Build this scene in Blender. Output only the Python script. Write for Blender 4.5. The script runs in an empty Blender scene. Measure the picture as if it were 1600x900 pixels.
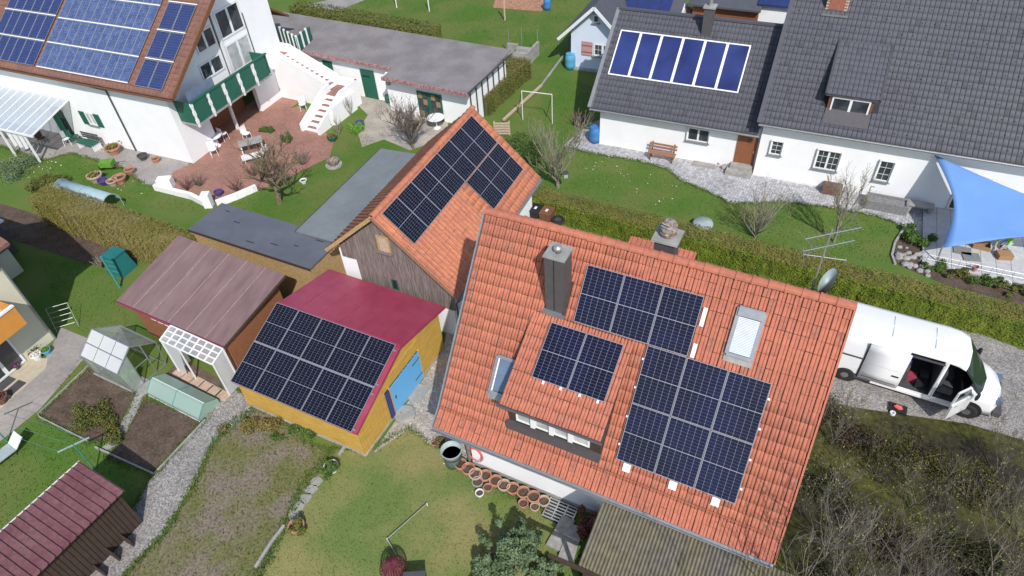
import bpy, math, random
import numpy as np
from mathutils import Matrix, Vector

# ------------------------------------------------------------------ camera, sky, sun, exposure
sc = bpy.context.scene
col = sc.collection
FOC, PITCH, ROLL, CAMH = 1052.44, math.radians(43.214), math.radians(-4.227), 21.3186
_c, _s = math.cos(PITCH), math.sin(PITCH)
_r0, _u0, _fw = Vector((1, 0, 0)), Vector((0, _s, _c)), Vector((0, _c, -_s))
_rt = _r0 * math.cos(ROLL) + _u0 * math.sin(ROLL)
_up = -_r0 * math.sin(ROLL) + _u0 * math.cos(ROLL)
cam_data = bpy.data.cameras.new("camera")
cam = bpy.data.objects.new("camera", cam_data)
col.objects.link(cam)
cam_data.sensor_width = 36.0
cam_data.lens = FOC / 1600 * 36
cam_data.clip_end = 2000
m = Matrix((_rt, _up, -_fw)).transposed().to_4x4()
m.translation = (0, 0, CAMH)
cam.matrix_world = m
sc.camera = cam

SUN_DIR = Vector((-0.1535, 0.6919, -0.7055)).normalized()      # direction the light travels
SUN_EL = math.asin(-SUN_DIR.z)
world = bpy.data.worlds.new("World"); sc.world = world
world.use_nodes = True
wn = world.node_tree
sky = wn.nodes.new("ShaderNodeTexSky"); sky.sky_type = 'NISHITA'; sky.sun_disc = False
sky.sun_elevation = SUN_EL
sky.sun_rotation = math.atan2(-SUN_DIR.x, -SUN_DIR.y)
sky.air_density = 1.0; sky.dust_density = 1.6; sky.altitude = 500
bg = wn.nodes["Background"]; bg.inputs["Strength"].default_value = 0.15
wn.links.new(sky.outputs[0], bg.inputs[0])
sun_d = bpy.data.lights.new("sun", 'SUN'); sun_d.energy = 3.8; sun_d.angle = math.radians(0.6); sun_d.color = (1.0, 0.965, 0.915)
sun = bpy.data.objects.new("sun", sun_d); col.objects.link(sun)
sun.rotation_euler = SUN_DIR.to_track_quat('-Z', 'Y').to_euler()
sun.location = (-10, -20, 60)
sc.view_settings.view_transform = 'Standard'; sc.view_settings.look = 'None'
sc.view_settings.gamma = 1.0; sc.view_settings.exposure = 0.12; sc.view_settings.use_curve_mapping = False

RND = random.Random(7)
NPR = np.random.default_rng(11)
rad = math.radians

def G(px, py, z=0.0):
    """survey: the point at height z that stands at this place of the 1600x900 photograph"""
    d = _fw + _rt * ((px - 800) / FOC) - _up * ((py - 450) / FOC)
    t = (z - CAMH) / d.z
    return Vector((d.x * t, d.y * t, z))

class Frame:
    """a plan grid turned by yaw degrees: e runs along the houses, n away from the camera"""
    def __init__(s, yaw): s.yaw = rad(yaw); s.c, s.s = math.cos(s.yaw), math.sin(s.yaw)
    def W(s, e, n, z=0.0): return Vector((e * s.c - n * s.s, e * s.s + n * s.c, z))
    def L(s, p): return (p[0] * s.c + p[1] * s.s, -p[0] * s.s + p[1] * s.c)

# ------------------------------------------------------------------ materials
MATS = {}
def mat(name, c, rough=.8, var=.12, scale=6.0, c2=None, mix_scale=1.2, mix=.5, bump=0.0, bscale=40.0, metal=0.0, spec=.4, coat=0.0, alpha=1.0, trans=0.0, stretch=None, lo=.38, hi=.62):
    m = bpy.data.materials.new(name); m.use_nodes = True
    nt = m.node_tree; b = nt.nodes["Principled BSDF"]
    b.inputs["Roughness"].default_value = rough; b.inputs["Metallic"].default_value = metal
    b.inputs["Specular IOR Level"].default_value = spec
    b.inputs["Coat Weight"].default_value = coat
    if alpha < 1: b.inputs["Alpha"].default_value = alpha
    if trans: b.inputs["Transmission Weight"].default_value = trans
    geo = nt.nodes.new("ShaderNodeNewGeometry"); src = geo.outputs["Position"]
    if stretch:
        tc = nt.nodes.new("ShaderNodeTexCoord"); mp = nt.nodes.new("ShaderNodeMapping"); mp.inputs["Scale"].default_value = stretch
        nt.links.new(tc.outputs["Object"], mp.inputs["Vector"]); src = mp.outputs["Vector"]
    def noise(sc_, det=4.0):
        n = nt.nodes.new("ShaderNodeTexNoise"); n.inputs["Scale"].default_value = sc_; n.inputs["Detail"].default_value = det
        nt.links.new(src, n.inputs["Vector"]); return n.outputs["Fac"]
    colr = nt.nodes.new("ShaderNodeRGB"); colr.outputs[0].default_value = (*c, 1); cur = colr.outputs[0]
    if c2:
        mr = nt.nodes.new("ShaderNodeMapRange"); mr.inputs["From Min"].default_value = lo; mr.inputs["From Max"].default_value = hi
        nt.links.new(noise(mix_scale, 6.0), mr.inputs["Value"])
        mx = nt.nodes.new("ShaderNodeMix"); mx.data_type = 'RGBA'; mx.inputs["B"].default_value = (*c2, 1)
        mlt = nt.nodes.new("ShaderNodeMath"); mlt.operation = 'MULTIPLY'; mlt.inputs[1].default_value = mix * 2
        mlt.use_clamp = True
        nt.links.new(mr.outputs[0], mlt.inputs[0]); nt.links.new(mlt.outputs[0], mx.inputs["Factor"])
        nt.links.new(cur, mx.inputs["A"]); cur = mx.outputs["Result"]
    if var:
        mr = nt.nodes.new("ShaderNodeMapRange"); mr.inputs["From Min"].default_value = .3; mr.inputs["From Max"].default_value = .7
        mr.inputs["To Min"].default_value = 1 - var; mr.inputs["To Max"].default_value = 1 + var
        nt.links.new(noise(scale), mr.inputs["Value"])
        vm = nt.nodes.new("ShaderNodeVectorMath"); vm.operation = 'SCALE'
        nt.links.new(cur, vm.inputs[0]); nt.links.new(mr.outputs[0], vm.inputs["Scale"]); cur = vm.outputs[0]
    nt.links.new(cur, b.inputs["Base Color"])
    if bump:
        bp = nt.nodes.new("ShaderNodeBump"); bp.inputs["Strength"].default_value = bump; bp.inputs["Distance"].default_value = .02
        nt.links.new(noise(bscale, 5.0), bp.inputs["Height"]); nt.links.new(bp.outputs[0], b.inputs["Normal"])
    MATS[name] = m
    return m

def cellmat(name, c, cj, scale, rough=.9, jit=.35, var=.2, squash=(1, 1, 1)):
    """small stones set close: voronoi cells with recessed joints (pieces of a few pixels)"""
    m = bpy.data.materials.new(name); m.use_nodes = True; nt = m.node_tree; b = nt.nodes["Principled BSDF"]; b.inputs["Roughness"].default_value = rough
    b.inputs["Specular IOR Level"].default_value = .25
    geo = nt.nodes.new("ShaderNodeNewGeometry"); mp = nt.nodes.new("ShaderNodeMapping"); mp.inputs["Scale"].default_value = squash; mp.inputs["Rotation"].default_value = (0, 0, rad(27))
    nt.links.new(geo.outputs["Position"], mp.inputs["Vector"])
    v = nt.nodes.new("ShaderNodeTexVoronoi"); v.inputs["Scale"].default_value = scale; v.inputs["Randomness"].default_value = jit
    v2 = nt.nodes.new("ShaderNodeTexVoronoi"); v2.feature = 'DISTANCE_TO_EDGE'; v2.inputs["Scale"].default_value = scale; v2.inputs["Randomness"].default_value = jit
    for q in (v, v2): nt.links.new(mp.outputs[0], q.inputs["Vector"])
    n = nt.nodes.new("ShaderNodeTexNoise"); n.inputs["Scale"].default_value = .9; n.inputs["Detail"].default_value = 5
    nt.links.new(geo.outputs["Position"], n.inputs["Vector"])
    hsv = nt.nodes.new("ShaderNodeSeparateColor"); nt.links.new(v.outputs["Color"], hsv.inputs[0])
    mr = nt.nodes.new("ShaderNodeMapRange"); mr.inputs["To Min"].default_value = 1 - var; mr.inputs["To Max"].default_value = 1 + var
    nt.links.new(hsv.outputs[0], mr.inputs["Value"])
    ad = nt.nodes.new("ShaderNodeMath"); ad.operation = 'MULTIPLY'
    mr3 = nt.nodes.new("ShaderNodeMapRange"); mr3.inputs["From Min"].default_value = .3; mr3.inputs["From Max"].default_value = .7; mr3.inputs["To Min"].default_value = .82; mr3.inputs["To Max"].default_value = 1.15
    nt.links.new(n.outputs["Fac"], mr3.inputs["Value"]); nt.links.new(mr.outputs[0], ad.inputs[0]); nt.links.new(mr3.outputs[0], ad.inputs[1])
    sc1 = nt.nodes.new("ShaderNodeVectorMath"); sc1.operation = 'SCALE'; sc1.inputs[0].default_value = c; nt.links.new(ad.outputs[0], sc1.inputs["Scale"])
    mr2 = nt.nodes.new("ShaderNodeMapRange"); mr2.inputs["From Max"].default_value = .09; nt.links.new(v2.outputs["Distance"], mr2.inputs["Value"])
    mx = nt.nodes.new("ShaderNodeMix"); mx.data_type = 'RGBA'; mx.inputs["A"].default_value = (*cj, 1)
    nt.links.new(mr2.outputs[0], mx.inputs["Factor"]); nt.links.new(sc1.outputs[0], mx.inputs["B"]); nt.links.new(mx.outputs["Result"], b.inputs["Base Color"])
    bp = nt.nodes.new("ShaderNodeBump"); bp.inputs["Strength"].default_value = .7; bp.inputs["Distance"].default_value = .02
    nt.links.new(mr2.outputs[0], bp.inputs["Height"]); nt.links.new(bp.outputs[0], b.inputs["Normal"])
    MATS[name] = m
    return m

def glassmat(name, c, rough=.08, alpha=.35):
    m = bpy.data.materials.new(name); m.use_nodes = True; b = m.node_tree.nodes["Principled BSDF"]
    b.inputs["Base Color"].default_value = (*c, 1); b.inputs["Roughness"].default_value = rough; b.inputs["Alpha"].default_value = alpha
    b.inputs["Specular IOR Level"].default_value = .6
    MATS[name] = m; return m

mat("lawn", (.08, .155, .026), .95, .22, 30, (.125, .165, .042), .35, .55, .2, 60, spec=.15)
mat("lawn_olive", (.245, .225, .09), .95, .2, 26, (.13, .185, .05), .3, .65, .2, 60, spec=.15, lo=.42, hi=.64)
mat("soil", (.115, .085, .066), .97, .25, 14, (.16, .125, .10), 1.3, .5, .6, 25, spec=.1)
mat("soil_dark", (.09, .066, .05), .97, .3, 10, (.135, .10, .078), 1.6, .4, .6, 25, spec=.1)
mat("rough_ground", (.20, .165, .13), .97, .32, 11, (.14, .145, .055), .7, .55, .6, 24, spec=.1, lo=.40, hi=.62)
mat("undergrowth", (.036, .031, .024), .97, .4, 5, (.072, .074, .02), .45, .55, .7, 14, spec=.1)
cellmat("gravel", (.345, .325, .305), (.22, .205, .195), 21, .95, 1.0, .45)
cellmat("gravel_light", (.45, .41, .36), (.3, .27, .24), 12, .95, 1.0, .25)
cellmat("cobbles", (.45, .445, .455), (.17, .165, .17), 7.0, .85, .45, .25, (1, 1.25, 1))
cellmat("clinker", (.36, .19, .145), (.28, .165, .135), 7, .9, .15, .16, (1, 2, 1))
mat("paving", (.34, .31, .285), .92, .12, 5, (.27, .25, .235), .7, .5, .2, 30)
mat("paving_beige", (.48, .42, .31), .92, .1, 4, None, bump=.1)
mat("court", (.42, .38, .32), .95, .14, 7, (.3, .27, .23), .8, .45, .3, 40)
mat("slab", (.47, .47, .47), .85, .1, 5, bump=.1)
mat("concrete", (.36, .35, .33), .92, .15, 8, (.25, .25, .23), 2, .4, .25, 40)
mat("tile", (.475, .166, .103), .82, .13, 7, (.41, .145, .095), .5, .5, .1, 60, spec=.25)
mat("tile_barn", (.53, .20, .11), .85, .16, 6, (.44, .17, .105), .8, .5, .12, 60, spec=.2)
mat("tile_old", (.40, .145, .098), .9, .2, 9, (.36, .16, .11), 3, .4, spec=.15)
mat("tile_barn_old", (.46, .185, .11), .9, .2, 9, (.40, .2, .13), 3, .4, spec=.15)
mat("tile_dark_old", (.070, .071, .086), .7, .15, 9, (.085, .085, .085), 3, .4, spec=.25)
mat("tile_brown_old", (.18, .095, .075), .9, .2, 9, spec=.15)
mat("tile_dark", (.078, .079, .097), .62, .07, 3, (.088, .089, .105), .35, .4, 0, 60, spec=.35)
mat("plaster", (.86, .86, .86), .93, .02, 1.5, (.81, .81, .805), .5, .3, .08, 60, spec=.2)
mat("plaster_cream", (.62, .60, .46), .93, .04, 1.5, None, bump=.08)
mat("plaster_blue", (.62, .69, .80), .93, .03, 1.5, None, bump=.08)
mat("plinth", (.34, .33, .33), .93, .1, 6)
mat("white", (.78, .78, .78), .55, .04, 4)
mat("white_paint", (.80, .80, .80), .28, .02, 2, spec=.5, coat=.5)
mat("chalk", (.72, .72, .72), .85, .08, 9)
mat("tyre", (.02, .02, .02), .85, .1, 8)
mat("rim", (.35, .35, .36), .35, .1, 8, metal=.8)
mat("black", (.018, .018, .02), .6, .15, 6)
mat("dark_grey", (.07, .07, .075), .6, .12, 6)
mat("slate_sheet", (.085, .08, .085), .55, .1, 5, spec=.4)
mat("zinc", (.30, .31, .32), .45, .1, 6, metal=.5)
mat("alu", (.38, .39, .40), .4, .05, 6, metal=.6)
mat("steel", (.5, .5, .5), .4, .1, 8, metal=.7)
mat("rust", (.16, .085, .05), .85, .3, 14, (.3, .3, .29), 9, .5)
mat("brown_wood", (.17, .075, .038), .7, .2, 8, stretch=None)
mat("dark_wood", (.055, .035, .026), .8, .2, 7)
mat("door_wood", (.25, .095, .045), .6, .12, 9)
mat("bench_wood", (.32, .16, .10), .75, .15, 9)
mat("barn_wood", (.24, .20, .18), .9, .3, 3.5, (.15, .12, .11), 2.0, .5, .3, 30, stretch=(9, 9, .7))
mat("pale_wood", (.42, .28, .13), .75, .18, 8, bump=.1)
mat("shed_wood", (.25, .105, .05), .8, .22, 5, stretch=(1, 1, 7), bump=.1)
mat("yellow_wood", (.56, .345, .075), .75, .16, 4, (.48, .29, .06), 2.0, .5, stretch=(1, 1, 6))
mat("blue_door", (.13, .42, .75), .5, .03, 4)
mat("blue_dark", (.025, .05, .2), .5, .05, 4)
mat("crimson", (.30, .04, .08), .42, .1, 2.2, (.34, .06, .10), .5, .4, spec=.4)
mat("mauve_sheet", (.19, .12, .118), .6, .14, 3, (.215, .142, .138), .6, .5, .05, 30, spec=.35, stretch=(1.2, .25, 1))
mat("mauve_pale", (.33, .25, .25), .7, .2, 9)
mat("mauve_corr", (.15, .06, .068), .62, .2, 8, (.185, .088, .095), 1.5, .5, .1, 40, spec=.3)
mat("grey_roof", (.17, .19, .195), .6, .06, 3, (.2, .22, .222), .4, .5, spec=.35)
mat("slate_roof", (.105, .115, .14), .7, .06, 3, (.13, .138, .16), .6, .4, spec=.3)
mat("garage_roof", (.19, .172, .17), .85, .16, 16, (.245, .225, .222), .7, .5, .1, 60, spec=.2)
mat("garage_fascia", (.25, .10, .10), .7, .2, 9, (.5, .42, .4), 7, .25)
mat("corr_fibre", (.15, .135, .115), .9, .2, 5, (.175, .16, .095), .8, .45, .2, 40, spec=.15)
mat("green_paint", (.018, .115, .075), .55, .08, 4)
mat("teal_plastic", (.02, .16, .165), .5, .1, 4)
mat("green_metal", (.06, .25, .21), .5, .1, 5)
mat("blue_plastic", (.055, .19, .46), .4, .08, 4)
mat("light_blue_plastic", (.10, .33, .52), .4, .08, 4)
mat("indigo_glaze", (.07, .05, .26), .4, .1, 5)
mat("sail_blue", (.165, .325, .66), .75, .06, .9, spec=.2)
mat("terracotta", (.40, .17, .105), .9, .2, 9, (.46, .27, .2), 5, .4)
mat("terracotta_pale", (.48, .36, .27), .9, .15, 9)
mat("brick", (.33, .12, .07), .9, .2, 11)
mat("mortar", (.45, .42, .38), .95, .1, 9)
mat("tank_grey", (.33, .40, .40), .6, .1, 5)
mat("hose_red", (.6, .11, .10), .5, .05, 5)
mat("card", (.33, .19, .10), .85, .06, 5)
mat("lime", (.27, .55, .06), .8, .08, 9)
mat("denim", (.32, .42, .55), .85, .1, 12)
mat("skin", (.5, .3, .22), .6, .05, 9)
mat("hair", (.05, .03, .02), .7, .1, 20)
mat("orange_panel", (.62, .27, .055), .6, .05, 4)
mat("pink_sun", (.48, .27, .28), .8, .05, 3)
mat("magenta", (.5, .04, .3), .7, .2, 20)
mat("bark", (.155, .13, .105), .95, .25, 12, bump=.3)
mat("bark_pale", (.235, .21, .17), .95, .25, 12)
mat("bark_grey", (.135, .12, .098), .95, .3, 12)
mat("bark_moss", (.15, .13, .06), .95, .3, 9, (.17, .14, .10), 3, .5)
mat("bark_dark", (.10, .085, .075), .95, .3, 12)
mat("twig_red", (.16, .09, .07), .9, .25, 8)
mat("bud", (.20, .22, .05), .9, .25, 6)
mat("leaf", (.055, .11, .022), .7, .3, 7, (.085, .14, .03), 1.5, .5, spec=.3)
mat("leaf_bright", (.12, .27, .03), .7, .25, 7, spec=.3)
mat("leaf_olive", (.135, .135, .035), .8, .25, 5, (.10, .12, .03), 1.4, .5, spec=.2)
mat("leaf_hedge", (.155, .185, .024), .8, .3, 3, (.105, .15, .018), 2.2, .5, spec=.2)
mat("leaf_brown", (.21, .165, .055), .85, .25, 6, (.15, .14, .045), 1.2, .5, spec=.2)
mat("leaf_hedge_dry", (.19, .17, .04), .85, .14, 4, (.25, .205, .085), .5, .4, spec=.15)
mat("leaf_grey", (.155, .215, .115), .8, .22, 6, (.105, .16, .07), 1.4, .5, spec=.2)
mat("leaf_red", (.15, .055, .04), .8, .3, 8)
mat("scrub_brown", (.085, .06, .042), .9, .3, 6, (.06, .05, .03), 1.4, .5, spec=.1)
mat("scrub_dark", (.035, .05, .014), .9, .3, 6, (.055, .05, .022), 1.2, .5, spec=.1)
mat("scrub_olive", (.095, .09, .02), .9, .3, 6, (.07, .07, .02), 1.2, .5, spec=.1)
mat("white_flower", (.75, .75, .72), .8, .05, 9)
mat("stone", (.33, .32, .30), .92, .2, 6, (.3, .29, .27), 2.2, .4, .3, 30)
mat("tub_stone", (.20, .2, .2), .9, .2, 9, bump=.2)
mat("cell", (.005, .006, .017), .25, .1, 1.5, spec=.35)
mat("cell_blue", (.007, .0085, .036), .22, .12, 1.5, (.005, .006, .018), .5, .5, spec=.4)
mat("cell_poly", (.05, .082, .20), .35, .25, 5, (.075, .115, .25), 2.5, .5, spec=.5, coat=.2)
mat("cell_poly_dark", (.025, .04, .135), .3, .15, 4, spec=.5, coat=.2)
mat("backsheet", (.27, .27, .30), .35, .04, 4, spec=.5)
mat("collector", (.014, .02, .10), .28, .12, .8, (.03, .045, .165), .35, .5, spec=.5, coat=.3)
mat("glass_dark", (.03, .036, .045), .06, .2, 3, (.09, .10, .11), 2, .3, spec=.7)
mat("glass_sky", (.12, .17, .25), .06, .1, 3, spec=.8)
mat("curtain", (.5, .51, .5), .6, .15, 6, (.3, .32, .32), 3, .4, spec=.6)
mat("shutter_slat", (.66, .70, .75), .35, .06, 5, metal=.2)
glassmat("polycarbonate", (.66, .68, .70), .3, .74)
glassmat("film_green", (.36, .50, .44), .3, .72)
mat("maroon", (.12, .02, .035), .7, .2, 9)
glassmat("pane_clear", (.6, .66, .66), .12, .38)
glassmat("canopy_glass", (.52, .58, .63), .2, .72)
glassmat("windscreen", (.02, .035, .03), .05, .82)

# ------------------------------------------------------------------ mesh helpers
class MB:
    def __init__(s): s.v = []; s.f = []; s.m = []
    def add(s, vs, fs, mi=0):
        o = len(s.v); s.v += [tuple(p) for p in vs]; s.f += [tuple(i + o for i in f) for f in fs]; s.m += [mi] * len(fs)
        return s
    def box(s, x0, x1, y0, y1, z0, z1, mi=0):
        vs = [(x, y, z) for z in (z0, z1) for y in (y0, y1) for x in (x0, x1)]
        return s.add(vs, [(0, 2, 3, 1), (4, 5, 7, 6), (0, 1, 5, 4), (2, 6, 7, 3), (0, 4, 6, 2), (1, 3, 7, 5)], mi)
    def obox(s, c, ax, ay, az, hx, hy, hz, mi=0):
        c, ax, ay, az = Vector(c), Vector(ax), Vector(ay), Vector(az)
        vs = [c + ax * (hx * i) + ay * (hy * j) + az * (hz * k) for k in (-1, 1) for j in (-1, 1) for i in (-1, 1)]
        return s.add(vs, [(0, 2, 3, 1), (4, 5, 7, 6), (0, 1, 5, 4), (2, 6, 7, 3), (0, 4, 6, 2), (1, 3, 7, 5)], mi)
    def beam(s, a, b, w, h=None, mi=0, up=(0, 0, 1)):
        a, b = Vector(a), Vector(b); h = h or w; d = (b - a); L = d.length; d.normalize()
        upv = Vector(up)
        if abs(d.dot(upv)) > .97: upv = Vector((1, 0, 0))
        x = d.cross(upv).normalized(); z = x.cross(d)
        return s.obox((a + b) / 2, d, x, z, L / 2, w / 2, h / 2, mi)
    def tube(s, pts, r, n=6, mi=0, r1=None, cap=True):
        pts = [Vector(p) for p in pts]; N = len(pts); o = len(s.v)
        px = None
        for i, p in enumerate(pts):
            d = (pts[min(i + 1, N - 1)] - pts[max(i - 1, 0)]).normalized()
            if px is None:
                a = Vector((0, 0, 1)) if abs(d.z) < .9 else Vector((1, 0, 0)); px = d.cross(a).normalized()
            px = (px - d * px.dot(d)).normalized(); py = d.cross(px)
            rr = r + ((r1 if r1 is not None else r) - r) * i / max(1, N - 1)
            for k in range(n):
                t = 2 * math.pi * k / n; s.v.append(tuple(p + px * (rr * math.cos(t)) + py * (rr * math.sin(t))))
        fs = [(o + i * n + k, o + i * n + (k + 1) % n, o + (i + 1) * n + (k + 1) % n, o + (i + 1) * n + k) for i in range(N - 1) for k in range(n)]
        if cap and n > 2: fs += [tuple(o + k for k in reversed(range(n))), tuple(o + (N - 1) * n + k for k in range(n))]
        s.f += fs; s.m += [mi] * len(fs); return s
    def lathe(s, prof, c=(0, 0, 0), n=16, mi=0, sx=1, sy=1):
        o = len(s.v); c = Vector(c)
        for (r, z) in prof:
            for k in range(n):
                t = 2 * math.pi * k / n; s.v.append((c.x + sx * r * math.cos(t), c.y + sy * r * math.sin(t), c.z + z))
        fs = [(o + i * n + k, o + i * n + (k + 1) % n, o + (i + 1) * n + (k + 1) % n, o + (i + 1) * n + k) for i in range(len(prof) - 1) for k in range(n)]
        if prof[0][0] > 1e-4: fs.append(tuple(o + k for k in reversed(range(n))))
        if prof[-1][0] > 1e-4: fs.append(tuple(o + (len(prof) - 1) * n + k for k in range(n)))
        s.f += fs; s.m += [mi] * len(fs); return s
    def prism(s, poly, z0, z1, mi=0):
        n = len(poly); vs = [(p[0], p[1], z0) for p in poly] + [(p[0], p[1], z1) for p in poly]
        return s.add(vs, [tuple(reversed(range(n))), tuple(range(n, 2 * n))] + [(i, (i + 1) % n, n + (i + 1) % n, n + i) for i in range(n)], mi)
    def xprism(s, poly, x0, x1, mi=0):
        """poly in (y, z), extruded along x"""
        n = len(poly); vs = [(x0, p[0], p[1]) for p in poly] + [(x1, p[0], p[1]) for p in poly]
        return s.add(vs, [tuple(reversed(range(n))), tuple(range(n, 2 * n))] + [(i, (i + 1) % n, n + (i + 1) % n, n + i) for i in range(n)], mi)
    def blob(s, c, r, seg=10, rings=6, jit=.15, mi=0, seed=1, flat=1.0):
        rr = random.Random(seed); o = len(s.v); c = Vector(c)
        for i in range(rings + 1):
            ph = math.pi * i / rings
            for k in range(seg):
                t = 2 * math.pi * k / seg; q = 1 + rr.uniform(-jit, jit)
                s.v.append((c.x + r[0] * q * math.sin(ph) * math.cos(t), c.y + r[1] * q * math.sin(ph) * math.sin(t), c.z - r[2] * q * math.cos(ph)))
        fs = [(o + i * seg + k, o + i * seg + (k + 1) % seg, o + (i + 1) * seg + (k + 1) % seg, o + (i + 1) * seg + k) for i in range(rings) for k in range(seg)]
        s.f += fs; s.m += [mi] * len(fs); return s
    def build(s, name, mats, parent=None, smooth=False, loc=None, rot=None):
        if not isinstance(mats, (list, tuple)): mats = [mats]
        me = bpy.data.meshes.new(name); me.from_pydata(s.v, [], s.f)
        for q in mats: me.materials.append(MATS[q])
        me.polygons.foreach_set("material_index", s.m)
        if smooth: me.polygons.foreach_set("use_smooth", [True] * len(s.f))
        me.update()
        return link(name, me, parent, loc, rot)

def link(name, me, parent=None, loc=None, rot=None):
    o = bpy.data.objects.new(name, me); col.objects.link(o)
    if parent is not None: o.parent = parent
    if loc is not None: o.location = loc
    if rot is not None: o.rotation_euler = rot
    return o
def tag(o, label, cat, group=None):
    o["label"] = label; o["category"] = cat
    if group: o["group"] = group
    return o
def thing(name, label, cat, loc=(0, 0, 0), rz=0.0, group=None):
    o = bpy.data.objects.new(name, None); col.objects.link(o); o.location = loc; o.rotation_euler = (0, 0, rz); o.empty_display_size = .3
    return tag(o, label, cat, group)
def structure(o): o["kind"] = "structure"; return o
def npmesh(name, V, Fq, mats, parent=None, k=4, mi=None, smooth=False):
    """V (n,3), Fq (m,k) numpy"""
    me = bpy.data.meshes.new(name); n, mm = len(V), len(Fq)
    me.vertices.add(n); me.vertices.foreach_set("co", np.asarray(V, np.float32).ravel())
    me.loops.add(mm * k); me.loops.foreach_set("vertex_index", np.asarray(Fq, np.int32).ravel())
    me.polygons.add(mm); me.polygons.foreach_set("loop_start", np.arange(0, mm * k, k, dtype=np.int32))
    if not isinstance(mats, (list, tuple)): mats = [mats]
    for q in mats: me.materials.append(MATS[q])
    if mi is not None: me.polygons.foreach_set("material_index", np.asarray(mi, np.int32))
    if smooth: me.polygons.foreach_set("use_smooth", np.ones(mm, bool))
    me.update(calc_edges=True); me.validate()
    return link(name, me, parent)
def leaves(centers, size, rnd=NPR, up=.3, out=None, elong=1.5):
    """leaf quads (diamonds) at the given points -> V, F"""
    c = np.asarray(centers, float); n = len(c)
    nrm = rnd.normal(size=(n, 3)); nrm[:, 2] += up
    if out is not None: nrm += out
    nrm /= np.linalg.norm(nrm, axis=1)[:, None]
    a = np.cross(nrm, rnd.normal(size=(n, 3))); a /= np.linalg.norm(a, axis=1)[:, None] + 1e-9
    b = np.cross(nrm, a); s = (size * rnd.uniform(.6, 1.3, n))[:, None]
    V = np.stack([c - a * s * elong / 2, c + b * s / 2, c + a * s * elong / 2, c - b * s / 2], 1).reshape(-1, 3)
    return V, np.arange(4 * n).reshape(n, 4)
def inpoly(x, y, poly):
    inside = np.zeros(len(x), bool); n = len(poly)
    for i in range(n):
        x0, y0 = poly[i][0], poly[i][1]; x1, y1 = poly[(i + 1) % n][0], poly[(i + 1) % n][1]
        cnd = ((y0 > y) != (y1 > y)) & (x < (x1 - x0) * (y - y0) / (y1 - y0 + 1e-12) + x0); inside ^= cnd
    return inside
def scatter(poly, per_m2, rnd=NPR):
    xs = [p[0] for p in poly]; ys = [p[1] for p in poly]
    A = (max(xs) - min(xs)) * (max(ys) - min(ys)); n = int(A * per_m2)
    x = rnd.uniform(min(xs), max(xs), n); y = rnd.uniform(min(ys), max(ys), n); k = inpoly(x, y, poly)
    return np.stack([x[k], y[k]], 1)
def PX(*pts): return [G(*p) for p in pts]

# tiles ------------------------------------------------------------
def tile_verts(w, l, style):
    if style == 'rib':
        prof = [(0, -.02), (.06, .004), (.12, .014), (.36, .014), (.43, -.006), (.50, -.010), (.57, .004), (.64, .014), (.88, .014), (.95, -.014)]
    elif style == 'flat':
        prof = [(0, -.016), (.06, .012), (.2, .016), (.5, .012), (.8, .016), (.94, .012), (1.0, -.016)]
    else:
        prof = [(0, .0), (.12, .012), (.25, .03), (.38, .012), (.5, 0), (.7, -.004), (1.0, 0)]
    n = len(prof); V = []; F = []
    for (yy, zz) in ((0, .028), (l, .004)):
        V += [(w * a, yy, zz + h) for a, h in prof]
    V += [(w * a, 0, -.004) for a, h in prof]
    for i in range(n - 1):
        F.append((i, i + 1, n + i + 1, n + i)); F.append((2 * n + i, 2 * n + i + 1, i + 1, i))
    F.append((2 * n, 0, n, n)) if False else None
    return np.array(V, float), np.array(F, int)

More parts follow.
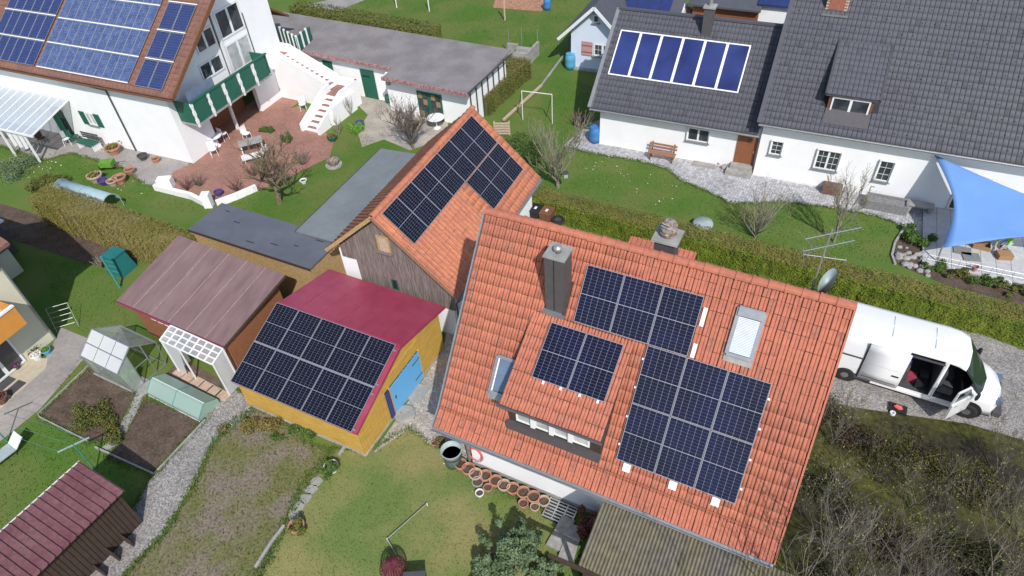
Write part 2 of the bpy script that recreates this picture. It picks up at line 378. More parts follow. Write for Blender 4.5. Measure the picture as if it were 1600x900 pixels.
def lay_tiles(root, origin, ux, uy, width, length, tw, tl, matname, style, keep=None, singles=300, near=None, jitter=.004, cuts=()):
    """lay courses of tiles on a roof slope of the house `root`. origin: lower left corner, ux along the eave, uy up the slope (all local to root).
    cuts: (x0,x1,y0,y1) rectangles left free for windows, chimneys or dormers"""
    ux, uy = Vector(ux).normalized(), Vector(uy).normalized(); uz = ux.cross(uy)
    R = np.array([list(ux), list(uy), list(uz)]).T; origin = np.array(list(origin))
    V0, F0 = tile_verts(tw, tl * (.99 if style == 'flat' else .976), style)
    nx, ny = int(round(width / tw)), int(round(length / tl)); sx, sy = width / nx, length / ny
    V0 = V0 * np.array([sx / tw, sy / tl, 1])
    mes = []
    for mm_ in (matname, matname + "_old"):
        me = bpy.data.meshes.new("tile"); me.from_pydata([tuple(v) for v in V0], [], [tuple(f) for f in F0]); me.materials.append(MATS[mm_]); me.update(); mes.append(me)
    spots = []
    for j in range(ny):
        for i in range(nx):
            cx, cy = (i + .5) * sx, (j + .5) * sy
            if any(a < cx < b and c < cy < d for a, b, c, d in cuts): continue
            spots.append((j * sy, i * sx))
    Mw = np.array(root.matrix_basis.to_3x3()); T = np.array(root.location)
    def dist(s):
        p = origin + R @ np.array([s[1], s[0], 0]); return np.linalg.norm(Mw @ p + T - np.array([0, 0, CAMH]))
    spots.sort(key=dist)
    rot = Matrix(R.tolist()).to_euler()
    for k, (y, x) in enumerate(spots[:singles]):
        jx, jy, jz = RND.uniform(-jitter, jitter), RND.uniform(-jitter, jitter) * 2, RND.uniform(0, jitter)
        link("roof_tile", mes[RND.random() < .06], root, Vector(origin + R @ np.array([x + jx, y + jy, jz])), (rot.x + RND.uniform(-.01, .01), rot.y + RND.uniform(-.012, .012), rot.z))
    rest = spots[singles:]
    if rest:
        n = len(rest); off = np.array([[x, y, 0] for y, x in rest]) + NPR.uniform(-jitter, jitter, (n, 3)) * np.array([1, 2, .6])
        V = (V0[None] + off[:, None]).reshape(-1, 3) @ R.T + origin
        F = (F0[None] + (np.arange(n) * len(V0))[:, None, None]).reshape(-1, 4)
        o = npmesh("roof_tiles_beyond" if singles else "roof_tiles", V, F, [matname, matname + "_old"], root, mi=np.repeat((NPR.uniform(0, 1, n) < .06).astype(int), len(F0))); o["kind"] = "stuff"

# solar modules -----------------------------------------------------
PW, PL, PGAP = 1.124, 1.722, .014
def module_meshes(w, l, cols, rows, cellm, gap, gapy=None, half=True, fr=.008, thick=.035, midgap=.03, framem="alu", tagn=""):
    f = MB(); f.box(0, fr, 0, l, 0, thick); f.box(w - fr, w, 0, l, 0, thick); f.box(fr, w - fr, 0, fr, 0, thick); f.box(fr, w - fr, l - fr, l, 0, thick)
    b = MB(); b.box(fr, w - fr, fr, l - fr, .006, thick - .006)
    c = MB(); mg = .010
    cw = (w - 2 * fr - 2 * mg) / cols; tot = l - 2 * fr - 2 * mg - (midgap if half else 0); ch = tot / rows
    for j in range(rows):
        y = fr + mg + j * ch + (midgap if half and j >= rows // 2 else 0)
        for i in range(cols):
            x = fr + mg + i * cw; g = gap / 2; gy_ = (gapy if gapy is not None else gap) / 2; k = min(.005, ch * .1); x0, x1, y0, y1 = x + g, x + cw - g, y + gy_, y + ch - gy_; z = thick - .004
            c.add([(x0 + k, y0, z), (x1 - k, y0, z), (x1, y0 + k, z), (x1, y1 - k, z), (x1 - k, y1, z), (x0 + k, y1, z), (x0, y1 - k, z), (x0, y0 + k, z)], [tuple(range(8))])
    out = []
    for nm, mb, mt in (("frame", f, framem), ("backsheet", b, "backsheet"), ("cells", c, cellm)):
        me = bpy.data.meshes.new(nm); me.from_pydata(mb.v, [], mb.f); me.materials.append(MATS[mt]); me.update(); out.append((nm, me))
    return out
def fix_to(o, root, pos, R):
    """fasten part o to its thing at a world place"""
    o.parent = root; mw = R.to_4x4(); mw.translation = pos
    rb = Matrix.Rotation(root.rotation_euler.z, 4, 'Z'); rb.translation = root.location
    o.matrix_local = rb.inverted() @ mw; return o
def place_module(meshes, pos, R, root, name="solar_panel"):
    """pos: world point of the lower left corner, R: 3x3 world axes as columns"""
    o = bpy.data.objects.new(name, None); col.objects.link(o); o.empty_display_size = .2; fix_to(o, root, pos, R)
    for nm, me in meshes:
        q = link(nm, me, o)
        if nm == "cells": q["kind"] = "stuff"
    return o

# windows -----------------------------------------------------------
def window(root, x0, x1, z0, z1, y, name="window", frame="white", glass="glass_dark", cols=2, bars=0, sill=True, axis='y', depth=.09, sgn=-1, fw=.06, recess=.0, surround=None):
    """window on a wall plane y (facing sgn*y) or x; frame proud of the wall, pane inside, sill below"""
    def bx(mb, a0, a1, d0, d1, b0, b1):
        d0, d1 = sorted((y + sgn * d0, y + sgn * d1))
        if axis == 'y': mb.box(a0, a1, d0, d1, b0, b1)
        else: mb.box(d0, d1, a0, a1, b0, b1)
    w = MB()
    bx(w, x0, x1, -.02, .015, z0, z1)
    wo = w.build(name, glass, root)
    f = MB()
    for a0, a1, b0, b1 in ((x0, x1, z0, z0 + fw), (x0, x1, z1 - fw, z1), (x0, x0 + fw, z0 + fw, z1 - fw), (x1 - fw, x1, z0 + fw, z1 - fw)): bx(f, a0, a1, 0, .05, b0, b1)
    for i in range(1, cols):
        xm = x0 + (x1 - x0) * i / cols; bx(f, xm - fw * .8, xm + fw * .8, 0, .045, z0 + fw, z1 - fw)
    for i in range(cols):
        xa, xb = x0 + (x1 - x0) * i / cols, x0 + (x1 - x0) * (i + 1) / cols
        for k in range(bars):
            zz = z0 + (z1 - z0) * (k + 1) / (bars + 1); bx(f, xa + fw, xb - fw, 0, .03, zz - .008, zz + .008)
        if bars: bx(f, (xa + xb) / 2 - .008, (xa + xb) / 2 + .008, 0, .028, z0 + fw, z1 - fw)
    f.build("window_frame", frame, wo)
    if surround:
        s_ = MB()
        t = .035
        bx(s_, x0 - t, x1 + t, 0, .12, z1, z1 + t); bx(s_, x0 - t, x0, 0, .12, z0, z1); bx(s_, x1, x1 + t, 0, .12, z0, z1)
        s_.build("surround", surround, wo)
    if sill:
        s_ = MB(); bx(s_, x0 - .08, x1 + .08, 0, .14, z0 - .06, z0 - .015); s_.build("sill", "zinc", wo)
    return wo

# ------------------------------------------------------------------ the ground
def sheet(name, poly, z, m, thick=None):
    mb = MB(); mb.add([(p[0], p[1], z) for p in poly], [tuple(range(len(poly)))])
    me = bpy.data.meshes.new(name); me.from_pydata(mb.v, [], mb.f); me.materials.append(MATS[m]); me.update()
    # face up
    if me.polygons[0].normal.z < 0: me.flip_normals()
    return structure(link(name, me))
sheet("lawn_ground", [(-160, -60), (160, -60), (160, 220), (-160, 220)], 0, "lawn")
P_OLIVE = PX((575, 706), (640, 668), (668, 690), (720, 716), (790, 770), (860, 800), (905, 870), (915, 1000), (300, 1000), (415, 880), (470, 760), (520, 700))
P_SOILPATCH = PX((372, 652), (400, 636), (440, 655), (475, 690), (520, 705), (478, 765), (425, 868), (405, 905), (330, 1000), (120, 1010), (190, 905), (262, 832), (300, 762), (335, 690))
P_PATH = PX((352, 600), (395, 622), (400, 640), (336, 690), (300, 765), (258, 830), (190, 905), (120, 1010), (20, 1010), (120, 905), (205, 800), (238, 745), (322, 650))
P_BED1 = PX((140, 575), (214, 617), (176, 690), (140, 692), (62, 650))
P_BED2 = PX((226, 622), (322, 656), (242, 742), (165, 715), (190, 690))
P_LEANBED = PX((285, 560), (355, 600), (338, 622), (258, 585))
sheet("front_lawn_ground", P_OLIVE, .004, "lawn_olive")
sheet("bare_ground", P_SOILPATCH, .008, "rough_ground")
sheet("gravel_path", P_PATH, .012, "gravel")
sheet("vegetable_bed_soil", P_BED1, .02, "soil_dark")
sheet("lower_vegetable_bed_soil", P_BED2, .02, "soil_dark")
sheet("shed_bed_soil", P_LEANBED, .016, "soil")
sheet("bed_path", PX((222, 588), (240, 598), (226, 622), (190, 690), (172, 705), (160, 700), (180, 680), (212, 618)), .024, "concrete")
sheet("garden_path", PX((-60, 660), (0, 612), (62, 578), (96, 512), (145, 532), (132, 560), (62, 640), (0, 690), (-60, 735)), .010, "paving")
sheet("house_terrace_paving", PX((-60, 640), (-20, 590), (20, 560), (75, 560), (72, 575), (0, 640)), .014, "paving_beige")
sheet("yard_paving", PX((700, 500), (693, 546), (583, 709), (640, 670), (668, 692), (725, 718), (830, 640), (800, 520)), .012, "gravel_light")
sheet("shade_bed_soil", PX((-60, 300), (0, 318), (62, 336), (185, 386), (232, 398), (205, 418), (135, 413), (60, 388), (0, 368), (-60, 350)), .008, "soil_dark")
sheet("cobbled_pavement", PX((880, 228), (905, 206), (935, 188), (1010, 190), (1470, 300), (1475, 345), (1446, 372), (1418, 356), (1370, 338), (1320, 328), (1230, 316), (1142, 318), (1112, 302), (1064, 282), (1042, 264), (1000, 252), (925, 240)), .008, "cobbles")
sheet("driveway", PX((1100, 560), (1250, 540), (1330, 500), (1490, 505), (1600, 548), (1800, 600), (1800, 760), (1600, 690), (1510, 665), (1440, 655), (1330, 640), (1200, 640)), .006, "gravel")
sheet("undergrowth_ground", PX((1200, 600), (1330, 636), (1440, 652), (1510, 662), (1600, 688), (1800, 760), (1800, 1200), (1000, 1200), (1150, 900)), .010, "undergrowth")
sheet("clinker_patio", PX((270, 268), (322, 247), (395, 188), (470, 165), (522, 222), (515, 246), (470, 268), (420, 292), (335, 312), (300, 303), (262, 290)), .016, "clinker")
sheet("loggia_floor", [Frame(-25.87).W(-33.9, 24.4), Frame(-25.87).W(-31.2, 24.4), Frame(-25.87).W(-30.6, 33.6), Frame(-25.87).W(-33.9, 33.6)], .013, "clinker")
sheet("house_pavement", PX((-80, 175), (0, 165), (205, 215), (300, 250), (268, 290), (225, 288), (190, 262), (112, 240), (68, 251), (0, 228), (-80, 200)), .010, "paving")
sheet("garage_court", PX((545, 150), (600, 145), (700, 180), (700, 215), (640, 235), (600, 218), (566, 230), (558, 205), (575, 180)), .010, "court")
sheet("planting_bed_soil", PX((1394, 402), (1404, 372), (1430, 362), (1452, 408), (1600, 452), (1720, 490), (1720, 515), (1600, 478), (1480, 446), (1405, 415)), .012, "soil_dark")
sheet("upper_paving", PX((460, 12), (540, -6), (570, 0), (525, 18)), .006, "paving")

# terrace under the sail, laid slab by slab
FR = Frame(-27.0)
te0, te1, tn0, tn1 = 6.6, 13.2, 28.3, 33.0
c_ = [FR.L(G(1447, 404)), FR.L(G(1600, 450))]
tb = structure(MB().prism([FR.W(te0, tn0), FR.W(te1, tn0), FR.W(te1, tn1), FR.W(te0, tn1)], .0, .10).build("terrace", "concrete"))
sm = MB().box(0, .58, 0, .58, 0, .035)
sme = bpy.data.meshes.new("slab"); sme.from_pydata(sm.v, [], sm.f); sme.materials.append(MATS["slab"]); sme.update()
i = 0
for a in range(11):
    for b in range(8):
        p = FR.W(te0 + .01 + a * .597, tn0 + .01 + b * .585, .095 + RND.uniform(0, .006))
        link("slab", sme, tb, p, (0, 0, FR.yaw))

# grass: blades over the lawns, too fine to count
def grass(name, polys, dens, h, m, avoid=()):
    P = np.concatenate([scatter(p, dens) for p in polys])
    for a in avoid:
        P = P[~inpoly(P[:, 0], P[:, 1], a)]
    n = len(P); t = NPR.uniform(0, 2 * math.pi, n); w = NPR.uniform(.012, .03, n); hh = h * NPR.uniform(.5, 1.4, n); ln = NPR.normal(0, .5, (n, 2)) * hh[:, None]
    dx, dy = np.cos(t) * w, np.sin(t) * w
    A = np.stack([P[:, 0] - dx, P[:, 1] - dy, np.full(n, .005)], 1); B = np.stack([P[:, 0] + dx, P[:, 1] + dy, np.full(n, .005)], 1)
    C_ = np.stack([P[:, 0] + ln[:, 0], P[:, 1] + ln[:, 1], hh], 1)
    V = np.stack([A, B, C_], 1).reshape(-1, 3)
    o = npmesh(name, V, np.arange(3 * n).reshape(n, 3), m, k=3); o["kind"] = "stuff"; return o
L_LEFT = PX((-40, 720), (62, 650), (140, 692), (240, 742), (205, 800), (0, 900), (-40, 900))
L_LEFT2 = PX((135, 540), (62, 650), (140, 575), (160, 570))
L_MID = PX((60, 400), (190, 420), (205, 500), (180, 540), (100, 505))
L_LH = PX((-10, 225), (110, 243), (240, 292), (330, 316), (420, 292), (520, 250), (560, 205), (600, 225), (640, 240), (470, 350), (440, 345), (250, 330), (60, 290))
L_R1 = PX((870, 120), (930, 135), (920, 180), (885, 228), (1000, 252), (1064, 282), (1112, 304), (1142, 318), (1320, 328), (1418, 356), (1395, 412), (1250, 396), (1100, 350), (850, 292), (800, 210))
L_TOP = PX((540, 5), (800, -30), (960, -30), (880, 60), (840, 130), (780, 80), (600, 45))
g_soil = [P_BED1, P_BED2]
o = grass("grass", [L_LEFT, L_LEFT2, L_MID, L_LH, L_R1, L_TOP], 90, .06, "lawn"); o["label"] = "short bright green grass of the back and side lawns"
o = grass("dry_grass", [P_OLIVE], 150, .05, "lawn_olive"); o["label"] = "short olive green and straw coloured grass of the front lawn"
P_COB = PX((885, 230), (925, 240), (1000, 252), (1042, 264), (1064, 282), (1112, 302), (1142, 318), (1230, 316), (1320, 328), (1370, 338), (1418, 356))
P_PATIO = PX((225, 288), (190, 262), (112, 240), (68, 251), (0, 228))
def edge_tufts(polys, step, wid, h, m):
    pts = []
    for poly in polys:
        for a, b in zip(poly, poly[1:] + (poly[:1] if poly not in (P_COB, P_PATIO) else [])):
            L = (Vector(b) - Vector(a)).length
            if L > 25 or L < .01: continue
            n = int(L * step); t = NPR.uniform(0, 1, n); q = np.outer(1 - t, np.array(a)[:2]) + np.outer(t, np.array(b)[:2]); pts.append(q + NPR.normal(0, wid, (n, 2)) * (.4 + .6 * np.sin(t * L * 3 + 1)[:, None] ** 2))
    P = np.concatenate(pts); n = len(P); t = NPR.uniform(0, 6.28, n); w = NPR.uniform(.012, .03, n); hh = h * NPR.uniform(.4, 1.4, n); ln = NPR.normal(0, .6, (n, 2)) * hh[:, None]
    A = np.stack([P[:, 0] - np.cos(t) * w, P[:, 1] - np.sin(t) * w, np.full(n, .01)], 1); B = np.stack([P[:, 0] + np.cos(t) * w, P[:, 1] + np.sin(t) * w, np.full(n, .01)], 1); C_ = np.stack([P[:, 0] + ln[:, 0], P[:, 1] + ln[:, 1], hh + .01], 1)
    o = npmesh("edge_grass", np.stack([A, B, C_], 1).reshape(-1, 3), np.arange(3 * n).reshape(n, 3), m, k=3); o["kind"] = "stuff"; o["label"] = "ragged grass tufts along the path, bed and lawn edges"
edge_tufts([P_PATH, P_SOILPATCH, P_OLIVE, P_BED1, P_BED2, P_COB, P_PATIO], 130, .10, .09, "lawn")
o = grass("weeds", [P_SOILPATCH], 60, .10, "leaf_olive"); o["label"] = "sparse weeds on the bare brown patch beside the gravel path"
# daisies
P = np.concatenate([scatter(PX((900, 240), (1000, 255), (1060, 285), (1060, 330), (930, 300)), 3.0), scatter(PX((20, 245), (90, 250), (110, 275), (30, 280)), 6), scatter(PX((190, 275), (240, 295), (230, 310), (180, 300)), 6), scatter(PX((690, 700), (730, 730), (740, 770), (690, 740)), 3)])
V, F = leaves(np.column_stack([P, np.full(len(P), .06)]), np.full(len(P), .055), up=3)
o = npmesh("daisies", V, F, "white_flower"); o["kind"] = "stuff"; o["label"] = "white daisies scattered over the lawns"

# ------------------------------------------------------------------ main house
FM = Frame(-29.373)
E0, N0 = -3.5, 14.4
class Bld:
    def __init__(s, name, label, cat, fr, e0, n0, z0=0.0, group=None):
        s.fr, s.e0, s.n0 = fr, e0, n0
        s.root = thing(name, label, cat, fr.W(e0, n0, z0), fr.yaw, group); bpy.context.view_layer.update()
    def e(s, e): return e - s.e0
    def n(s, n): return n - s.n0
    def box(s, name, m, e0, e1, n0, n1, z0, z1, parent=None):
        return MB().box(s.e(e0), s.e(e1), s.n(n0), s.n(n1), z0, z1).build(name, m, parent or s.root)
    def P(s, e, n, z): return Vector((s.e(e), s.n(n), z))
    def win(s, *a, **k):
        """e0,e1,z0,z1,n on a front wall"""
        e0, e1, z0, z1, n = a
        return window(s.root, s.e(e0), s.e(e1), z0, z1, s.n(n), **k)

def slope_slab(b, name, m, pts, th=.12, parent=None):
    """roof slab: four corners (e,n,z) of the top, thickened downwards"""
    t = [b.P(*p) for p in pts]; lo = [p - Vector((0, 0, th)) for p in t]
    mb = MB(); mb.add([*t, *lo], [(0, 1, 2, 3), (7, 6, 5, 4), (0, 4, 5, 1), (1, 5, 6, 2), (2, 6, 7, 3), (3, 7, 4, 0)])
    return mb.build(name, m, parent or b.root)
def gable_wall(b, name, m, e, th, ns, parent=None):
    """wall across the house at e: polygon of (n,z)"""
    return MB().xprism([(b.n(n), z) for n, z in ns], b.e(e), b.e(e) + th).build(name, m, parent or b.root)

H = Bld("main_house", "white house under an orange red tiled roof carrying black solar panels, in the foreground", "house", FM, E0, N0)
EL, ER = -8.81, 1.79
RZ, RN = 8.841, 14.411
FZ, FN = 3.738, 10.317       # fold
EZ, EN = 3.355, 9.83         # eave
BZ, BN = 3.3, 18.95
H.box("front_wall", "plaster", EL + .55, ER - .35, 10.88, 11.15, 0, 4.0)
H.box("plinth", "plinth", EL + .53, ER - .33, 10.86, 11.0, 0, .22)
H.box("back_wall", "plaster", EL + .55, ER - .35, 18.1, 18.37, 0, 3.7)
gw = [(11.15, 0), (18.1, 0), (18.1, 4.0), (RN, RZ - .35), (11.15, 4.35)]
gable_wall(H, "gable_wall", "plaster", EL + .55, .27, gw)
gable_wall(H, "gable_wall", "plaster", ER - .62, .27, gw)
slope_slab(H, "roof_deck", "dark_wood", [(EL, FN, FZ - .03), (ER, FN, FZ - .03), (ER, RN, RZ - .03), (EL, RN, RZ - .03)])
slope_slab(H, "eave_deck", "dark_wood", [(EL, EN, EZ - .03), (ER, EN, EZ - .03), (ER, FN - .003, FZ - .032), (EL, FN - .003, FZ - .032)], .1)
slope_slab(H, "back_roof", "tile", [(EL, RN, RZ), (ER, RN, RZ), (ER, BN, BZ), (EL, BN, BZ)])
def mv(v): # slope distance v below P0 -> n, z
    return 12.839 - .6258 * v, 6.881 - .780 * v
# tile courses: origin lower left at fold; up slope
sl_up = (RN - FN, RZ - FZ); SLU = math.hypot(*sl_up)
def rx(u): return u + 5.876       # u of the survey -> distance from the left verge
def ry(v): return 4.03 - v        # v of the survey -> distance above the fold
cuts = [(rx(-3.45), rx(-.5), ry(3.62), ry(.05)), (rx(2.05), rx(2.77), ry(-.40), ry(-1.75)), (rx(-4.35), rx(-3.45), ry(2.9), ry(1.7)), (rx(-3.2), rx(-2.6), ry(-.1), ry(-.5))]
lay_tiles(H.root, H.P(EL, FN, FZ), (1, 0, 0), (0, sl_up[0], sl_up[1]), ER - EL, SLU, .2, .36, "tile", 'rib', cuts=cuts, singles=180)
lo_up = (FN - EN, FZ - EZ)
lay_tiles(H.root, H.P(EL, EN, EZ), (1, 0, 0), (0, lo_up[0], lo_up[1]), ER - EL, math.hypot(*lo_up), .2, .31, "tile", 'rib', singles=106)
# ridge tiles, verge boards, gutters
rm = MB()
prof = [(.15 * math.cos(t), .15 * math.sin(t)) for t in [math.pi * k / 6 for k in range(7)]]
def ridge_tile_mesh(l, m, r=.15):
    mb = MB(); vs = []
    for x, s_ in ((0, 1.12), (.06, 1.12), (.061, 1.0), (l + .04, .94)):
        vs += [(x, r * s_ * math.cos(t), r * s_ * math.sin(t) * .85) for t in [math.pi * k / 6 for k in range(7)]]
    fs = [(i * 7 + k, (i + 1) * 7 + k, (i + 1) * 7 + k + 1, i * 7 + k + 1) for i in range(3) for k in range(6)]
    mb.add(vs, fs); me = bpy.data.meshes.new("ridge_tile"); me.from_pydata(mb.v, [], mb.f); me.materials.append(MATS[m]); me.update(); return me
rme = ridge_tile_mesh(.42, "tile")
k = int((ER - EL) / .42)
for i in range(k):
    link("ridge_tile", rme, H.root, H.P(EL + i * (ER - EL) / k, RN, RZ - .02 + RND.uniform(-.006, .006)))
for nm, e in (("verge_trim", EL - .05), ("verge_trim", ER + .003)):
    v = MB(); v.beam(H.P(e + .02, FN, FZ), H.P(e + .02, RN, RZ), .05, .16); v.beam(H.P(e + .02, EN, EZ), H.P(e + .02, FN, FZ), .05, .16)
    v.build(nm, "tile" if e > 0 else "zinc", H.root)
for k in range(9):
    n, z = mv(-2.2 + k * .75); MB().box(-.03, .03, -.05, .05, -.03, .05).build("verge_clip", "white", H.root, H.P(ER + .05, n, z))
def gutter(b, e0, e1, n, z, r=.075, m="zinc", name="gutter"):
    mb = MB(); vs = []; N = 7
    for x in (b.e(e0), b.e(e1)):
        vs += [(x, b.n(n) + r * math.cos(t), z + r * math.sin(t)) for t in [math.pi + math.pi * q / (N - 1) for q in range(N)]]
    mb.add(vs, [(q, q + 1, N + q + 1, N + q) for q in range(N - 1)])
    mb.add(vs, [(q + 1, q, N + q, N + q + 1) for q in range(N - 1)])
    mb.v = mb.v; o = mb.build(name, m, b.root)
    s_ = o.modifiers.new("t", 'SOLIDIFY'); s_.thickness = .012
    return o
gutter(H, EL - .05, ER + .02, EN - .06, EZ - .02)
MB().tube([H.P(EL + .1, EN - .06, EZ - .1), H.P(EL + .35, EN + .4, EZ - .5), H.P(EL + .45, 10.82, EZ - .9), H.P(EL + .45, 10.82, .05)], .045, 8).build("downpipe", "zinc", H.root)
# snow guard rods above the fold
for u0, u1, v in ((-.6, 4.3, 3.97), (-5.85, -4.4, 3.97)):
    n, z = mv(v); MB().tube([H.P(-2.934 + u0, n - .03, z + .07), H.P(-2.934 + u1, n - .03, z + .07)], .014, 5).build("snow_guard", "brick", H.root)
# front chimney clad in dark sheet
c0, c1, nf = -6.16, -5.57, 12.895
ch = MB().box(H.e(c0), H.e(c1), H.n(nf), H.n(nf + .6), 6.4, 9.02).build("chimney", "slate_sheet", H.root)
MB().box(H.e(c0) + .28, H.e(c0) + .30, H.n(nf) - .012, H.n(nf) - .001, 7.0, 9.0).build("seam", "black", ch)
cp = MB().box(H.e(c0) - .035, H.e(c1) + .035, H.n(nf) - .035, H.n(nf + .6) + .035, 9.02, 9.08).build("cap", "concrete", ch)
MB().lathe([(.10, 0), (.10, .1), (.13, .11), (.12, .18), (.05, .23), (.0, .24)], H.P((c0 + c1) / 2, nf + .28, 9.08), 12).build("flue_cowl", "steel", ch, True)
fl = MB(); n_, z_ = mv(-.05); fl.box(H.e(c0) - .06, H.e(c1) + .06, H.n(nf) - .12, H.n(nf) + .02, 6.86, 6.97); fl.build("flashing", "zinc", ch)
fl = MB(); fl.beam(H.P(c1 + .03, nf - .05, 6.98), H.P(c1 + .03, nf + .6, 7.78), .06, .08); fl.build("flashing", "dark_wood", ch)
# back chimney with a rusty cap
ch = MB().box(H.e(-3.6), H.e(-3.0), H.n(14.85), H.n(15.42), 6.9, 8.95).build("chimney", "slate_sheet", H.root)
MB().box(H.e(-3.68), H.e(-2.92), H.n(14.77), H.n(15.5), 8.95, 9.03).build("cap", "concrete", ch)
mb = MB()
for k in range(5): mb.lathe([(.2 + .05 * (k % 2), 0), (.24, .05), (.2, .08)], H.P(-3.3, 15.13, 9.05 + k * .075), 12)
mb.blob(H.P(-3.3, 15.13, 9.47), (.22, .22, .1), 10, 5, .25)
mb.build("rusty_cowl", "rust", ch)
# dormer (shed roof) with three panel windows
DL, DR = -6.38, -3.45
DT_N, DT_Z, DE_N, DE_Z = 12.81, 6.84, 10.28, 5.28
dm = MB().box(H.e(DL), H.e(DR), H.n(10.586), H.n(10.72), 3.98, 5.3).build("dormer", "dark_wood", H.root)
for e in (DL, DR - .1):
    MB().xprism([(H.n(10.72), 4.12), (H.n(12.7), 6.68), (H.n(12.7), 6.72), (H.n(10.72), 5.42)], H.e(e), H.e(e) + .1).build("dormer_cheek", "slate_sheet", dm)
t = [H.P(DL - .13, DE_N, DE_Z), H.P(DR + .13, DE_N, DE_Z), H.P(DR + .13, DT_N, DT_Z), H.P(DL - .13, DT_N, DT_Z)]
lo = [p - Vector((0, 0, .1)) for p in t]
MB().add([*t, *lo], [(0, 1, 2, 3), (7, 6, 5, 4), (0, 4, 5, 1), (1, 5, 6, 2), (2, 6, 7, 3), (3, 7, 4, 0)]).build("dormer_deck", "dark_wood", dm)
gz = MB(); N = 7
MB().tube([H.P(DL - .2, DE_N - .05, DE_Z - .03), H.P(DR + .18, DE_N - .05, DE_Z - .03)], .05, 6).build("dormer_gutter", "slate_sheet", dm)
# front glazing
zb, zt = 4.36, 4.86
for i in range(4):
    a = -6.12 + i * .605; b_ = a + .56
    g = MB().box(H.e(a), H.e(b_), H.n(10.56), H.n(10.58), zb, zt).build("window", "curtain", dm)
    f = MB(); y0, y1 = H.n(10.53), H.n(10.555)
    f.box(H.e(a), H.e(b_), y0, y1, zb, zb + .05); f.box(H.e(a), H.e(b_), y0, y1, zt - .05, zt); f.box(H.e(a), H.e(a) + .06, y0, y1, zb + .05, zt - .05); f.box(H.e(b_) - .06, H.e(b_), y0, y1, zb + .05, zt - .05)
    f.build("window_frame", "white", g)
for a in (-5.56, -4.955, -4.35):
    MB().box(H.e(a) - .05, H.e(a) + .095, H.n(10.47), H.n(10.52), zb, zt).build("shutter_post", "white", dm)
MB().box(H.e(DL) - .06, H.e(DR) + .06, H.n(10.42), H.n(10.585), 3.92, 4.18).build("apron", "slate_sheet", dm)
dl_up = (DT_N - DE_N, DT_Z - DE_Z)
lay_tiles(H.root, H.P(DL - .13, DE_N, DE_Z), (1, 0, 0), (0, dl_up[0], dl_up[1]), DR - DL + .26, math.hypot(*dl_up), .2, .36, "tile", 'rib', singles=0)
# roof windows
RUP = Vector((0, sl_up[0], sl_up[1])).normalized(); RNO = Vector((1, 0, 0)).cross(RUP)
def roof_window(u0, u1, v0, v1, kind):
    def q(u, v, h=0): n, z = mv(v); return H.P(-2.934 + u, n, z) + RNO * h
    f = MB()
    for a, b_ in (((u0, v0), (u1, v0)), ((u0, v1), (u1, v1))): f.beam(q(*a, .06), q(*b_, .06), .1, .14, up=RNO)
    for a, b_ in (((u0, v0), (u0, v1)), ((u1, v0), (u1, v1))): f.beam(q(*a, .06), q(*b_, .06), .1, .13, up=RNO)
    w = f.build("roof_window", "zinc", H.root)
    p = MB(); p.add([q(u0, v1, .05), q(u1, v1, .05), q(u1, v0, .05), q(u0, v0, .05)], [(0, 1, 2, 3)]); p.build("pane", "glass_sky" if kind == 'glass' else "dark_grey", w)
    if kind == 'shutter':
        n = 24
        MB().beam(q(u0, v0 + .1, .13), q(u1, v0 + .1, .13), .24, .1, up=RNO).build("shutter_box", "zinc", w)
        L_ = (v1 - v0) - .3
        sm = MB()
        for k in range(n):
            vv = v0 + .24 + L_ * (k + .5) / n
            MB().beam(q(u0 + .05, vv, .10), q(u1 - .05, vv, .10), L_ / n * .86, .02, up=RNO).build("slat", "shutter_slat", w)
    else:
        MB().beam(q(u0 + .04, v0 + .05, .10), q(u0 + .04, v1, .10), .1, .02, up=RNO).build("blind_rail", "white", w)
    MB().beam(q(u0 - .05, v1 + .12, .045), q(u1 + .05, v1 + .12, .045), .2, .02, up=RNO).build("flashing", "concrete" if kind != 'glass' else "zinc", w)
roof_window(2.08, 2.74, -1.72, -.42, 'shutter')
roof_window(-4.31, -3.7, 1.72, 2.88, 'glass')
# low lean-to behind
# solar modules of the main roof
R_main = Matrix.Rotation(FM.yaw, 3, 'Z') @ Matrix((Vector((1, 0, 0)), RUP, RNO)).transposed()
MOD = module_meshes(PW, PL, 6, 18, "cell_blue", .0065, .003, midgap=.018)
def main_pt(u, v, h): n, z = mv(v); return FM.W(-2.934 + u, n, z) + R_main @ Vector((0, 0, h))
gq = "solar panels on the main house roof"
ORD = ["leftmost", "middle", "rightmost"]
brk = MB().box(0, .1, -.14, 0, 0, .03)
for i in range(3):
    place_module(MOD, main_pt(-2 * (PW + PGAP) + i * (PW + PGAP), 0 - .01, .07), R_main, H.root)
for j in range(2):
    for i in range(3):
        o = place_module(MOD, main_pt(i * (PW + PGAP), (j + 1) * (PL + PGAP), .07), R_main, H.root)
        if j == 1:
            MB().box(0, .22, -.27, -.03, -.03, .012).build("cable_cover", "white", o, loc=(.24 + .22 * (i == 1) + .28 * (i == 2), 0, 0))
        if i == 2:
            for yy in (.45, 1.3): MB().box(0, .06, -.03, .03, -.03, .02).build("clamp", "white", o, loc=(PW + .005, yy, 0))
        if i == 0:
            for yy in (.45, 1.3): MB().box(-.05, 0, -.03, .03, -.03, .02).build("clamp", "white", o, loc=(-.005, yy, 0))
for k, (u, v0, v1) in enumerate(((1.16, -1.45, -.92), (1.16, -.42, -.02))):
    n, z = mv(v1); mb = MB().box(0, .11, 0, v1 - v0, 0, .05)
    o = mb.build("conduit_cover", "white"); fix_to(o, H.root, main_pt(u + .03, v1, .04), R_main)
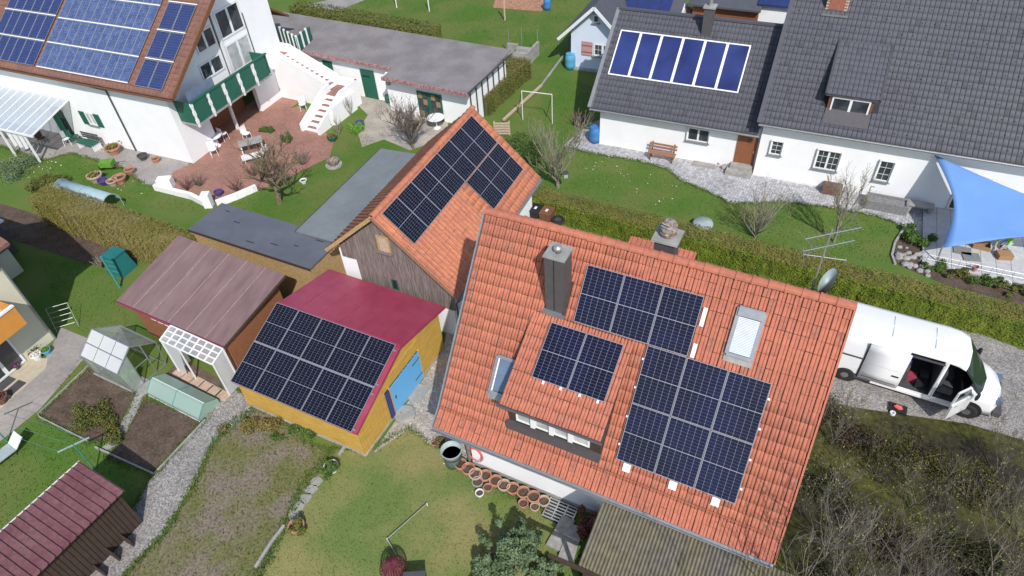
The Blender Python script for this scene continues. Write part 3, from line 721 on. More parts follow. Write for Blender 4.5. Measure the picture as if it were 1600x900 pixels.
D_UP = Vector((0, dl_up[0], dl_up[1])).normalized(); R_d = Matrix.Rotation(FM.yaw, 3, 'Z') @ Matrix((Vector((1, 0, 0)), D_UP, Vector((1, 0, 0)).cross(D_UP))).transposed()
for i in range(2):
    L_ = 1.92; p = FM.W(-5.83 + i * (PW + PGAP), DT_N, DT_Z) - R_d @ Vector((0, L_, 0)) + R_d @ Vector((0, 0, .08))
    o = place_module(MOD, p, R_d, H.root)
    for xx in (.35, .9): MB().box(0, .07, -.09, 0, -.03, .0).build("clamp", "white", o, loc=(xx, 0, 0))
# antenna and dish behind the ridge
an = thing("roof_antenna", "tall television antenna on a mast with yagi rods above the main roof ridge", "antenna", FM.W(.72, 14.75, 8.2), FM.yaw)
MB().tube([(0, 0, -.3), (0, 0, 2.55)], .025, 6).build("mast", "steel", an)
for z, ang, L_, n in ((2.4, 40, 1.5, 12), (2.0, 40, 1.4, 12), (1.65, 10, 1.0, 5)):
    d = Vector((math.cos(rad(ang)), math.sin(rad(ang)), 0)); p = Vector((-d.y, d.x, 0))
    b = MB().tube([d * -L_ * .45 + Vector((0, 0, z)), d * L_ * .55 + Vector((0, 0, z))], .011, 5).build("boom", "zinc", an)
    for k in range(n):
        c = d * (-L_ * .45 + L_ * k / (n - 1)) + Vector((0, 0, z)); h = .11 + .2 * (k == 0)
        MB().tube([c - p * h, c + p * h], .006, 4).build("rod", "steel", b)
ds = thing("satellite_dish", "pale grey satellite dish on the roof behind the antenna mast", "dish", FM.W(.95, 14.85, 8.3), FM.yaw)
mb = MB(); mb.lathe([(0, .0), (.15, .012), (.3, .05), (.38, .085)], n=20); mb.lathe([(.385, .08), (.3, .035), (.15, -.006), (0, -.02)], n=20)
o = mb.build("reflector", "tank_grey", ds, True, (0, 0, .75), (rad(82), 0, rad(60)))
MB().tube([(0, 0, -.3), (0, 0, .75)], .025, 6).build("mast", "dark_grey", ds)
MB().tube([(0, 0, .4), (-.35, -.3, .6)], .012, 5).build("arm", "dark_grey", ds)

# verandah with a corrugated roof on the front of the main house
V_ = Bld("verandah", "verandah with a mossy grey corrugated roof against the main house", "verandah", FM, -1.5, 8.5)
def corr(b, name, m, e0, e1, n0, z0, n1, z1, pitch, amp, parent=None, sharp=False):
    """corrugated sheet, ribs running n0 -> n1"""
    W_ = e1 - e0; nper = max(1, int(round(W_ / pitch))); st = 4 if not sharp else 6
    xs = []; hs = []
    for i in range(nper):
        if sharp:
            for fr_, hh in ((0, 0), (.62, 0), (.70, 1), (.82, 1), (.90, 0)): xs.append((i + fr_) * W_ / nper); hs.append(hh * amp)
        else:
            for k in range(st): xs.append((i + k / st) * W_ / nper); hs.append(amp * .5 * (1 + math.sin(2 * math.pi * k / st)))
    xs.append(W_); hs.append(0)
    n = len(xs); vs = [b.P(e0 + x, n0, z0 + h) for x, h in zip(xs, hs)] + [b.P(e0 + x, n1, z1 + h) for x, h in zip(xs, hs)]
    mb = MB(); mb.add(vs, [(i, i + 1, n + i + 1, n + i) for i in range(n - 1)])
    o = mb.build(name, m, parent or b.root); s_ = o.modifiers.new("t", 'SOLIDIFY'); s_.thickness = .012; s_.offset = -1; return o
corr(V_, "roof_sheet", "corr_fibre", -3.0, 2.9, 7.95, 2.55, 9.9, 3.05, .105, .05)
V_.box("gutter", "dark_wood", -3.9, 2.9, 7.86, 7.96, 2.40, 2.51)
for e in (-2.9, -.2, 2.6): V_.box("post", "dark_wood", e, e + .1, 8.06, 8.16, 0, 2.4)
V_.box("beam", "dark_wood", -2.95, 2.85, 8.05, 8.17, 2.40, 2.52)
V_.box("wall_plate", "dark_wood", -2.95, 2.85, 9.75, 9.83, 2.86, 2.98)
V_.box("side_rail", "dark_wood", -2.9, -2.82, 8.2, 9.7, .9, 1.0)
V_.box("side_wall", "dark_wood", -2.88, -2.84, 8.2, 10.8, 0, .85)

# ------------------------------------------------------------------ barn
FB = Frame(63.69)
B = Bld("barn", "barn with orange tiled roof, weathered board gable and solar panels behind the sheds", "barn", FB, 21.01, 13.97)
bR, bf, bb = 5.86, (10.62, 2.63), (16.75, 3.45)
be0, be1 = 16.5, 25.52
slope_slab(B, "roof_deck", "dark_wood", [(be0, bf[0], bf[1] - .03), (be1, bf[0], bf[1] - .03), (be1, 13.97, bR - .03), (be0, 13.97, bR - .03)][::-1])
slope_slab(B, "roof_deck", "dark_wood", [(be0, 13.97, bR - .03), (be1, 13.97, bR - .03), (be1, bb[0], bb[1] - .03), (be0, bb[0], bb[1] - .03)])
up = (13.97 - bf[0], bR - bf[1])
lay_tiles(B.root, B.P(be0, *bf), (1, 0, 0), (0, up[0], up[1]), be1 - be0, math.hypot(*up), .24, .36, "tile_barn", 'wave', singles=240)
up2 = (bb[0] - 13.97, bR - bb[1])
lay_tiles(B.root, B.P(be1, *bb), (-1, 0, 0), (0, -up2[0], up2[1]), be1 - be0, math.hypot(*up2), .24, .36, "tile_barn", 'wave', singles=0)
rme2 = ridge_tile_mesh(.4, "tile_barn")
for i in range(22): link("ridge_tile", rme2, B.root, B.P(be0 + i * (be1 - be0) / 22, 13.97, bR - .02 + RND.uniform(-.008, .008)))
ge = 16.78
gable_wall(B, "gable_wall", "plaster", ge + .05, .2, [(11.0, 0), (16.35, 0), (16.35, 3.4), (13.97, 5.55), (11.0, 2.85)])
# weathered vertical boards of the gable, one by one
n = 10.98
while n < 16.2:
    w = RND.uniform(.105, .14); nm = n + w / 2
    top = (5.72 - (13.97 - nm) * (5.86 - 2.63) / 3.35) if nm < 13.97 else 5.72 - (nm - 13.97) * (5.86 - 3.45) / 2.78
    if n < 15.45 or True:
        zb_ = 1.55 if n < 15.5 else 3.05
        if top - .12 > zb_:
            MB().box(B.e(ge) - .02 + RND.uniform(-.008, .008), B.e(ge) + .04, B.n(n), B.n(n + w - .012), zb_, top - .1).build("board", "barn_wood", B.root)
    n += w
B.box("window", "terracotta_pale", ge - .045, ge - .022, 13.62, 14.1, 3.98, 4.72)
w_ = B.box("window", "glass_dark", ge - .05, ge - .03, 13.62, 13.9, 1.95, 2.45); MB().box(B.e(ge) - .06, B.e(ge) - .05, B.n(13.6), B.n(13.92), 1.9, 1.95).build("window_frame", "green_paint", w_); MB().box(B.e(ge) - .06, B.e(ge) - .05, B.n(13.6), B.n(13.66), 1.95, 2.45).build("window_frame", "green_paint", w_); MB().box(B.e(ge) - .06, B.e(ge) - .05, B.n(13.86), B.n(13.92), 1.95, 2.45).build("window_frame", "green_paint", w_)
f = MB()
for a, b_, c, d in ((13.56, 14.16, 4.72, 4.8), (13.56, 13.64, 4.0, 4.72), (14.08, 14.16, 4.0, 4.72)): f.box(B.e(ge) - .07, B.e(ge) - .04, B.n(a), B.n(b_), c, d)
f.build("window_frame", "pale_wood", B.root)
B.box("window_sill", "barn_wood", ge - .16, ge - .02, 13.5, 14.22, 3.9, 3.98)
B.box("side_wall", "plaster", ge + .25, be1 - .3, 11.0, 11.2, 0, 2.85)
B.box("side_wall", "plaster", ge + .25, be1 - .3, 16.15, 16.35, 0, 3.6)
gable_wall(B, "far_gable_wall", "plaster", be1 - .5, .2, [(11.2, 0), (16.15, 0), (16.15, 3.4), (13.97, 5.55), (11.2, 2.95)])
B.box("lower_wall", "plaster", ge - .03, ge + .05, 11.02, 16.3, 0, 1.54)
for nm, a, b_ in (("verge_board", (bf[0], bf[1]), (13.97, bR)), ("verge_board", (bb[0], bb[1]), (13.97, bR))):
    MB().beam(B.P(be0 - .02, a[0], a[1] - .02), B.P(be0 - .02, b_[0], b_[1] - .02), .04, .16).build(nm, "pale_wood" if a[0] > 13 else "bench_wood", B.root)
gutter(B, be0, be1, bf[0] - .06, bf[1] - .02, .07)
B_UP = Vector((0, up[0], up[1])).normalized(); BNO = Vector((1, 0, 0)).cross(B_UP)
R_b = Matrix.Rotation(FB.yaw, 3, 'Z') @ Matrix((Vector((1, 0, 0)), B_UP, BNO)).transposed()
MODB = module_meshes(PW, PL, 6, 18, "cell", .006, .003, midgap=.016)
def barn_pt(u, v, h):
    q = Vector((21.01 + u, 13.97, bR)); s_ = Vector((0, up[0], up[1])).normalized()
    return FB.W(q.x, q.y - s_.y * v, q.z - s_.z * v) + R_b @ Vector((0, 0, h))
ORD7 = ["first", "second", "third", "fourth", "fifth", "sixth", "seventh"]
for i in range(7):
    place_module(MODB, barn_pt(-4.08 + i * (PW + PGAP), .2 + PL, .09), R_b, B.root)
for i in range(3):
    place_module(MODB, barn_pt(.48 + i * (PW + PGAP), .24 + 2 * PL, .09), R_b, B.root)
MB().tube([B.P(16.95, 10.56, 2.55), B.P(16.95, 10.6, 2.3), B.P(16.8, 10.9, 2.0), B.P(16.8, 10.9, 0)], .04, 6).build("downpipe", "dark_grey", B.root)

# ------------------------------------------------------------------ yellow shed with the crimson roof
FS = Frame(-29.04)
S = Bld("yellow_shed", "yellow wooden shed with crimson sheet roof and open blue door", "shed", FS, -14.84, 12.66)
se0, se1 = -17.76, -11.92
sR, sf, sb = 2.95, (9.42, 1.68), (15.73, 2.23)
slope_slab(S, "roof_sheet", "crimson", [(se0, sf[0], sf[1]), (se1, sf[0], sf[1]), (se1, 12.66, sR), (se0, 12.66, sR)], .06)
slope_slab(S, "roof_sheet", "crimson", [(se0, 12.66, sR), (se1, 12.66, sR), (se1, sb[0], sb[1]), (se0, sb[0], sb[1])], .06)
for k in range(1, 6):
    a = se0 + k * (se1 - se0) / 6; MB().beam(S.P(a, 12.70, sR + .002), S.P(a, sb[0], sb[1] + .002), .03, .012).build("sheet_joint", "crimson", S.root)
MB().beam(S.P(se0, 12.66, sR + .01), S.P(se1, 12.66, sR + .01), .16, .03).build("ridge_cap", "crimson", S.root)
for a in ((sf[0], sf[1]), (sb[0], sb[1])):
    MB().beam(S.P(se1 + .015, a[0], a[1] - .05), S.P(se1 + .015, 12.66, sR - .05), .03, .14).build("verge_trim", "crimson", S.root)
# boarded walls
def boards_h(b, e0, e1, n, z0, z1, step, name="board", m="yellow_wood", out=-1):
    z = z0
    while z < z1 - .02:
        b.box(name, m, e0, e1, n - .012 if out < 0 else n, n if out < 0 else n + .012, z + .008, min(z + step, z1)); z += step
S.box("front_wall", "yellow_wood", se0 + .12, se1 - .12, 9.6, 9.68, .06, 1.68)
S.box("back_wall", "yellow_wood", se0 + .12, se1 - .12, 15.3, 15.38, .06, 2.22)
boards_h(S, se0 + .11, se1 - .11, 9.598, .1, 1.66, .19)
gy = [(9.68, .06), (15.3, .06), (15.3, 2.2), (12.66, 2.86), (9.68, 1.72)]
gable_wall(S, "gable_wall", "yellow_wood", se1 - .2, .08, gy)
gable_wall(S, "gable_wall", "yellow_wood", se0 + .12, .08, gy)
S.box("lintel", "yellow_wood", se1 - .125, se1 - .1, 11.3, 13.75, 1.66, 2.2)
for (a, b_) in ((9.66, 11.3), (13.75, 15.32)):      # vertical boards either side of the door
    n = a
    while n < b_:
        w = .2; nm = min(n + w, b_); mid = (n + nm) / 2
        zt_ = 2.80 - abs(mid - 12.66) * (.36 if mid < 12.66 else .235)
        S.box("board", "yellow_wood", se1 - .118, se1 - .1, n + .006, nm - .006, .08, zt_ - .03); n += w
dr = S.box("door_opening", "black", se1 - .119, se1 - .09, 11.35, 13.7, .08, 1.66)
d_ = S.box("door", "blue_door", se1 - .085, se1 - .05, 11.62, 13.62, .1, 1.62)
for a, b_, z0, z1 in ((11.56, 11.62, .08, 1.7), (13.62, 13.70, .08, 1.7)): S.box("door_frame", "yellow_wood", se1 - .10, se1 - .035, a, b_, z0, z1)
MB().box(S.e(se1) - .05, S.e(se1) - .02, S.n(11.78), S.n(11.84), .85, 1.0).build("handle", "dark_grey", d_)
for z in (.4, 1.3): MB().box(S.e(se1) - .05, S.e(se1) - .04, S.n(13.1), S.n(13.6), z, z + .05).build("hinge", "dark_grey", d_)
zz = MB()
for k in range(9):
    a = 12.1 + k * .165; h = .06 + .11 * ((k * 37) % 5) / 5
    zz.add([(S.e(se1) - .052, S.n(a), 1.62), (S.e(se1) - .052, S.n(a + .165), 1.62), (S.e(se1) - .052, S.n(a + .08), 1.62 + h)], [(0, 1, 2)])
zz.build("jagged_top", "blue_door", d_)
MB().beam(S.P(se1 - .07, 11.35, 0.85), S.P(se1 - .07, 11.62, .85), .05, 1.5).build("door_leaf", "blue_dark", S.root)
for e, n in ((se1 - .16, 9.62), (se1 - .16, 15.3), (se0 + .1, 9.62)):
    S.box("corner_post", "yellow_wood", e - .05, e + .05, n - .05, n + .05, .05, 2.0 if n > 10 else 1.66)
S.box("plinth", "concrete", se0 + .08, se1 - .06, 9.55, 15.42, 0, .075)
S_UP = Vector((0, 12.66 - sf[0], sR - sf[1])).normalized(); SNO = Vector((1, 0, 0)).cross(S_UP)
R_s = Matrix.Rotation(FS.yaw, 3, 'Z') @ Matrix((Vector((1, 0, 0)), S_UP, SNO)).transposed()
for j in range(2):
    for i in range(5):
        v = (j + 1) * (PL + .01) + .0 + .03 * j; p = FS.W(se0 + .01 + i * (PW + PGAP), 12.66 - S_UP.y * v, sR - S_UP.z * v) + R_s @ Vector((0, 0, .05))
        o = place_module(MODB, p, R_s, S.root)
        if i == 0 and j == 0:
            r_ = MB().box(0, 5 * (PW + PGAP), -.03, .03, 0, .03).build("mounting_rail", "alu"); fix_to(r_, S.root, p - R_s @ Vector((0, .015, 0)), R_s)
        if i == 4:
            for yy in (.12, 1.5): MB().box(0, .1, -.03, .03, -.04, .02).build("clamp", "alu", o, loc=(PW + .005, yy, 0))

# ------------------------------------------------------------------ mauve roofed wooden shed
FV = Frame(-31.0)
Mv = Bld("wooden_shed", "brown wooden shed with a plain mauve sheet roof beside the greenhouse", "shed", FV, -21.8, 11.2)
slope_slab(Mv, "roof_deck", "dark_wood", [(-25.35, 9.62, 2.24), (-19.1, 9.72, 2.24), (-18.7, 13.2, 3.28), (-25.0, 13.2, 3.28)], .1)
for i in range(6):   # wide sheets with raised seams
    a = i / 6; b_ = (i + 1) / 6 - .004
    lo_ = lambda t: (-25.35 + 6.25 * t, 9.62 + .10 * t); hi_ = lambda t: (-25.0 + 6.3 * t, 13.2)
    t = [Mv.P(*lo_(a), 2.27), Mv.P(*lo_(b_), 2.27), Mv.P(*hi_(b_), 3.31), Mv.P(*hi_(a), 3.31)]
    l_ = [p - Vector((0, 0, .025)) for p in t]
    MB().add([*t, *l_], [(0, 1, 2, 3), (7, 6, 5, 4), (0, 4, 5, 1), (1, 5, 6, 2), (2, 6, 7, 3), (3, 7, 4, 0)]).build("roof_sheet", "mauve_sheet", Mv.root)
    if i: MB().beam(Mv.P(*lo_(a - .002), 2.275), Mv.P(*hi_(a - .002), 3.315), .02, .03).build("seam", "mauve_pale", Mv.root)
Mv.box("front_wall", "shed_wood", -24.95, -19.2, 9.92, 10.0, 0, 2.2)
z = .05
while z < 2.1: Mv.box("board", "shed_wood", -24.96, -19.19, 9.905, 9.92, z, z + .185); z += .2
gable_wall(Mv, "side_wall", "shed_wood", -19.28, .08, [(10.0, 0), (12.95, 0), (12.95, 3.1), (10.0, 2.26)])
gable_wall(Mv, "side_wall", "shed_wood", -24.95, .08, [(10.0, 0), (12.95, 0), (12.95, 3.1), (10.0, 2.26)])
Mv.box("back_wall", "shed_wood", -24.95, -19.2, 12.95, 13.03, 0, 3.1)
MB().beam(Mv.P(-25.3, 9.59, 2.17), Mv.P(-19.12, 9.69, 2.17), .04, .1).build("fascia", "crimson", Mv.root)
for i in range(3): Mv.box("hanging_slat", "chalk", -23.9 + i * .42, -23.6 + i * .42, 9.86, 9.90, 1.55, 1.62)

# glazed lean-to in front of it, with an old window grid as roof
Lt = Bld("glazed_lean_to", "white lean-to with a grid window as roof in front of the mauve shed", "lean-to", FV, -20.6, 9.2)
x0, x1, y0, y1 = -22.05, -19.1, 8.95, 9.62
g = MB()
for i in range(8): 
    a = x0 + (x1 - x0) * i / 7; g.beam(Lt.P(a, y0, 2.0), Lt.P(a, y1, 2.22), .045, .05)
for j in range(4):
    n = y0 + (y1 - y0) * j / 3; zq = 2.0 + .22 * j / 3; g.beam(Lt.P(x0, n, zq), Lt.P(x1, n, zq), .045, .05)
g.build("grid_roof", "white", Lt.root)
for i in range(7):
    for j in range(3):
        a, b_ = x0 + (x1 - x0) * i / 7 + .03, x0 + (x1 - x0) * (i + 1) / 7 - .03; n, m_ = y0 + (y1 - y0) * j / 3 + .03, y0 + (y1 - y0) * (j + 1) / 3 - .03
        zq = lambda q: 2.0 + .22 * (q - y0) / (y1 - y0) - .005
        MB().add([Lt.P(a, n, zq(n)), Lt.P(b_, n, zq(n)), Lt.P(b_, m_, zq(m_)), Lt.P(a, m_, zq(m_))], [(0, 1, 2, 3)]).build("roof_pane", "pane_clear", Lt.root)
for a in (x0, -21.03, x1):
    MB().beam(Lt.P(a, y0 + .03, 0), Lt.P(a, y0 + .03, 1.98), .05).build("post", "white", Lt.root)
MB().beam(Lt.P(x1, y1, 0), Lt.P(x1, y1, 2.2), .05).build("post", "white", Lt.root)
for a in (x0, x1):
    MB().add([Lt.P(a, y0 + .05, .05), Lt.P(a, y1, .05), Lt.P(a, y1, 2.18), Lt.P(a, y0 + .05, 1.97)], [(0, 1, 2, 3)]).build("side_pane", "polycarbonate", Lt.root)
MB().add([Lt.P(x0 + .05, y0 + .03, .05), Lt.P(x0 + .5, y0 + .03, .05), Lt.P(x0 + 1.0, y0 + .03, 1.95), Lt.P(x0 + .05, y0 + .03, 1.95)], [(0, 1, 2, 3)]).build("side_pane", "polycarbonate", Lt.root)

# ------------------------------------------------------------------ flat roofed carport and long grey roof
Cp = Bld("flat_roof_store", "timber store with a flat blue grey felt roof behind the mauve shed", "store", Frame(-29.0), -22, 16.3)
Cp.box("roof", "slate_roof", -25.55, -18.3, 15.2, 17.45, 2.42, 2.5)
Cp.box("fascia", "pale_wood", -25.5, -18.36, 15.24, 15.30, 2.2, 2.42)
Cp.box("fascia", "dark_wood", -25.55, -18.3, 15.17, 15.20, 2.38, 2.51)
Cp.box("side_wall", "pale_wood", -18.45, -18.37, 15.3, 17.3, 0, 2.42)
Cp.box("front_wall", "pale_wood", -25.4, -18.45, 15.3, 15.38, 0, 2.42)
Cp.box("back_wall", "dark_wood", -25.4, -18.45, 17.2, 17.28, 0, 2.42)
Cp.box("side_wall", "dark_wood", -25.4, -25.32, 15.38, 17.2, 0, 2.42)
for a, b_ in ((-23.9, 16.5), (-21.1, 15.9), (-20.0, 16.2), (-19.3, 16.9), (-24.9, 17.0), (-22.3, 15.6)):
    Cp.box("leaf_litter", "black", a, a + RND.uniform(.08, .5), b_, b_ + .04, 2.5, 2.512)
Gr = Bld("long_grey_outbuilding", "long outbuilding with a smooth grey green flat roof along the barn", "outbuilding", FB, 21.5, 18)
slope_slab(Gr, "roof", "grey_roof", [(17.75, 16.3, 2.72), (25.4, 16.3, 2.72), (25.4, 19.7, 2.58), (17.95, 19.7, 2.58)], .07)
Gr.box("side_wall", "plaster", 18.1, 25.2, 19.4, 19.5, 0, 2.5)
Gr.box("end_wall", "plaster", 25.1, 25.2, 16.4, 19.4, 0, 2.5)
Gr.box("end_wall", "plaster", 18.1, 18.2, 16.4, 19.4, 0, 2.5)
Gr.box("edge_trim", "dark_grey", 17.94, 25.42, 19.70, 19.74, 2.5, 2.6)

# ------------------------------------------------------------------ corrugated shed bottom left
FC = Frame(58.56)
Cs = Bld("log_store", "wooden log store with a ribbed mauve roof at the lower left corner", "shed", FC, -1, 18.5)
corr(Cs, "roof_sheet", "mauve_corr", -6.0, 3.52, 17.45, 2.2, 19.6, 2.4, .245, .05, sharp=True)
Cs.box("side_wall", "dark_wood", -5.8, 3.3, 17.85, 17.93, 0, 2.15)
e = -5.8
while e < 3.3:
    w = RND.uniform(.12, .17); Cs.box("board", "dark_wood", e, e + w - .02, 17.82, 17.85, 0, 2.12 + RND.uniform(-.02, .03)); e += w
Cs.box("back_wall", "dark_wood", -5.8, 3.3, 19.4, 19.48, 0, 2.3)
Cs.box("end_wall", "dark_wood", 3.22, 3.3, 17.93, 19.4, 0, 2.15)
Cs.box("fascia", "chalk", -6.0, 3.52, 19.61, 19.64, 2.34, 2.42)
for k in range(30): Cs.box("leaning_stake", "dark_wood", -5.5 + k * .28, -5.45 + k * .28, 17.3 + RND.uniform(-.15, .1), 17.8, 0.0, RND.uniform(.15, .5)) if k % 2 else None

# ------------------------------------------------------------------ greenhouse and plastic tunnel
Gh = Bld("greenhouse", "small aluminium greenhouse with milky panes beside the vegetable bed", "greenhouse", FV, -24, 8.15)
ga, gb = -25.2, -22.9
zr_, ze_, nr_, nf_, nb_ = 2.0, 1.3, 8.15, 7.2, 9.12
fm = MB()
def b_(p, q, w=.04): fm.beam(Gh.P(*p), Gh.P(*q), w)
for e in (ga, gb):
    b_((e, nf_ + .12, 0), (e, nf_, ze_)); b_((e, nb_ - .12, 0), (e, nb_, ze_)); b_((e, nf_, ze_), (e, nr_, zr_)); b_((e, nb_, ze_), (e, nr_, zr_)); b_((e, nf_ + .12, .04), (e, nb_ - .12, .04))
for n, z in ((nf_, ze_), (nb_, ze_), (nr_, zr_), (nf_ + .12, .04), (nb_ - .12, .04), ((nf_ + nr_) / 2, (ze_ + zr_) / 2)): b_((ga, n, z), (gb, n, z))
b_((gb, 7.85, 0), (gb, 7.85, 1.72), .035); b_((gb, 8.5, 0), (gb, 8.5, 1.72), .035); b_((gb, 7.85, .95), (gb, 8.5, .95), .03)
for e in (ga + .77, ga + 1.54): b_((e, nf_ + .12, 0), (e, nf_, ze_), .03)
fm.build("frame", "alu", Gh.root)
def pane(b, pts, m, name="pane", parent=None):
    return MB().add([b.P(*p) for p in pts], [tuple(range(len(pts)))]).build(name, m, parent or b.root)
nm_, zm_ = (nf_ + nr_) / 2, (ze_ + zr_) / 2
for k in range(3):
    a, c = ga + k * .767 + .02, ga + (k + 1) * .767 - .01
    pane(Gh, [(a, nf_ + .02, ze_ + .01), (c, nf_ + .02, ze_ + .01), (c, nm_ - .015, zm_), (a, nm_ - .015, zm_)], "polycarbonate")
    pane(Gh, [(a, nm_ + .015, zm_ + .012), (c, nm_ + .015, zm_ + .012), (c, nr_ - .02, zr_ - .01), (a, nr_ - .02, zr_ - .01)], "polycarbonate")
    pane(Gh, [(a, nr_ + .02, zr_ - .01), (c, nr_ + .02, zr_ - .01), (c, nb_ - .02, ze_ + .01), (a, nb_ - .02, ze_ + .01)], "pane_clear")
    pane(Gh, [(a, nf_ + .11, .06), (c, nf_ + .11, .06), (c, nf_ + .01, ze_ - .02), (a, nf_ + .01, ze_ - .02)], "pane_clear")
pane(Gh, [(ga, nf_ + .12, .06), (ga, nb_ - .12, .06), (ga, nb_, ze_), (ga, nr_, zr_), (ga, nf_, ze_)], "pane_clear")
pane(Gh, [(gb, nf_ + .14, .06), (gb, 7.83, .06), (gb, 7.83, 1.70), (gb, nf_ + .02, ze_)], "pane_clear")
Tn = Bld("cloche_tunnel", "low green plastic cloche tunnel between the soil bed and the lean-to", "cloche", FV, -20.7, 8.0)
xs = (-22.2, -19.2); pr = [(7.5, .0), (7.51, .22), (7.9, .60), (8.02, .62), (8.5, .32), (8.54, 0)]
mb = MB(); vs = [Tn.P(x, n, z) for x in xs for n, z in pr]; k = len(pr)
mb.add(vs, [(i, i + 1, k + i + 1, k + i) for i in range(k - 1)]); mb.build("film", "film_green", Tn.root, False)
for x in (xs[0], (xs[0] + xs[1]) / 2, xs[1]): MB().tube([Tn.P(x, n, z + .01) for n, z in pr], .014, 5).build("hoop", "green_metal", Tn.root)
for n, z in ((8.0, .62), (7.5, .02)): MB().tube([Tn.P(xs[0], n, z), Tn.P(xs[1], n, z)], .014, 5).build("rail", "chalk", Tn.root)
pane(Tn, [(xs[1], n, z) for n, z in pr], "film_green", "end_sheet"); pane(Tn, [(xs[0], n, z) for n, z in pr], "film_green", "end_sheet")

# ------------------------------------------------------------------ right hand house: low wing and tall wing
FR = Frame(-27.0)
def r_pt(e, n, z): return FR.W(e, n, z)
R1 = Bld("low_wing_house", "white house wing with dark tiled roof carrying six blue solar collectors", "house", FR, -6, 36)
a0, a1 = -11.07, -1.9
rz1, rn1, ez1, en1 = 6.20, 37.85, 2.45, 33.0
slope_slab(R1, "roof_deck", "dark_grey", [(a0, en1, ez1 - .03), (a1, en1, ez1 - .03), (a1, rn1, rz1 - .03), (a0, rn1, rz1 - .03)])
slope_slab(R1, "back_roof", "tile_dark", [(a0, rn1, rz1), (a1, rn1, rz1), (a1, 42.6, ez1), (a0, 42.6, ez1)])
u1 = (rn1 - en1, rz1 - ez1)
def r1y(v): return math.hypot(*u1) - v
lay_tiles(R1.root, R1.P(a0, en1, ez1), (1, 0, 0), (0, u1[0], u1[1]), a1 - a0, math.hypot(*u1), .215, .36, "tile_dark", 'flat', singles=0, cuts=[])
R1.box("front_wall", "plaster", -10.55, -1.75, 33.4, 33.65, 0, 2.62)
R1.box("back_wall", "plaster", -10.55, -1.75, 42.0, 42.2, 0, 2.8)
gable_wall(R1, "gable_wall", "plaster", -10.55, .2, [(33.65, 0), (42.0, 0), (42.0, 2.7), (rn1, 5.95), (33.65, 2.68)])
MB().beam(R1.P(a0 - .03, en1, ez1 + .03), R1.P(a0 - .03, rn1, rz1 + .03), .2, .1).build("verge_trim", "zinc", R1.root)
MB().beam(R1.P(a0, rn1, rz1 + .05), R1.P(a1, rn1, rz1 + .05), .26, .1).build("ridge_cap", "tile_dark", R1.root)
R1.box("soffit", "white", a0 + .05, a1, 33.02, 33.4, 2.32, 2.36)
gutter(R1, a0, a1 + .1, en1 - .07, ez1 - .03, .07)
R1.win(-5.52, -4.35, 1.28, 2.06, 33.4, glass="glass_dark", cols=2, bars=0, surround="chalk")
d_ = R1.box("door", "door_wood", -2.86, -1.80, 33.36, 33.398, .42, 2.1); MB().box(R1.e(-2.35), R1.e(-2.0), R1.n(33.34), R1.n(33.358), 1.75, 1.95).build("door_panel", "brown_wood", d_)
MB().box(R1.e(-1.95), R1.e(-1.9), R1.n(33.32), R1.n(33.358), 1.15, 1.3).build("handle", "steel", d_)
st = R1.box("door_step", "stone", -3.1, -1.75, 32.6, 33.38, 0, .24); MB().box(R1.e(-2.95), R1.e(-1.8), R1.n(32.95), R1.n(33.375), .24, .42).build("upper_step", "stone", st)
R1.box("light_well", "paving", -4.95, -3.75, 32.95, 33.38, 0, .05)
ch = R1.box("chimney", "slate_sheet", -6.15, -5.65, 37.0, 37.5, 5.0, 7.05); MB().box(R1.e(-6.22), R1.e(-5.58), R1.n(36.93), R1.n(37.57), 7.05, 7.13).build("cap", "concrete", ch)
MB().tube([R1.P(-5.9, 37.25, 7.1), R1.P(-5.9, 37.25, 7.75)], .1, 8).build("flue", "steel", ch)
U1 = Vector((0, u1[0], u1[1])).normalized(); R_r1 = Matrix.Rotation(FR.yaw, 3, 'Z') @ Matrix((Vector((1, 0, 0)), U1, Vector((1, 0, 0)).cross(U1))).transposed()
# six collectors on the low wing
cw, cl = 1.195, 2.74
cf = MB(); cf.box(0, .07, 0, cl, 0, .1); cf.box(cw - .07, cw, 0, cl, 0, .1); cf.box(.07, cw - .07, 0, .07, 0, .1); cf.box(.07, cw - .07, cl - .07, cl, 0, .1)
cg = MB().box(.07, cw - .07, .07, cl - .07, .03, .085)
cme = []
for nm, mb, mt in (("frame", cf, "white"), ("absorber", cg, "collector")):
    me = bpy.data.meshes.new(nm); me.from_pydata(mb.v, [], mb.f); me.materials.append(MATS[mt]); me.update(); cme.append((nm, me))
for i in range(6):
    v = 4.08; p = FR.W(-10.57 + i * cw, rn1 - U1.y * v, rz1 - U1.z * v) + R_r1 @ Vector((0, 0, .06))
    place_module(cme, p, R_r1, R1.root, "solar_collector")

# tall wing
R2 = Bld("tall_wing_house", "white house wing with a large dark tiled roof and dormer at the upper right", "house", FR, 5, 37)
b0, b1 = -1.92, 17.0
ez2, en2, rn2 = 3.35, 32.62, 40.0; rz2 = ez2 + (rn2 - en2) * .773
slope_slab(R2, "roof_deck", "dark_grey", [(b0, en2, ez2 - .03), (b1, en2, ez2 - .03), (b1, rn2, rz2 - .03), (b0, rn2, rz2 - .03)])
slope_slab(R2, "back_roof", "tile_dark", [(b0, rn2, rz2), (b1, rn2, rz2), (b1, 47, 3.6), (b0, 47, 3.6)])
u2 = (rn2 - en2, rz2 - ez2); U2 = Vector((0, *u2)).normalized()
lay_tiles(R2.root, R2.P(b0, en2, ez2), (1, 0, 0), (0, u2[0], u2[1]), b1 - b0, math.hypot(*u2), .215, .36, "tile_dark", 'flat', singles=0, cuts=[(2.9, 4.9, 1.1, 3.9)])
R2.box("front_wall", "plaster", -1.7, 16.8, 33.05, 33.3, 0, 3.52)
R2.box("plinth", "chalk", -1.72, 16.8, 33.03, 33.2, 0, .12)
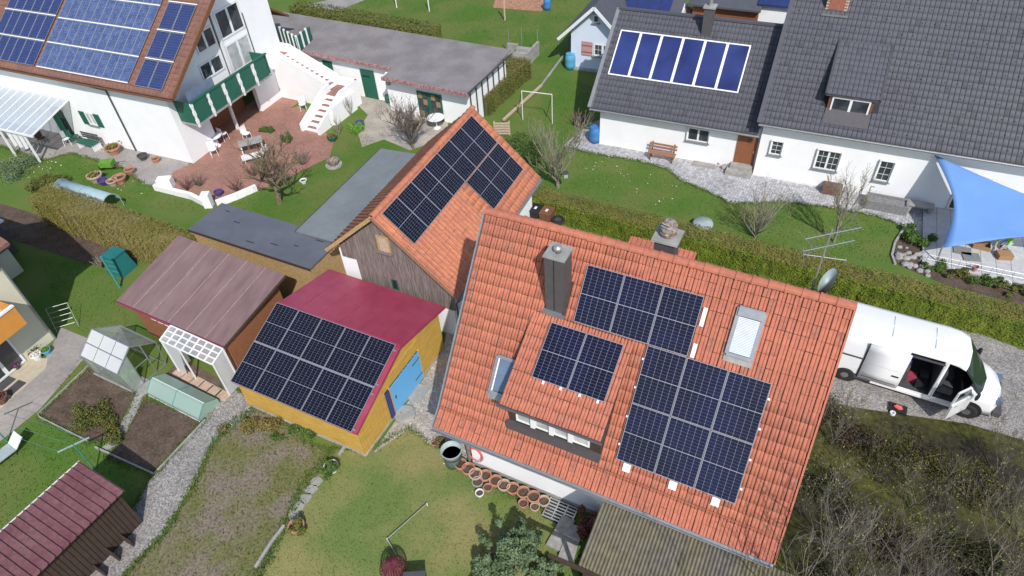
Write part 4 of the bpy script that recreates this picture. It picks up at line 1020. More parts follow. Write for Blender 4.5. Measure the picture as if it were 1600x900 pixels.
R2.box("side_wall", "plaster", -1.7, -1.5, 33.3, 46, 0, 3.6)
gable_wall(R2, "gable_wall", "plaster", -1.68, .2, [(33.3, 3.5), (46, 3.5), (rn2, rz2 - .3)])
R2.box("soffit", "white", b0 + .1, b1, 32.66, 33.05, 3.2, 3.24)
gutter(R2, b0, b1, en2 - .07, ez2 - .03, .07)
MB().beam(R2.P(b0 - .02, en2, ez2 + .03), R2.P(b0 - .02, rn2, rz2 + .03), .2, .1).build("verge_trim", "tile_dark", R2.root)
for k, (a, b_, z0, z1, c, br) in enumerate(((-1.12, -.55, 1.5, 2.3, 1, 2), (1.15, 2.25, 1.14, 2.24, 2, 2), (4.05, 4.7, 1.05, 2.2, 1, 2))):
    R2.win(a, b_, z0, z1, 33.05, cols=c, bars=br, surround="chalk", fw=.06)
R2.win(7.6, 8.9, .15, 2.2, 33.05, cols=2, bars=0, fw=.08, sill=False)
dmo = R2.box("dormer", "brown_wood", .98, 2.98, 33.62, 33.75, 3.85, 4.93)
for a in (.98, 2.88):
    MB().xprism([(R2.n(33.75), 4.1), (R2.n(36.3), 6.0), (R2.n(36.3), 6.1), (R2.n(33.75), 4.9)], R2.e(a), R2.e(a) + .1).build("dormer_cheek", "slate_sheet", dmo)
dt = [R2.P(.8, 33.52, 4.98), R2.P(3.16, 33.52, 4.98), R2.P(3.16, 36.6, 6.4), R2.P(.8, 36.6, 6.4)]
dlo = [p - Vector((0, 0, .12)) for p in dt]
MB().add([*dt, *dlo], [(0, 1, 2, 3), (7, 6, 5, 4), (0, 4, 5, 1), (1, 5, 6, 2), (2, 6, 7, 3), (3, 7, 4, 0)]).build("dormer_deck", "dark_grey", dmo)
lay_tiles(R2.root, R2.P(.8, 33.5, 4.985), (1, 0, 0), (0, 3.08, 1.42), 2.36, 3.34, .215, .36, "tile_dark", 'flat', singles=0)
R2.win(1.12, 2.85, 4.02, 4.84, 33.62, cols=2, bars=0, glass="glass_dark", fw=.075, sill=False)
rz_ = lambda n: 3.35 + (n - 32.62) * .773
slope_slab(R2, "apron", "slate_sheet", [(.95, 33.0, rz_(33.0) + .07), (3.0, 33.0, rz_(33.0) + .07), (3.0, 33.62, rz_(33.62) + .07), (.95, 33.62, rz_(33.62) + .07)], .05)
for a in (.78, 3.18): MB().beam(R2.P(a, 33.5, 4.95), R2.P(a, 36.6, 6.38), .1, .18).build("dormer_verge", "dark_grey", dmo)
for a in (.86, 3.1): MB().beam(R2.P(a, 33.7, rz_(33.7) + .05), R2.P(a, 36.2, rz_(36.2) + .05), .26, .03).build("dormer_side_shade", "black", dmo)  # black strips stand in for the shade on the dormer's cheek sides
# brick chimney, brick by brick
chm = R2.box("chimney", "mortar", -.28, .74, 37.75, 38.45, 6.6, 9.3)
bme = bpy.data.meshes.new("brick"); q = MB().box(0, .232, 0, .02, 0, .062); bme.from_pydata(q.v, [], q.f); bme.materials.append(MATS["brick"]); bme.update()
for j in range(30):
    z = 7.15 + j * .074; off = .12 if j % 2 else 0
    for i in range(4 if not off else 3):
        link("brick", bme, chm, R2.P(-.27 + off + i * .252, 37.735, z))
    for i in range(2): 
        o = link("brick", bme, chm, R2.P(.755, 37.8 + off + i * .252, z)); o.rotation_euler = (0, 0, rad(90))
R2.box("chimney_flashing", "zinc", -.4, .86, 37.4, 37.75, 7.15, 7.2)
# snow stops on the tiles
sm = MB()
for j in range(0, 22, 2):
    for i in range(36):
        p = R2.P(b0 + .4 + i * .52 + (.26 if (j // 2) % 2 else 0), en2, ez2) + U2 * (.5 + j * .36); sm.box(p.x - .022, p.x + .022, p.y - .015, p.y + .02, p.z + .02, p.z + .06)
o = sm.build("snow_stops", "black", R2.root); o["kind"] = "stuff"

# sun sail
A, Bc, Cc = FR.W(6.15, 33.0, 2.95), FR.W(7.15, 28.7, .85), FR.W(14.6, 29.0, 3.0)
nn = 22; vs = []; idx = {}; mb = MB()
for i in range(nn + 1):
    for j in range(nn + 1 - i):
        a, b_ = i / nn, j / nn; c = 1 - a - b_
        p = A * c + Bc * a + Cc * b_
        ctr = (A + Bc + Cc) / 3
        # edges hollow towards the middle
        hol = (c * a * 4) ** 1 * (1 - b_) ** 3 * .42 + (c * b_ * 4) * (1 - a) ** 3 * .34 + (a * b_ * 4) * (1 - c) ** 3 * .55
        p = p + (ctr - p) * hol * .55
        p.z -= .25 * (a * b_ * c) * 9
        idx[(i, j)] = len(vs); vs.append(p)
fs = []
for i in range(nn):
    for j in range(nn - i):
        fs.append((idx[(i, j)], idx[(i + 1, j)], idx[(i, j + 1)]))
        if j < nn - i - 1: fs.append((idx[(i + 1, j)], idx[(i + 1, j + 1)], idx[(i, j + 1)]))
sl_ = thing("sun_sail", "large bright blue sun sail stretched over the terrace of the right house", "sun sail", FR.W(7.2, 28.6, 0))
mb.add([p - Vector(sl_.location) for p in vs], fs); o = mb.build("cloth", "sail_blue", sl_, True); o.modifiers.new("t", 'SOLIDIFY').thickness = .012
MB().tube([(0, 0, 0), Bc - Vector(sl_.location) + Vector((0, 0, .1))], .04, 8).build("pole", "steel", sl_)
cz = Cc - Vector(sl_.location); MB().tube([(cz.x, cz.y, 0), (cz.x, cz.y, cz.z + .1)], .04, 8).build("pole", "steel", sl_)

# ------------------------------------------------------------------ left house
FL = Frame(-25.87)
LH = Bld("gabled_house", "large white house with brown roof full of blue solar panels and a green balcony", "house", FL, -40, 29.46)
l0, l1 = -54.0, -31.05
slope_slab(LH, "roof_deck", "dark_wood", [(l0, 23.46, 4.64), (l1, 23.46, 4.64), (l1, 29.46, 8.76), (l0, 29.46, 8.76)], .16)
slope_slab(LH, "back_roof", "brown_wood", [(l0, 29.46, 8.79), (-32.62, 29.46, 8.79), (-32.62, 35.9, 4.4), (l0, 35.9, 4.4)], .16)
mat("tile_brown", (.225, .115, .085), .85, .16, 7, (.19, .1, .08), 1.0, .5, spec=.2)
lay_tiles(LH.root, LH.P(l0, 23.46, 4.67), (1, 0, 0), (0, 6.0, 4.12), l1 - l0, 7.278, .3, .36, "tile_brown", 'flat', singles=0)
MB().beam(LH.P(l1 + .03, 23.46, 4.66), LH.P(l1 + .03, 29.46, 8.78), .08, .22).build("verge_board", "brown_wood", LH.root)
LH.box("front_wall", "plaster", l0, -32.3, 24.0, 24.3, 0, 4.95)
LH.box("soffit", "plaster_blue", l0, l1 - .1, 23.5, 24.0, 4.5, 4.54)
gable_wall(LH, "gable_wall", "plaster", -32.6, .3, [(24.3, 2.62), (34.0, 2.62), (34.0, 7.4), (29.46, 8.55), (24.3, 4.95)])
LH.box("ground_floor_wall", "plaster", -32.6, -32.3, 24.3, 26.3, 0, 2.62)
LH.box("ground_floor_wall", "plaster", -32.6, -32.3, 30.6, 34.0, 0, 2.62)
LH.box("return_wall", "plaster", -36, -32.6, 33.8, 34.0, 0, 7.3)
LH.box("loggia_back", "door_wood", -33.9, -33.7, 26.3, 30.6, 0, 2.62)
LH.box("loggia_side", "plaster", -33.7, -32.6, 26.1, 26.3, 0, 2.62)
LH.box("loggia_post", "white", -32.45, -32.3, 28.1, 28.25, 0, 2.62)
for (n0, n1, z0, z1, c) in ((26.95, 28.8, 3.85, 4.85, 2), (29.35, 31.45, 3.25, 5.0, 2), (29.35, 31.45, 5.35, 7.0, 2), (27.3, 28.9, 5.35, 6.5, 2)):
    window(LH.root, LH.n(n0), LH.n(n1), z0, z1, LH.e(-32.3), axis='x', sgn=1, cols=c, fw=.1, sill=False, glass="curtain" if n0 > 29 and z0 < 4 else "glass_dark")
for n in (29.0, 31.55): LH.box("facade_trim", "dark_grey", -32.3, -32.26, n - .025, n + .025, 3.0, 7.6 if n < 30 else 6.2)
LH.box("facade_post", "white", -32.3, -32.2, 29.05, 29.25, 3.0, 7.6)
# balcony
LH.box("balcony_floor", "concrete", -32.3, -31.0, 24.4, 31.15, 2.5, 2.66)
k = 0; n = 24.45
while n < 31.0:
    LH.box("balcony_panel", "green_paint", -31.05, -31.0, n + .03, n + 1.15, 2.62, 3.9)
    p = MB()
    for z in range(6): p.box(LH.e(-31.06), LH.e(-30.97), LH.n(n) - .055 - .035 * (z % 2), LH.n(n) + .055 + .035 * (z % 2), 2.45 + z * .245, 2.45 + (z + 1) * .245)
    p.build("balcony_post", "white", LH.root); n += 1.33
LH.box("balcony_rail", "green_paint", -31.1, -30.95, 24.4, 31.15, 3.9, 3.98)
LH.box("balcony_side", "green_paint", -32.3, -31.05, 31.08, 31.14, 2.62, 3.9)
LH.box("balcony_side", "green_paint", -32.3, -31.05, 24.4, 24.46, 2.62, 3.9)
LH.box("balcony_screen", "glass_sky", -31.2, -31.12, 24.5, 26.6, 3.4, 4.5)
# front wall details
LH.win(-40.02, -39.3, 1.34, 2.16, 24.0, cols=2, bars=0, glass="curtain", fw=.06)
for a in (-40.52, -39.28): 
    s_ = LH.box("shutter", "green_paint", a, a + .46, 23.94, 23.99, 1.3, 2.18)
s_ = LH.box("shutter", "green_paint", -42.2, -41.7, 23.3, 23.36, .15, 2.1)
LH.win(-43.3, -42.2, .15, 2.1, 24.0, cols=2, bars=1, frame="green_paint", fw=.09, sill=False)
MB().tube([LH.P(-37.3, 23.4, 4.55), LH.P(-36.95, 23.5, 4.45), LH.P(-36.88, 23.93, 4.1), LH.P(-36.88, 23.93, .05)], .05, 8).build("downpipe", "dark_grey", LH.root)
gutter(LH, l0, l1, 23.40, 4.62, .08, "brown_wood")
# poly modules
LH_UP = Vector((0, 6.0, 4.12)).normalized(); R_l = Matrix.Rotation(FL.yaw, 3, 'Z') @ Matrix((Vector((1, 0, 0)), LH_UP, Vector((1, 0, 0)).cross(LH_UP))).transposed()
def lh_pt(u, v, h): return FL.W(-39.05 + u, 29.46 - LH_UP.y * v, 8.79 - LH_UP.z * v) + R_l @ Vector((0, 0, h))
PM1 = module_meshes(.655, 1.55, 4, 9, "cell_poly", .007, half=False, fr=.018)
PM2 = module_meshes(1.0, 1.66, 6, 10, "cell_poly_dark", .004, .006, half=False, fr=.022)
PM3 = module_meshes(.72, 1.6, 4, 9, "cell_poly_dark", .003, .004, half=False, fr=.02)
OR = ["first", "second", "third", "fourth", "fifth", "sixth", "seventh", "eighth", "ninth", "tenth", "eleventh"]
ROW = ["bottom", "second lowest", "third lowest", "top"]
for j in range(4):
    for i in range(11):
        if j == 3 and 4 <= i <= 5: continue
        place_module(PM1, lh_pt(-2.69 + i * .666, 6.8 - j * 1.64, .1), R_l, LH.root)
for j in range(3):
    for i in range(2):
        place_module(PM2, lh_pt(5.16 + i * 1.03, 6.92 - j * 1.8, .1), R_l, LH.root)
for j in range(3):
    for i in range(6):
        place_module(PM3, lh_pt(-2.95 - (i + 1) * .735, 6.85 - j * 1.72, .1), R_l, LH.root)
for j in range(4):
    r_ = MB().box(0, 7.34, -.03, .03, 0, .03).build("mounting_rail", "chalk"); fix_to(r_, LH.root, lh_pt(-2.7, 6.8 - j * 1.64 + .045, .105), R_l)
for j in range(3):
    r_ = MB().box(0, 2.1, -.03, .03, 0, .03).build("mounting_rail", "chalk"); fix_to(r_, LH.root, lh_pt(5.12, 6.92 - j * 1.8 - 1.73, .105), R_l)
    r_ = MB().box(0, 4.5, -.03, .03, 0, .03).build("mounting_rail", "chalk"); fix_to(r_, LH.root, lh_pt(-7.45, 6.85 - j * 1.72 - 1.66, .105), R_l)
# glass canopy
Cn = Bld("glass_canopy", "white framed glass canopy over the side terrace of the large white house", "canopy", FL, -44, 22.4)
for k in range(12):
    e = -49.5 + k * .72
    MB().beam(Cn.P(e, 20.9, 2.12), Cn.P(e, 23.9, 2.86), .06, .08).build("rafter", "white", Cn.root)
    pane(Cn, [(e + .03, 20.88, 2.15), (e + .69, 20.88, 2.15), (e + .69, 23.9, 2.89), (e + .03, 23.9, 2.89)], "canopy_glass", "roof_pane")
MB().beam(Cn.P(-40.85, 20.9, 2.12), Cn.P(-40.85, 23.9, 2.86), .06, .08).build("rafter", "white", Cn.root)
MB().beam(Cn.P(-49.5, 20.86, 2.08), Cn.P(-40.8, 20.86, 2.08), .1, .12).build("beam", "white", Cn.root)
for e in (-44.1, -41.9): MB().beam(Cn.P(e, 21.0, 0), Cn.P(e, 21.0, 2.05), .1).build("post", "white", Cn.root)
for k in range(3): pane(Cn, [(-43.6 + k * .5, 21.02, .75), (-43.2 + k * .5, 21.02, .95), (-43.15 + k * .5, 21.02, 1.9), (-43.6 + k * .5, 21.02, 1.95)], "white", "curtain")

# ------------------------------------------------------------------ garage building with outside stairs
FG = Frame(-29.74)
Ga = Bld("long_garage", "long low white garage with green doors and a grey mauve flat roof", "garage", FG, -28, 34)
slope_slab(Ga, "roof", "garage_roof", [(-39.5, 32.2, 2.68), (-25.9, 32.2, 2.68), (-25.9, 36.7, 2.98), (-39.5, 36.7, 2.98)], .1)
slope_slab(Ga, "roof", "garage_roof", [(-25.9, 31.0, 2.62), (-19.75, 31.0, 2.62), (-19.75, 36.7, 2.982), (-25.9, 36.7, 2.982)], .1)
Ga.box("fascia", "garage_fascia", -33.2, -25.9, 32.16, 32.30, 2.52, 2.72)
Ga.box("fascia", "garage_fascia", -25.93, -19.72, 30.97, 31.11, 2.46, 2.66)
Ga.box("front_wall", "plaster", -39.5, -26.0, 32.6, 32.8, 0, 2.6)
Ga.box("front_wall", "plaster", -26.2, -20.1, 31.7, 31.9, 0, 2.55)
Ga.box("back_wall", "plaster", -39.5, -20.1, 36.3, 36.5, 0, 2.8)
Ga.box("end_wall", "plaster", -20.3, -20.1, 31.9, 36.3, 0, 2.6)
for k in range(7):
    n = 31.75 + k * .73; Ga.box("end_post", "dark_grey", -20.1, -20.04, n, n + .09, 0, 2.45 + .03 * k)
Ga.box("verge_trim", "dark_grey", -19.76, -19.68, 31.0, 36.7, 2.66, 2.74)
d_ = Ga.box("door", "green_paint", -28.9, -27.8, 32.55, 32.598, .02, 2.02); MB().box(Ga.e(-28.75), Ga.e(-28.2), Ga.n(32.52), Ga.n(32.548), 1.55, 1.62).build("handle", "black", d_)
Ga.box("window", "green_paint", -32.0, -31.2, 32.55, 32.598, 1.2, 2.12)
gd = Ga.box("glazed_door", "green_paint", -23.9, -22.1, 31.64, 31.698, .02, 1.82)
for a, cnt in ((-23.8, 2), (-22.85, 2)):
    for i in range(2):
        for j in range(4): MB().box(Ga.e(a + i * .34), Ga.e(a + i * .34 + .29), Ga.n(31.615), Ga.n(31.64), .15 + j * .41, .5 + j * .41).build("pane", "glass_dark" if (i + j) % 3 else "card", gd)
Ga.box("vent_hood", "zinc", -26.1, -25.85, 31.55, 31.69, 1.85, 2.15)
rl = MB()
for k in range(4):
    p, q = Ga.P(-35.4 + k * .55, 32.9 - k * .22, 2.75), Ga.P(-34.9 + k * .55, 32.7 - k * .22, 2.75)
    o = MB().beam(p + Vector((0, 0, .5)), q + Vector((0, 0, .5)), .04, .9).build("railing_panel", "green_paint", Ga.root); MB().beam(p, p + Vector((0, 0, 1.05)), .11, .11).build("railing_post", "white", Ga.root)
for k in range(3):
    p, q = Ga.P(-33.3 - k * .1, 32.1 + k * .6, 2.75), Ga.P(-33.38 - k * .1, 32.6 + k * .6, 2.75)
    MB().beam(p + Vector((0, 0, .5)), q + Vector((0, 0, .5)), .04, .9).build("railing_panel", "green_paint", Ga.root); MB().beam(p, p + Vector((0, 0, 1.05)), .11, .11).build("railing_post", "white", Ga.root)
St = Bld("outside_staircase", "white masonry outside staircase with clinker treads beside the garage", "staircase", FG, -31, 30)
z1, z2 = 1.2, 2.75
# upper flight runs along e
n0, n1 = 30.55, 31.75
mb = MB(); mb.xprism([(St.n(n0), 0), (St.n(n1), 0), (St.n(n1), z2), (St.n(n0), z2)], St.e(-35.2), St.e(-33.9)); mb.build("top_landing", "plaster", St.root)
St.box("landing_tiles", "clinker", -34.9, -33.9, n0 + .2, n1 - .15, z2 + .001, z2 + .02)
NS = 10
for k in range(NS):
    a = -33.9 + k * .37; z = z2 - (k + 1) * (z2 - z1) / (NS + 1)
    s_ = St.box("step", "plaster", a, a + .37, n0 + .16, n1 - .16, 0, z); MB().box(St.e(a) + .02, St.e(a) + .26, St.n(n0) + .3, St.n(n1) - .3, z + .001, z + .018).build("tread", "clinker", s_)
for n in (n0 - .12, n1 - .16):
    pr = [(-35.2, 0), (-30.2, 0), (-30.2, z1 + .55), (-33.9, z2 + .5), (-35.2, z2 + .5)]
    y0, y1 = St.n(n), St.n(n) + .3
    vs = [(St.e(e), y0, z) for e, z in pr] + [(St.e(e), y1, z) for e, z in pr]; k = len(pr)
    MB().add(vs, [tuple(range(k)), tuple(reversed(range(k, 2 * k)))] + [((i + 1) % k, i, k + i, k + (i + 1) % k) for i in range(k)]).build("parapet", "plaster", St.root)
St.box("landing", "plaster", -30.2, -28.6, 30.0, 31.75, 0, z1); St.box("landing_tiles", "clinker", -30.15, -28.8, 30.05, 31.5, z1 + .001, z1 + .02)
NL = 6
for k in range(NL):
    n = 30.0 - (k + 1) * .42; z = z1 - (k + 1) * z1 / (NL + 1)
    s_ = St.box("step", "plaster", -29.95, -28.75, n, n + .42, 0, z); MB().box(St.e(-29.85), St.e(-28.85), St.n(n) + .10, St.n(n) + .36, z + .001, z + .018).build("tread", "clinker", s_)
for e in (-30.1, -28.75):
    pr = [(27.3, 0), (27.3, .5), (30.0, z1 + .5), (31.75 if e > -29 else 30.55, z1 + .5), (31.75 if e > -29 else 30.55, 0)]
    MB().xprism([(St.n(n), z) for n, z in pr], St.e(e), St.e(e) + .16).build("parapet", "plaster", St.root)
St.box("parapet", "plaster", -30.2, -28.6, 31.6, 31.75, z1, z1 + .5)
St.box("wing_wall", "plaster", -28.58, -28.40, 28.7, 31.0, 0, 1.25)

# ------------------------------------------------------------------ small pale blue house and what stands behind the low wing
FH = Frame(-27.0)
Sb = Bld("pale_blue_house", "small pale blue house with a dark roof and a mauve shutter at the top", "house", FH, -13.9, 46)
gable_wall_pts = [(-15.65, 0), (-12.1, 0), (-12.1, 2.75), (-13.9, 4.35), (-15.65, 2.75)]
mb = MB(); k = 5
vs = [(Sb.e(e), Sb.n(42.3), z) for e, z in gable_wall_pts] + [(Sb.e(e), Sb.n(42.55), z) for e, z in gable_wall_pts]
mb.add(vs, [tuple(range(k)), tuple(reversed(range(k, 2 * k)))] + [((i + 1) % k, i, k + i, k + (i + 1) % k) for i in range(k)]); mb.build("gable_wall", "plaster_blue", Sb.root)
Sb.box("side_wall", "plaster_blue", -15.65, -15.45, 42.55, 50, 0, 2.75); Sb.box("side_wall", "plaster_blue", -12.3, -12.1, 42.55, 50, 0, 2.75)
for s_ in (-1, 1):
    slope_slab(Sb, "roof", "tile_dark", [(-13.9, 41.75, 4.62), (-13.9, 50.5, 4.62), (-13.9 + s_ * 2.5, 50.5, 2.25), (-13.9 + s_ * 2.5, 41.75, 2.25)][::s_], .14)
    MB().beam(Sb.P(-13.9, 41.72, 4.5), Sb.P(-13.9 + s_ * 2.5, 41.72, 2.14), .06, .2).build("verge_board", "chalk", Sb.root)
Sb.win(-14.1, -13.7, 3.35, 3.85, 42.3, cols=1, fw=.07)
Sb.win(-14.0, -12.75, 1.1, 1.95, 42.3, cols=2, bars=1, fw=.09)
s_ = Sb.box("shutter", "pink_sun", -14.85, -14.1, 42.24, 42.29, 1.05, 2.0)
for z in (1.25, 1.7): MB().box(Sb.e(-14.85), Sb.e(-14.1), Sb.n(42.22), Sb.n(42.24), z, z + .08).build("batten", "brick", s_)
Sb.box("plinth", "concrete", -15.7, -12.05, 42.0, 42.3, 0, .12)
Sb.box("shed_door", "black", -15.66, -15.9, 42.4, 43.4, 0, 2.0)
Hb = Bld("rear_solar_house", "low building roof with steep dark blue solar modules behind the pale blue house", "building", FH, -11.5, 46.5)
slope_slab(Hb, "roof", "tile_dark", [(-14.2, 44.2, 2.9), (-9.0, 44.2, 2.9), (-9.0, 48.5, 5.2), (-14.2, 48.5, 5.2)], .12)
for i in range(5):
    slope_slab(Hb, "solar_module", "cell_poly_dark", [(-13.6 + i * .78, 44.6, 3.22), (-12.88 + i * .78, 44.6, 3.22), (-12.88 + i * .78, 47.8, 4.95), (-13.6 + i * .78, 47.8, 4.95)], .05)
Hb.box("wall", "plaster", -14.0, -9.2, 44.7, 48.3, 0, 2.9)
Wb = Bld("brown_timber_barn", "dark brown timber wall with a dark roof beyond the low wing ridge", "barn", FH, -6.5, 50)
e = -8.7
while e < -4.4: Wb.box("board", "door_wood", e, e + .16, 47.6, 47.65, 0, 3.3); e += .175
Wb.box("wall", "brown_wood", -8.7, -4.4, 47.65, 52, 0, 3.3); slope_slab(Wb, "roof", "tile_dark", [(-9.0, 47.2, 3.3), (-4.2, 47.2, 3.3), (-4.2, 51.5, 5), (-9.0, 51.5, 5)], .12)
Wt = Bld("white_back_annex", "plain white annex wall between the timber barn and the tall wing", "building", FH, -3, 50)
Wt.box("wall", "plaster", -4.35, -2.0, 47.9, 52.5, 0, 3.6); w_ = Wt.box("window_panel", "white", -4.2, -3.2, 47.86, 47.89, .8, 1.9); slope_slab(Wt, "roof", "cell_poly_dark", [(-4.5, 47.6, 3.62), (-1.9, 47.6, 3.62), (-1.9, 52.6, 5.4), (-4.5, 52.6, 5.4)], .1)
o = MB().lathe([(.0, -.02), (.45, 0), (.47, .05), (.0, .07)], n=20).build("round_disc", "crimson", None, True, FH.W(-2.9, 47.5, 1.2), (rad(75), 0, 0)); tag(o, "dark red round disc leaning on the white annex wall", "disc")
pk = thing("parasol", "dusty pink parasol beyond the low wing roof ridge", "parasol", FH.W(-9.6, 48.4, 0)); MB().lathe([(1.0, 2.2), (.55, 2.5), (.05, 2.8)], n=8).build("cloth", "pink_sun", pk); MB().tube([(0, 0, 0), (0, 0, 2.75)], .03, 6).build("pole", "white", pk)

# ------------------------------------------------------------------ cream house at the left edge
Yh = Bld("cream_house", "cream house with an orange balcony panel at the left picture edge", "house", Frame(-31.0), -32, 10)
fy = Frame(-31.0); ec, nc = fy.L(G(86, 527)); 
Yh.box("wall", "plaster_cream", ec - 9, ec, nc - .05, nc + 8, 0, 5.6) if False else None
# its gable end faces the camera, the long side runs away to the left
a_ = Frame(64.0); ey, ny = a_.L(G(87, 528))
Yh.root.location = a_.W(ey - 5, ny + 4); Yh.root.rotation_euler = (0, 0, a_.yaw); Yh.fr, Yh.e0, Yh.n0 = a_, ey - 5, ny + 4
Yh.box("front_wall", "plaster_cream", ey - 9, ey, ny, ny + .3, 0, 5.4)
Yh.box("side_wall", "plaster_cream", ey - .3, ey, ny + .3, ny + 6.2, 0, 5.4)
Yh.box("body", "plaster_cream", ey - 9, ey - .3, ny + .3, ny + 6.2, 0, 5.4)
slope_slab(Yh, "roof", "tile_brown", [(ey - 9.5, ny - .7, 5.4), (ey + .5, ny - .7, 5.4), (ey + .5, ny + 3.1, 7.6), (ey - 9.5, ny + 3.1, 7.6)], .15)
slope_slab(Yh, "roof", "tile_brown", [(ey - 9.5, ny + 3.1, 7.6), (ey + .5, ny + 3.1, 7.6), (ey + .5, ny + 6.9, 5.4), (ey - 9.5, ny + 6.9, 5.4)], .15)
MB().tube([Yh.P(ey - .05, ny - .06, 5.3), Yh.P(ey - .05, ny - .06, .05)], .05, 8).build("downpipe", "zinc", Yh.root)
Yh.box("balcony_floor", "concrete", ey - 4.6, ey - 1.0, ny - 1.1, ny, 2.3, 2.42)
Yh.box("balcony_panel", "orange_panel", ey - 4.6, ey - 1.0, ny - 1.15, ny - 1.1, 2.3, 3.3)
Yh.box("balcony_panel", "orange_panel", ey - 1.0, ey - .95, ny - 1.15, ny - .01, 2.3, 3.3)
Yh.box("balcony_rail", "white", ey - 4.6, ey - .95, ny - 1.2, ny - 1.06, 3.3, 3.38)
Yh.win(ey - 3.2, ey - 1.5, .1, 2.1, ny, cols=2, fw=.09, sill=False, glass="glass_dark")
Yh.box("roller_blind", "slate_sheet", ey - 3.12, ey - 1.6, ny - .06, ny - .03, .9, 2.05)

# ------------------------------------------------------------------ hedges
def hedge(name, label, a, b, w, h, mside, mtop, dens=420, leaf=.04, z0=0.0, wob=.07, h2=None):
    """clipped hedge from a to b (ground), width w: leaf-covered box with an uneven surface"""
    a, b = Vector(a), Vector(b); d = (b - a).normalized(); n = Vector((-d.y, d.x, 0)); L = (b - a).length
    root = thing(name, label, "hedge", a)
    hh = lambda t: h + ((h2 if h2 else h) - h) * t
    cs = MB(); st = max(4, int(L / .5)); ring = []
    for i in range(st + 1):
        t = i / st; c = d * (L * t)
        for (y, zf) in ((-.5, 0), (-.5, .55), (-.44, .93), (0, .97), (.44, .93), (.5, .55), (.5, 0)):
            q = c + n * (y * (w - .12)) + Vector((0, 0, max(0, zf * hh(t) - .05))); q += Vector((RND.uniform(-wob, wob), RND.uniform(-wob, wob), RND.uniform(-wob, wob) * (zf > 0))) * .4
            cs.v.append(tuple(q))
    k = 7
    for i in range(st):
        for j in range(k - 1): cs.f.append((i * k + j, (i + 1) * k + j, (i + 1) * k + j + 1, i * k + j + 1)); cs.m.append(0)
    cs.f.append(tuple(reversed(range(k)))); cs.m.append(0); cs.f.append(tuple(st * k + j for j in range(k))); cs.m.append(0)
    cs.build("branch_core", mside, root)
    out = []
    for face, m_ in (("foliage_side", mside), ("foliage_top", mtop)):
        if face == "foliage_top": A_ = L * w; N = int(A_ * dens * 1.0)
        else: A_ = 2 * (L + w) * h; N = int(A_ * dens)
        t = NPR.uniform(0, 1, N)
        if face == "foliage_top":
            y = NPR.uniform(-.5, .5, N) * w; z = (h + ((h2 or h) - h) * t) + NPR.normal(0, .025, N); nr = np.tile([0, 0, 1.2], (N, 1))
        else:
            z = NPR.uniform(0, 1, N) ** .9 * (h + ((h2 or h) - h) * t); sd = NPR.integers(0, 2, N) * 2 - 1; y = sd * (w / 2) + NPR.normal(0, .03, N)
            e_ = NPR.uniform(0, 1, N) < (w / (L + w)); t = np.where(e_, (NPR.uniform(0, 1, N) > .5) * 1.0, t); y = np.where(e_, NPR.uniform(-.5, .5, N) * w, y)
            nr = np.outer(sd, np.array([n.x, n.y, 0])) * 1.0
        bul = .06 * np.sin(t * L * 2.3 + 1) + .05 * np.sin(t * L * 5.1) + .04 * np.sin(t * L * 11.7 + y * 6) + np.where(NPR.uniform(0, 1, N) < .05, NPR.uniform(0, .18, N), 0)
        P = np.outer(t * L, np.array([d.x, d.y, 0])) + np.outer(y * (1 + bul * (face != "foliage_top")), np.array([n.x, n.y, 0])); P[:, 2] = z + (bul * .5 if face == "foliage_top" else 0)
        V, F = leaves(P, np.full(N, leaf), out=nr * 2.6, up=.8)
        o = npmesh(face, V, F, m_, root); o["kind"] = "stuff"
    return root
hedge("clipped_hedge", "long clipped green hedge with brownish top behind the main house and van", (1.4, 28.6, 0), (21.5, 17.0, 0), 1.15, 1.15, "leaf_hedge", "leaf_brown", 520, .045)
hedge("clipped_hedge", "thick olive brown clipped hedge left of the flat roofed store", (-24.9, 31.2, 0), (-15.4, 25.7, 0), 1.5, 1.75, "leaf_hedge_dry", "leaf_hedge_dry", 620, .04)
hedge("clipped_hedge", "olive hedge running from the garage end towards the barn", G(815, 118), G(748, 178), 1.5, 1.3, "leaf_olive", "leaf_brown", 420, .05)
hedge("clipped_hedge", "narrow green hedge along the back of the long garage roof", FG.W(-38.5, 37.9), FG.W(-26.0, 37.7), 1.3, 3.2, "leaf_olive", "leaf_olive", 150, .08)

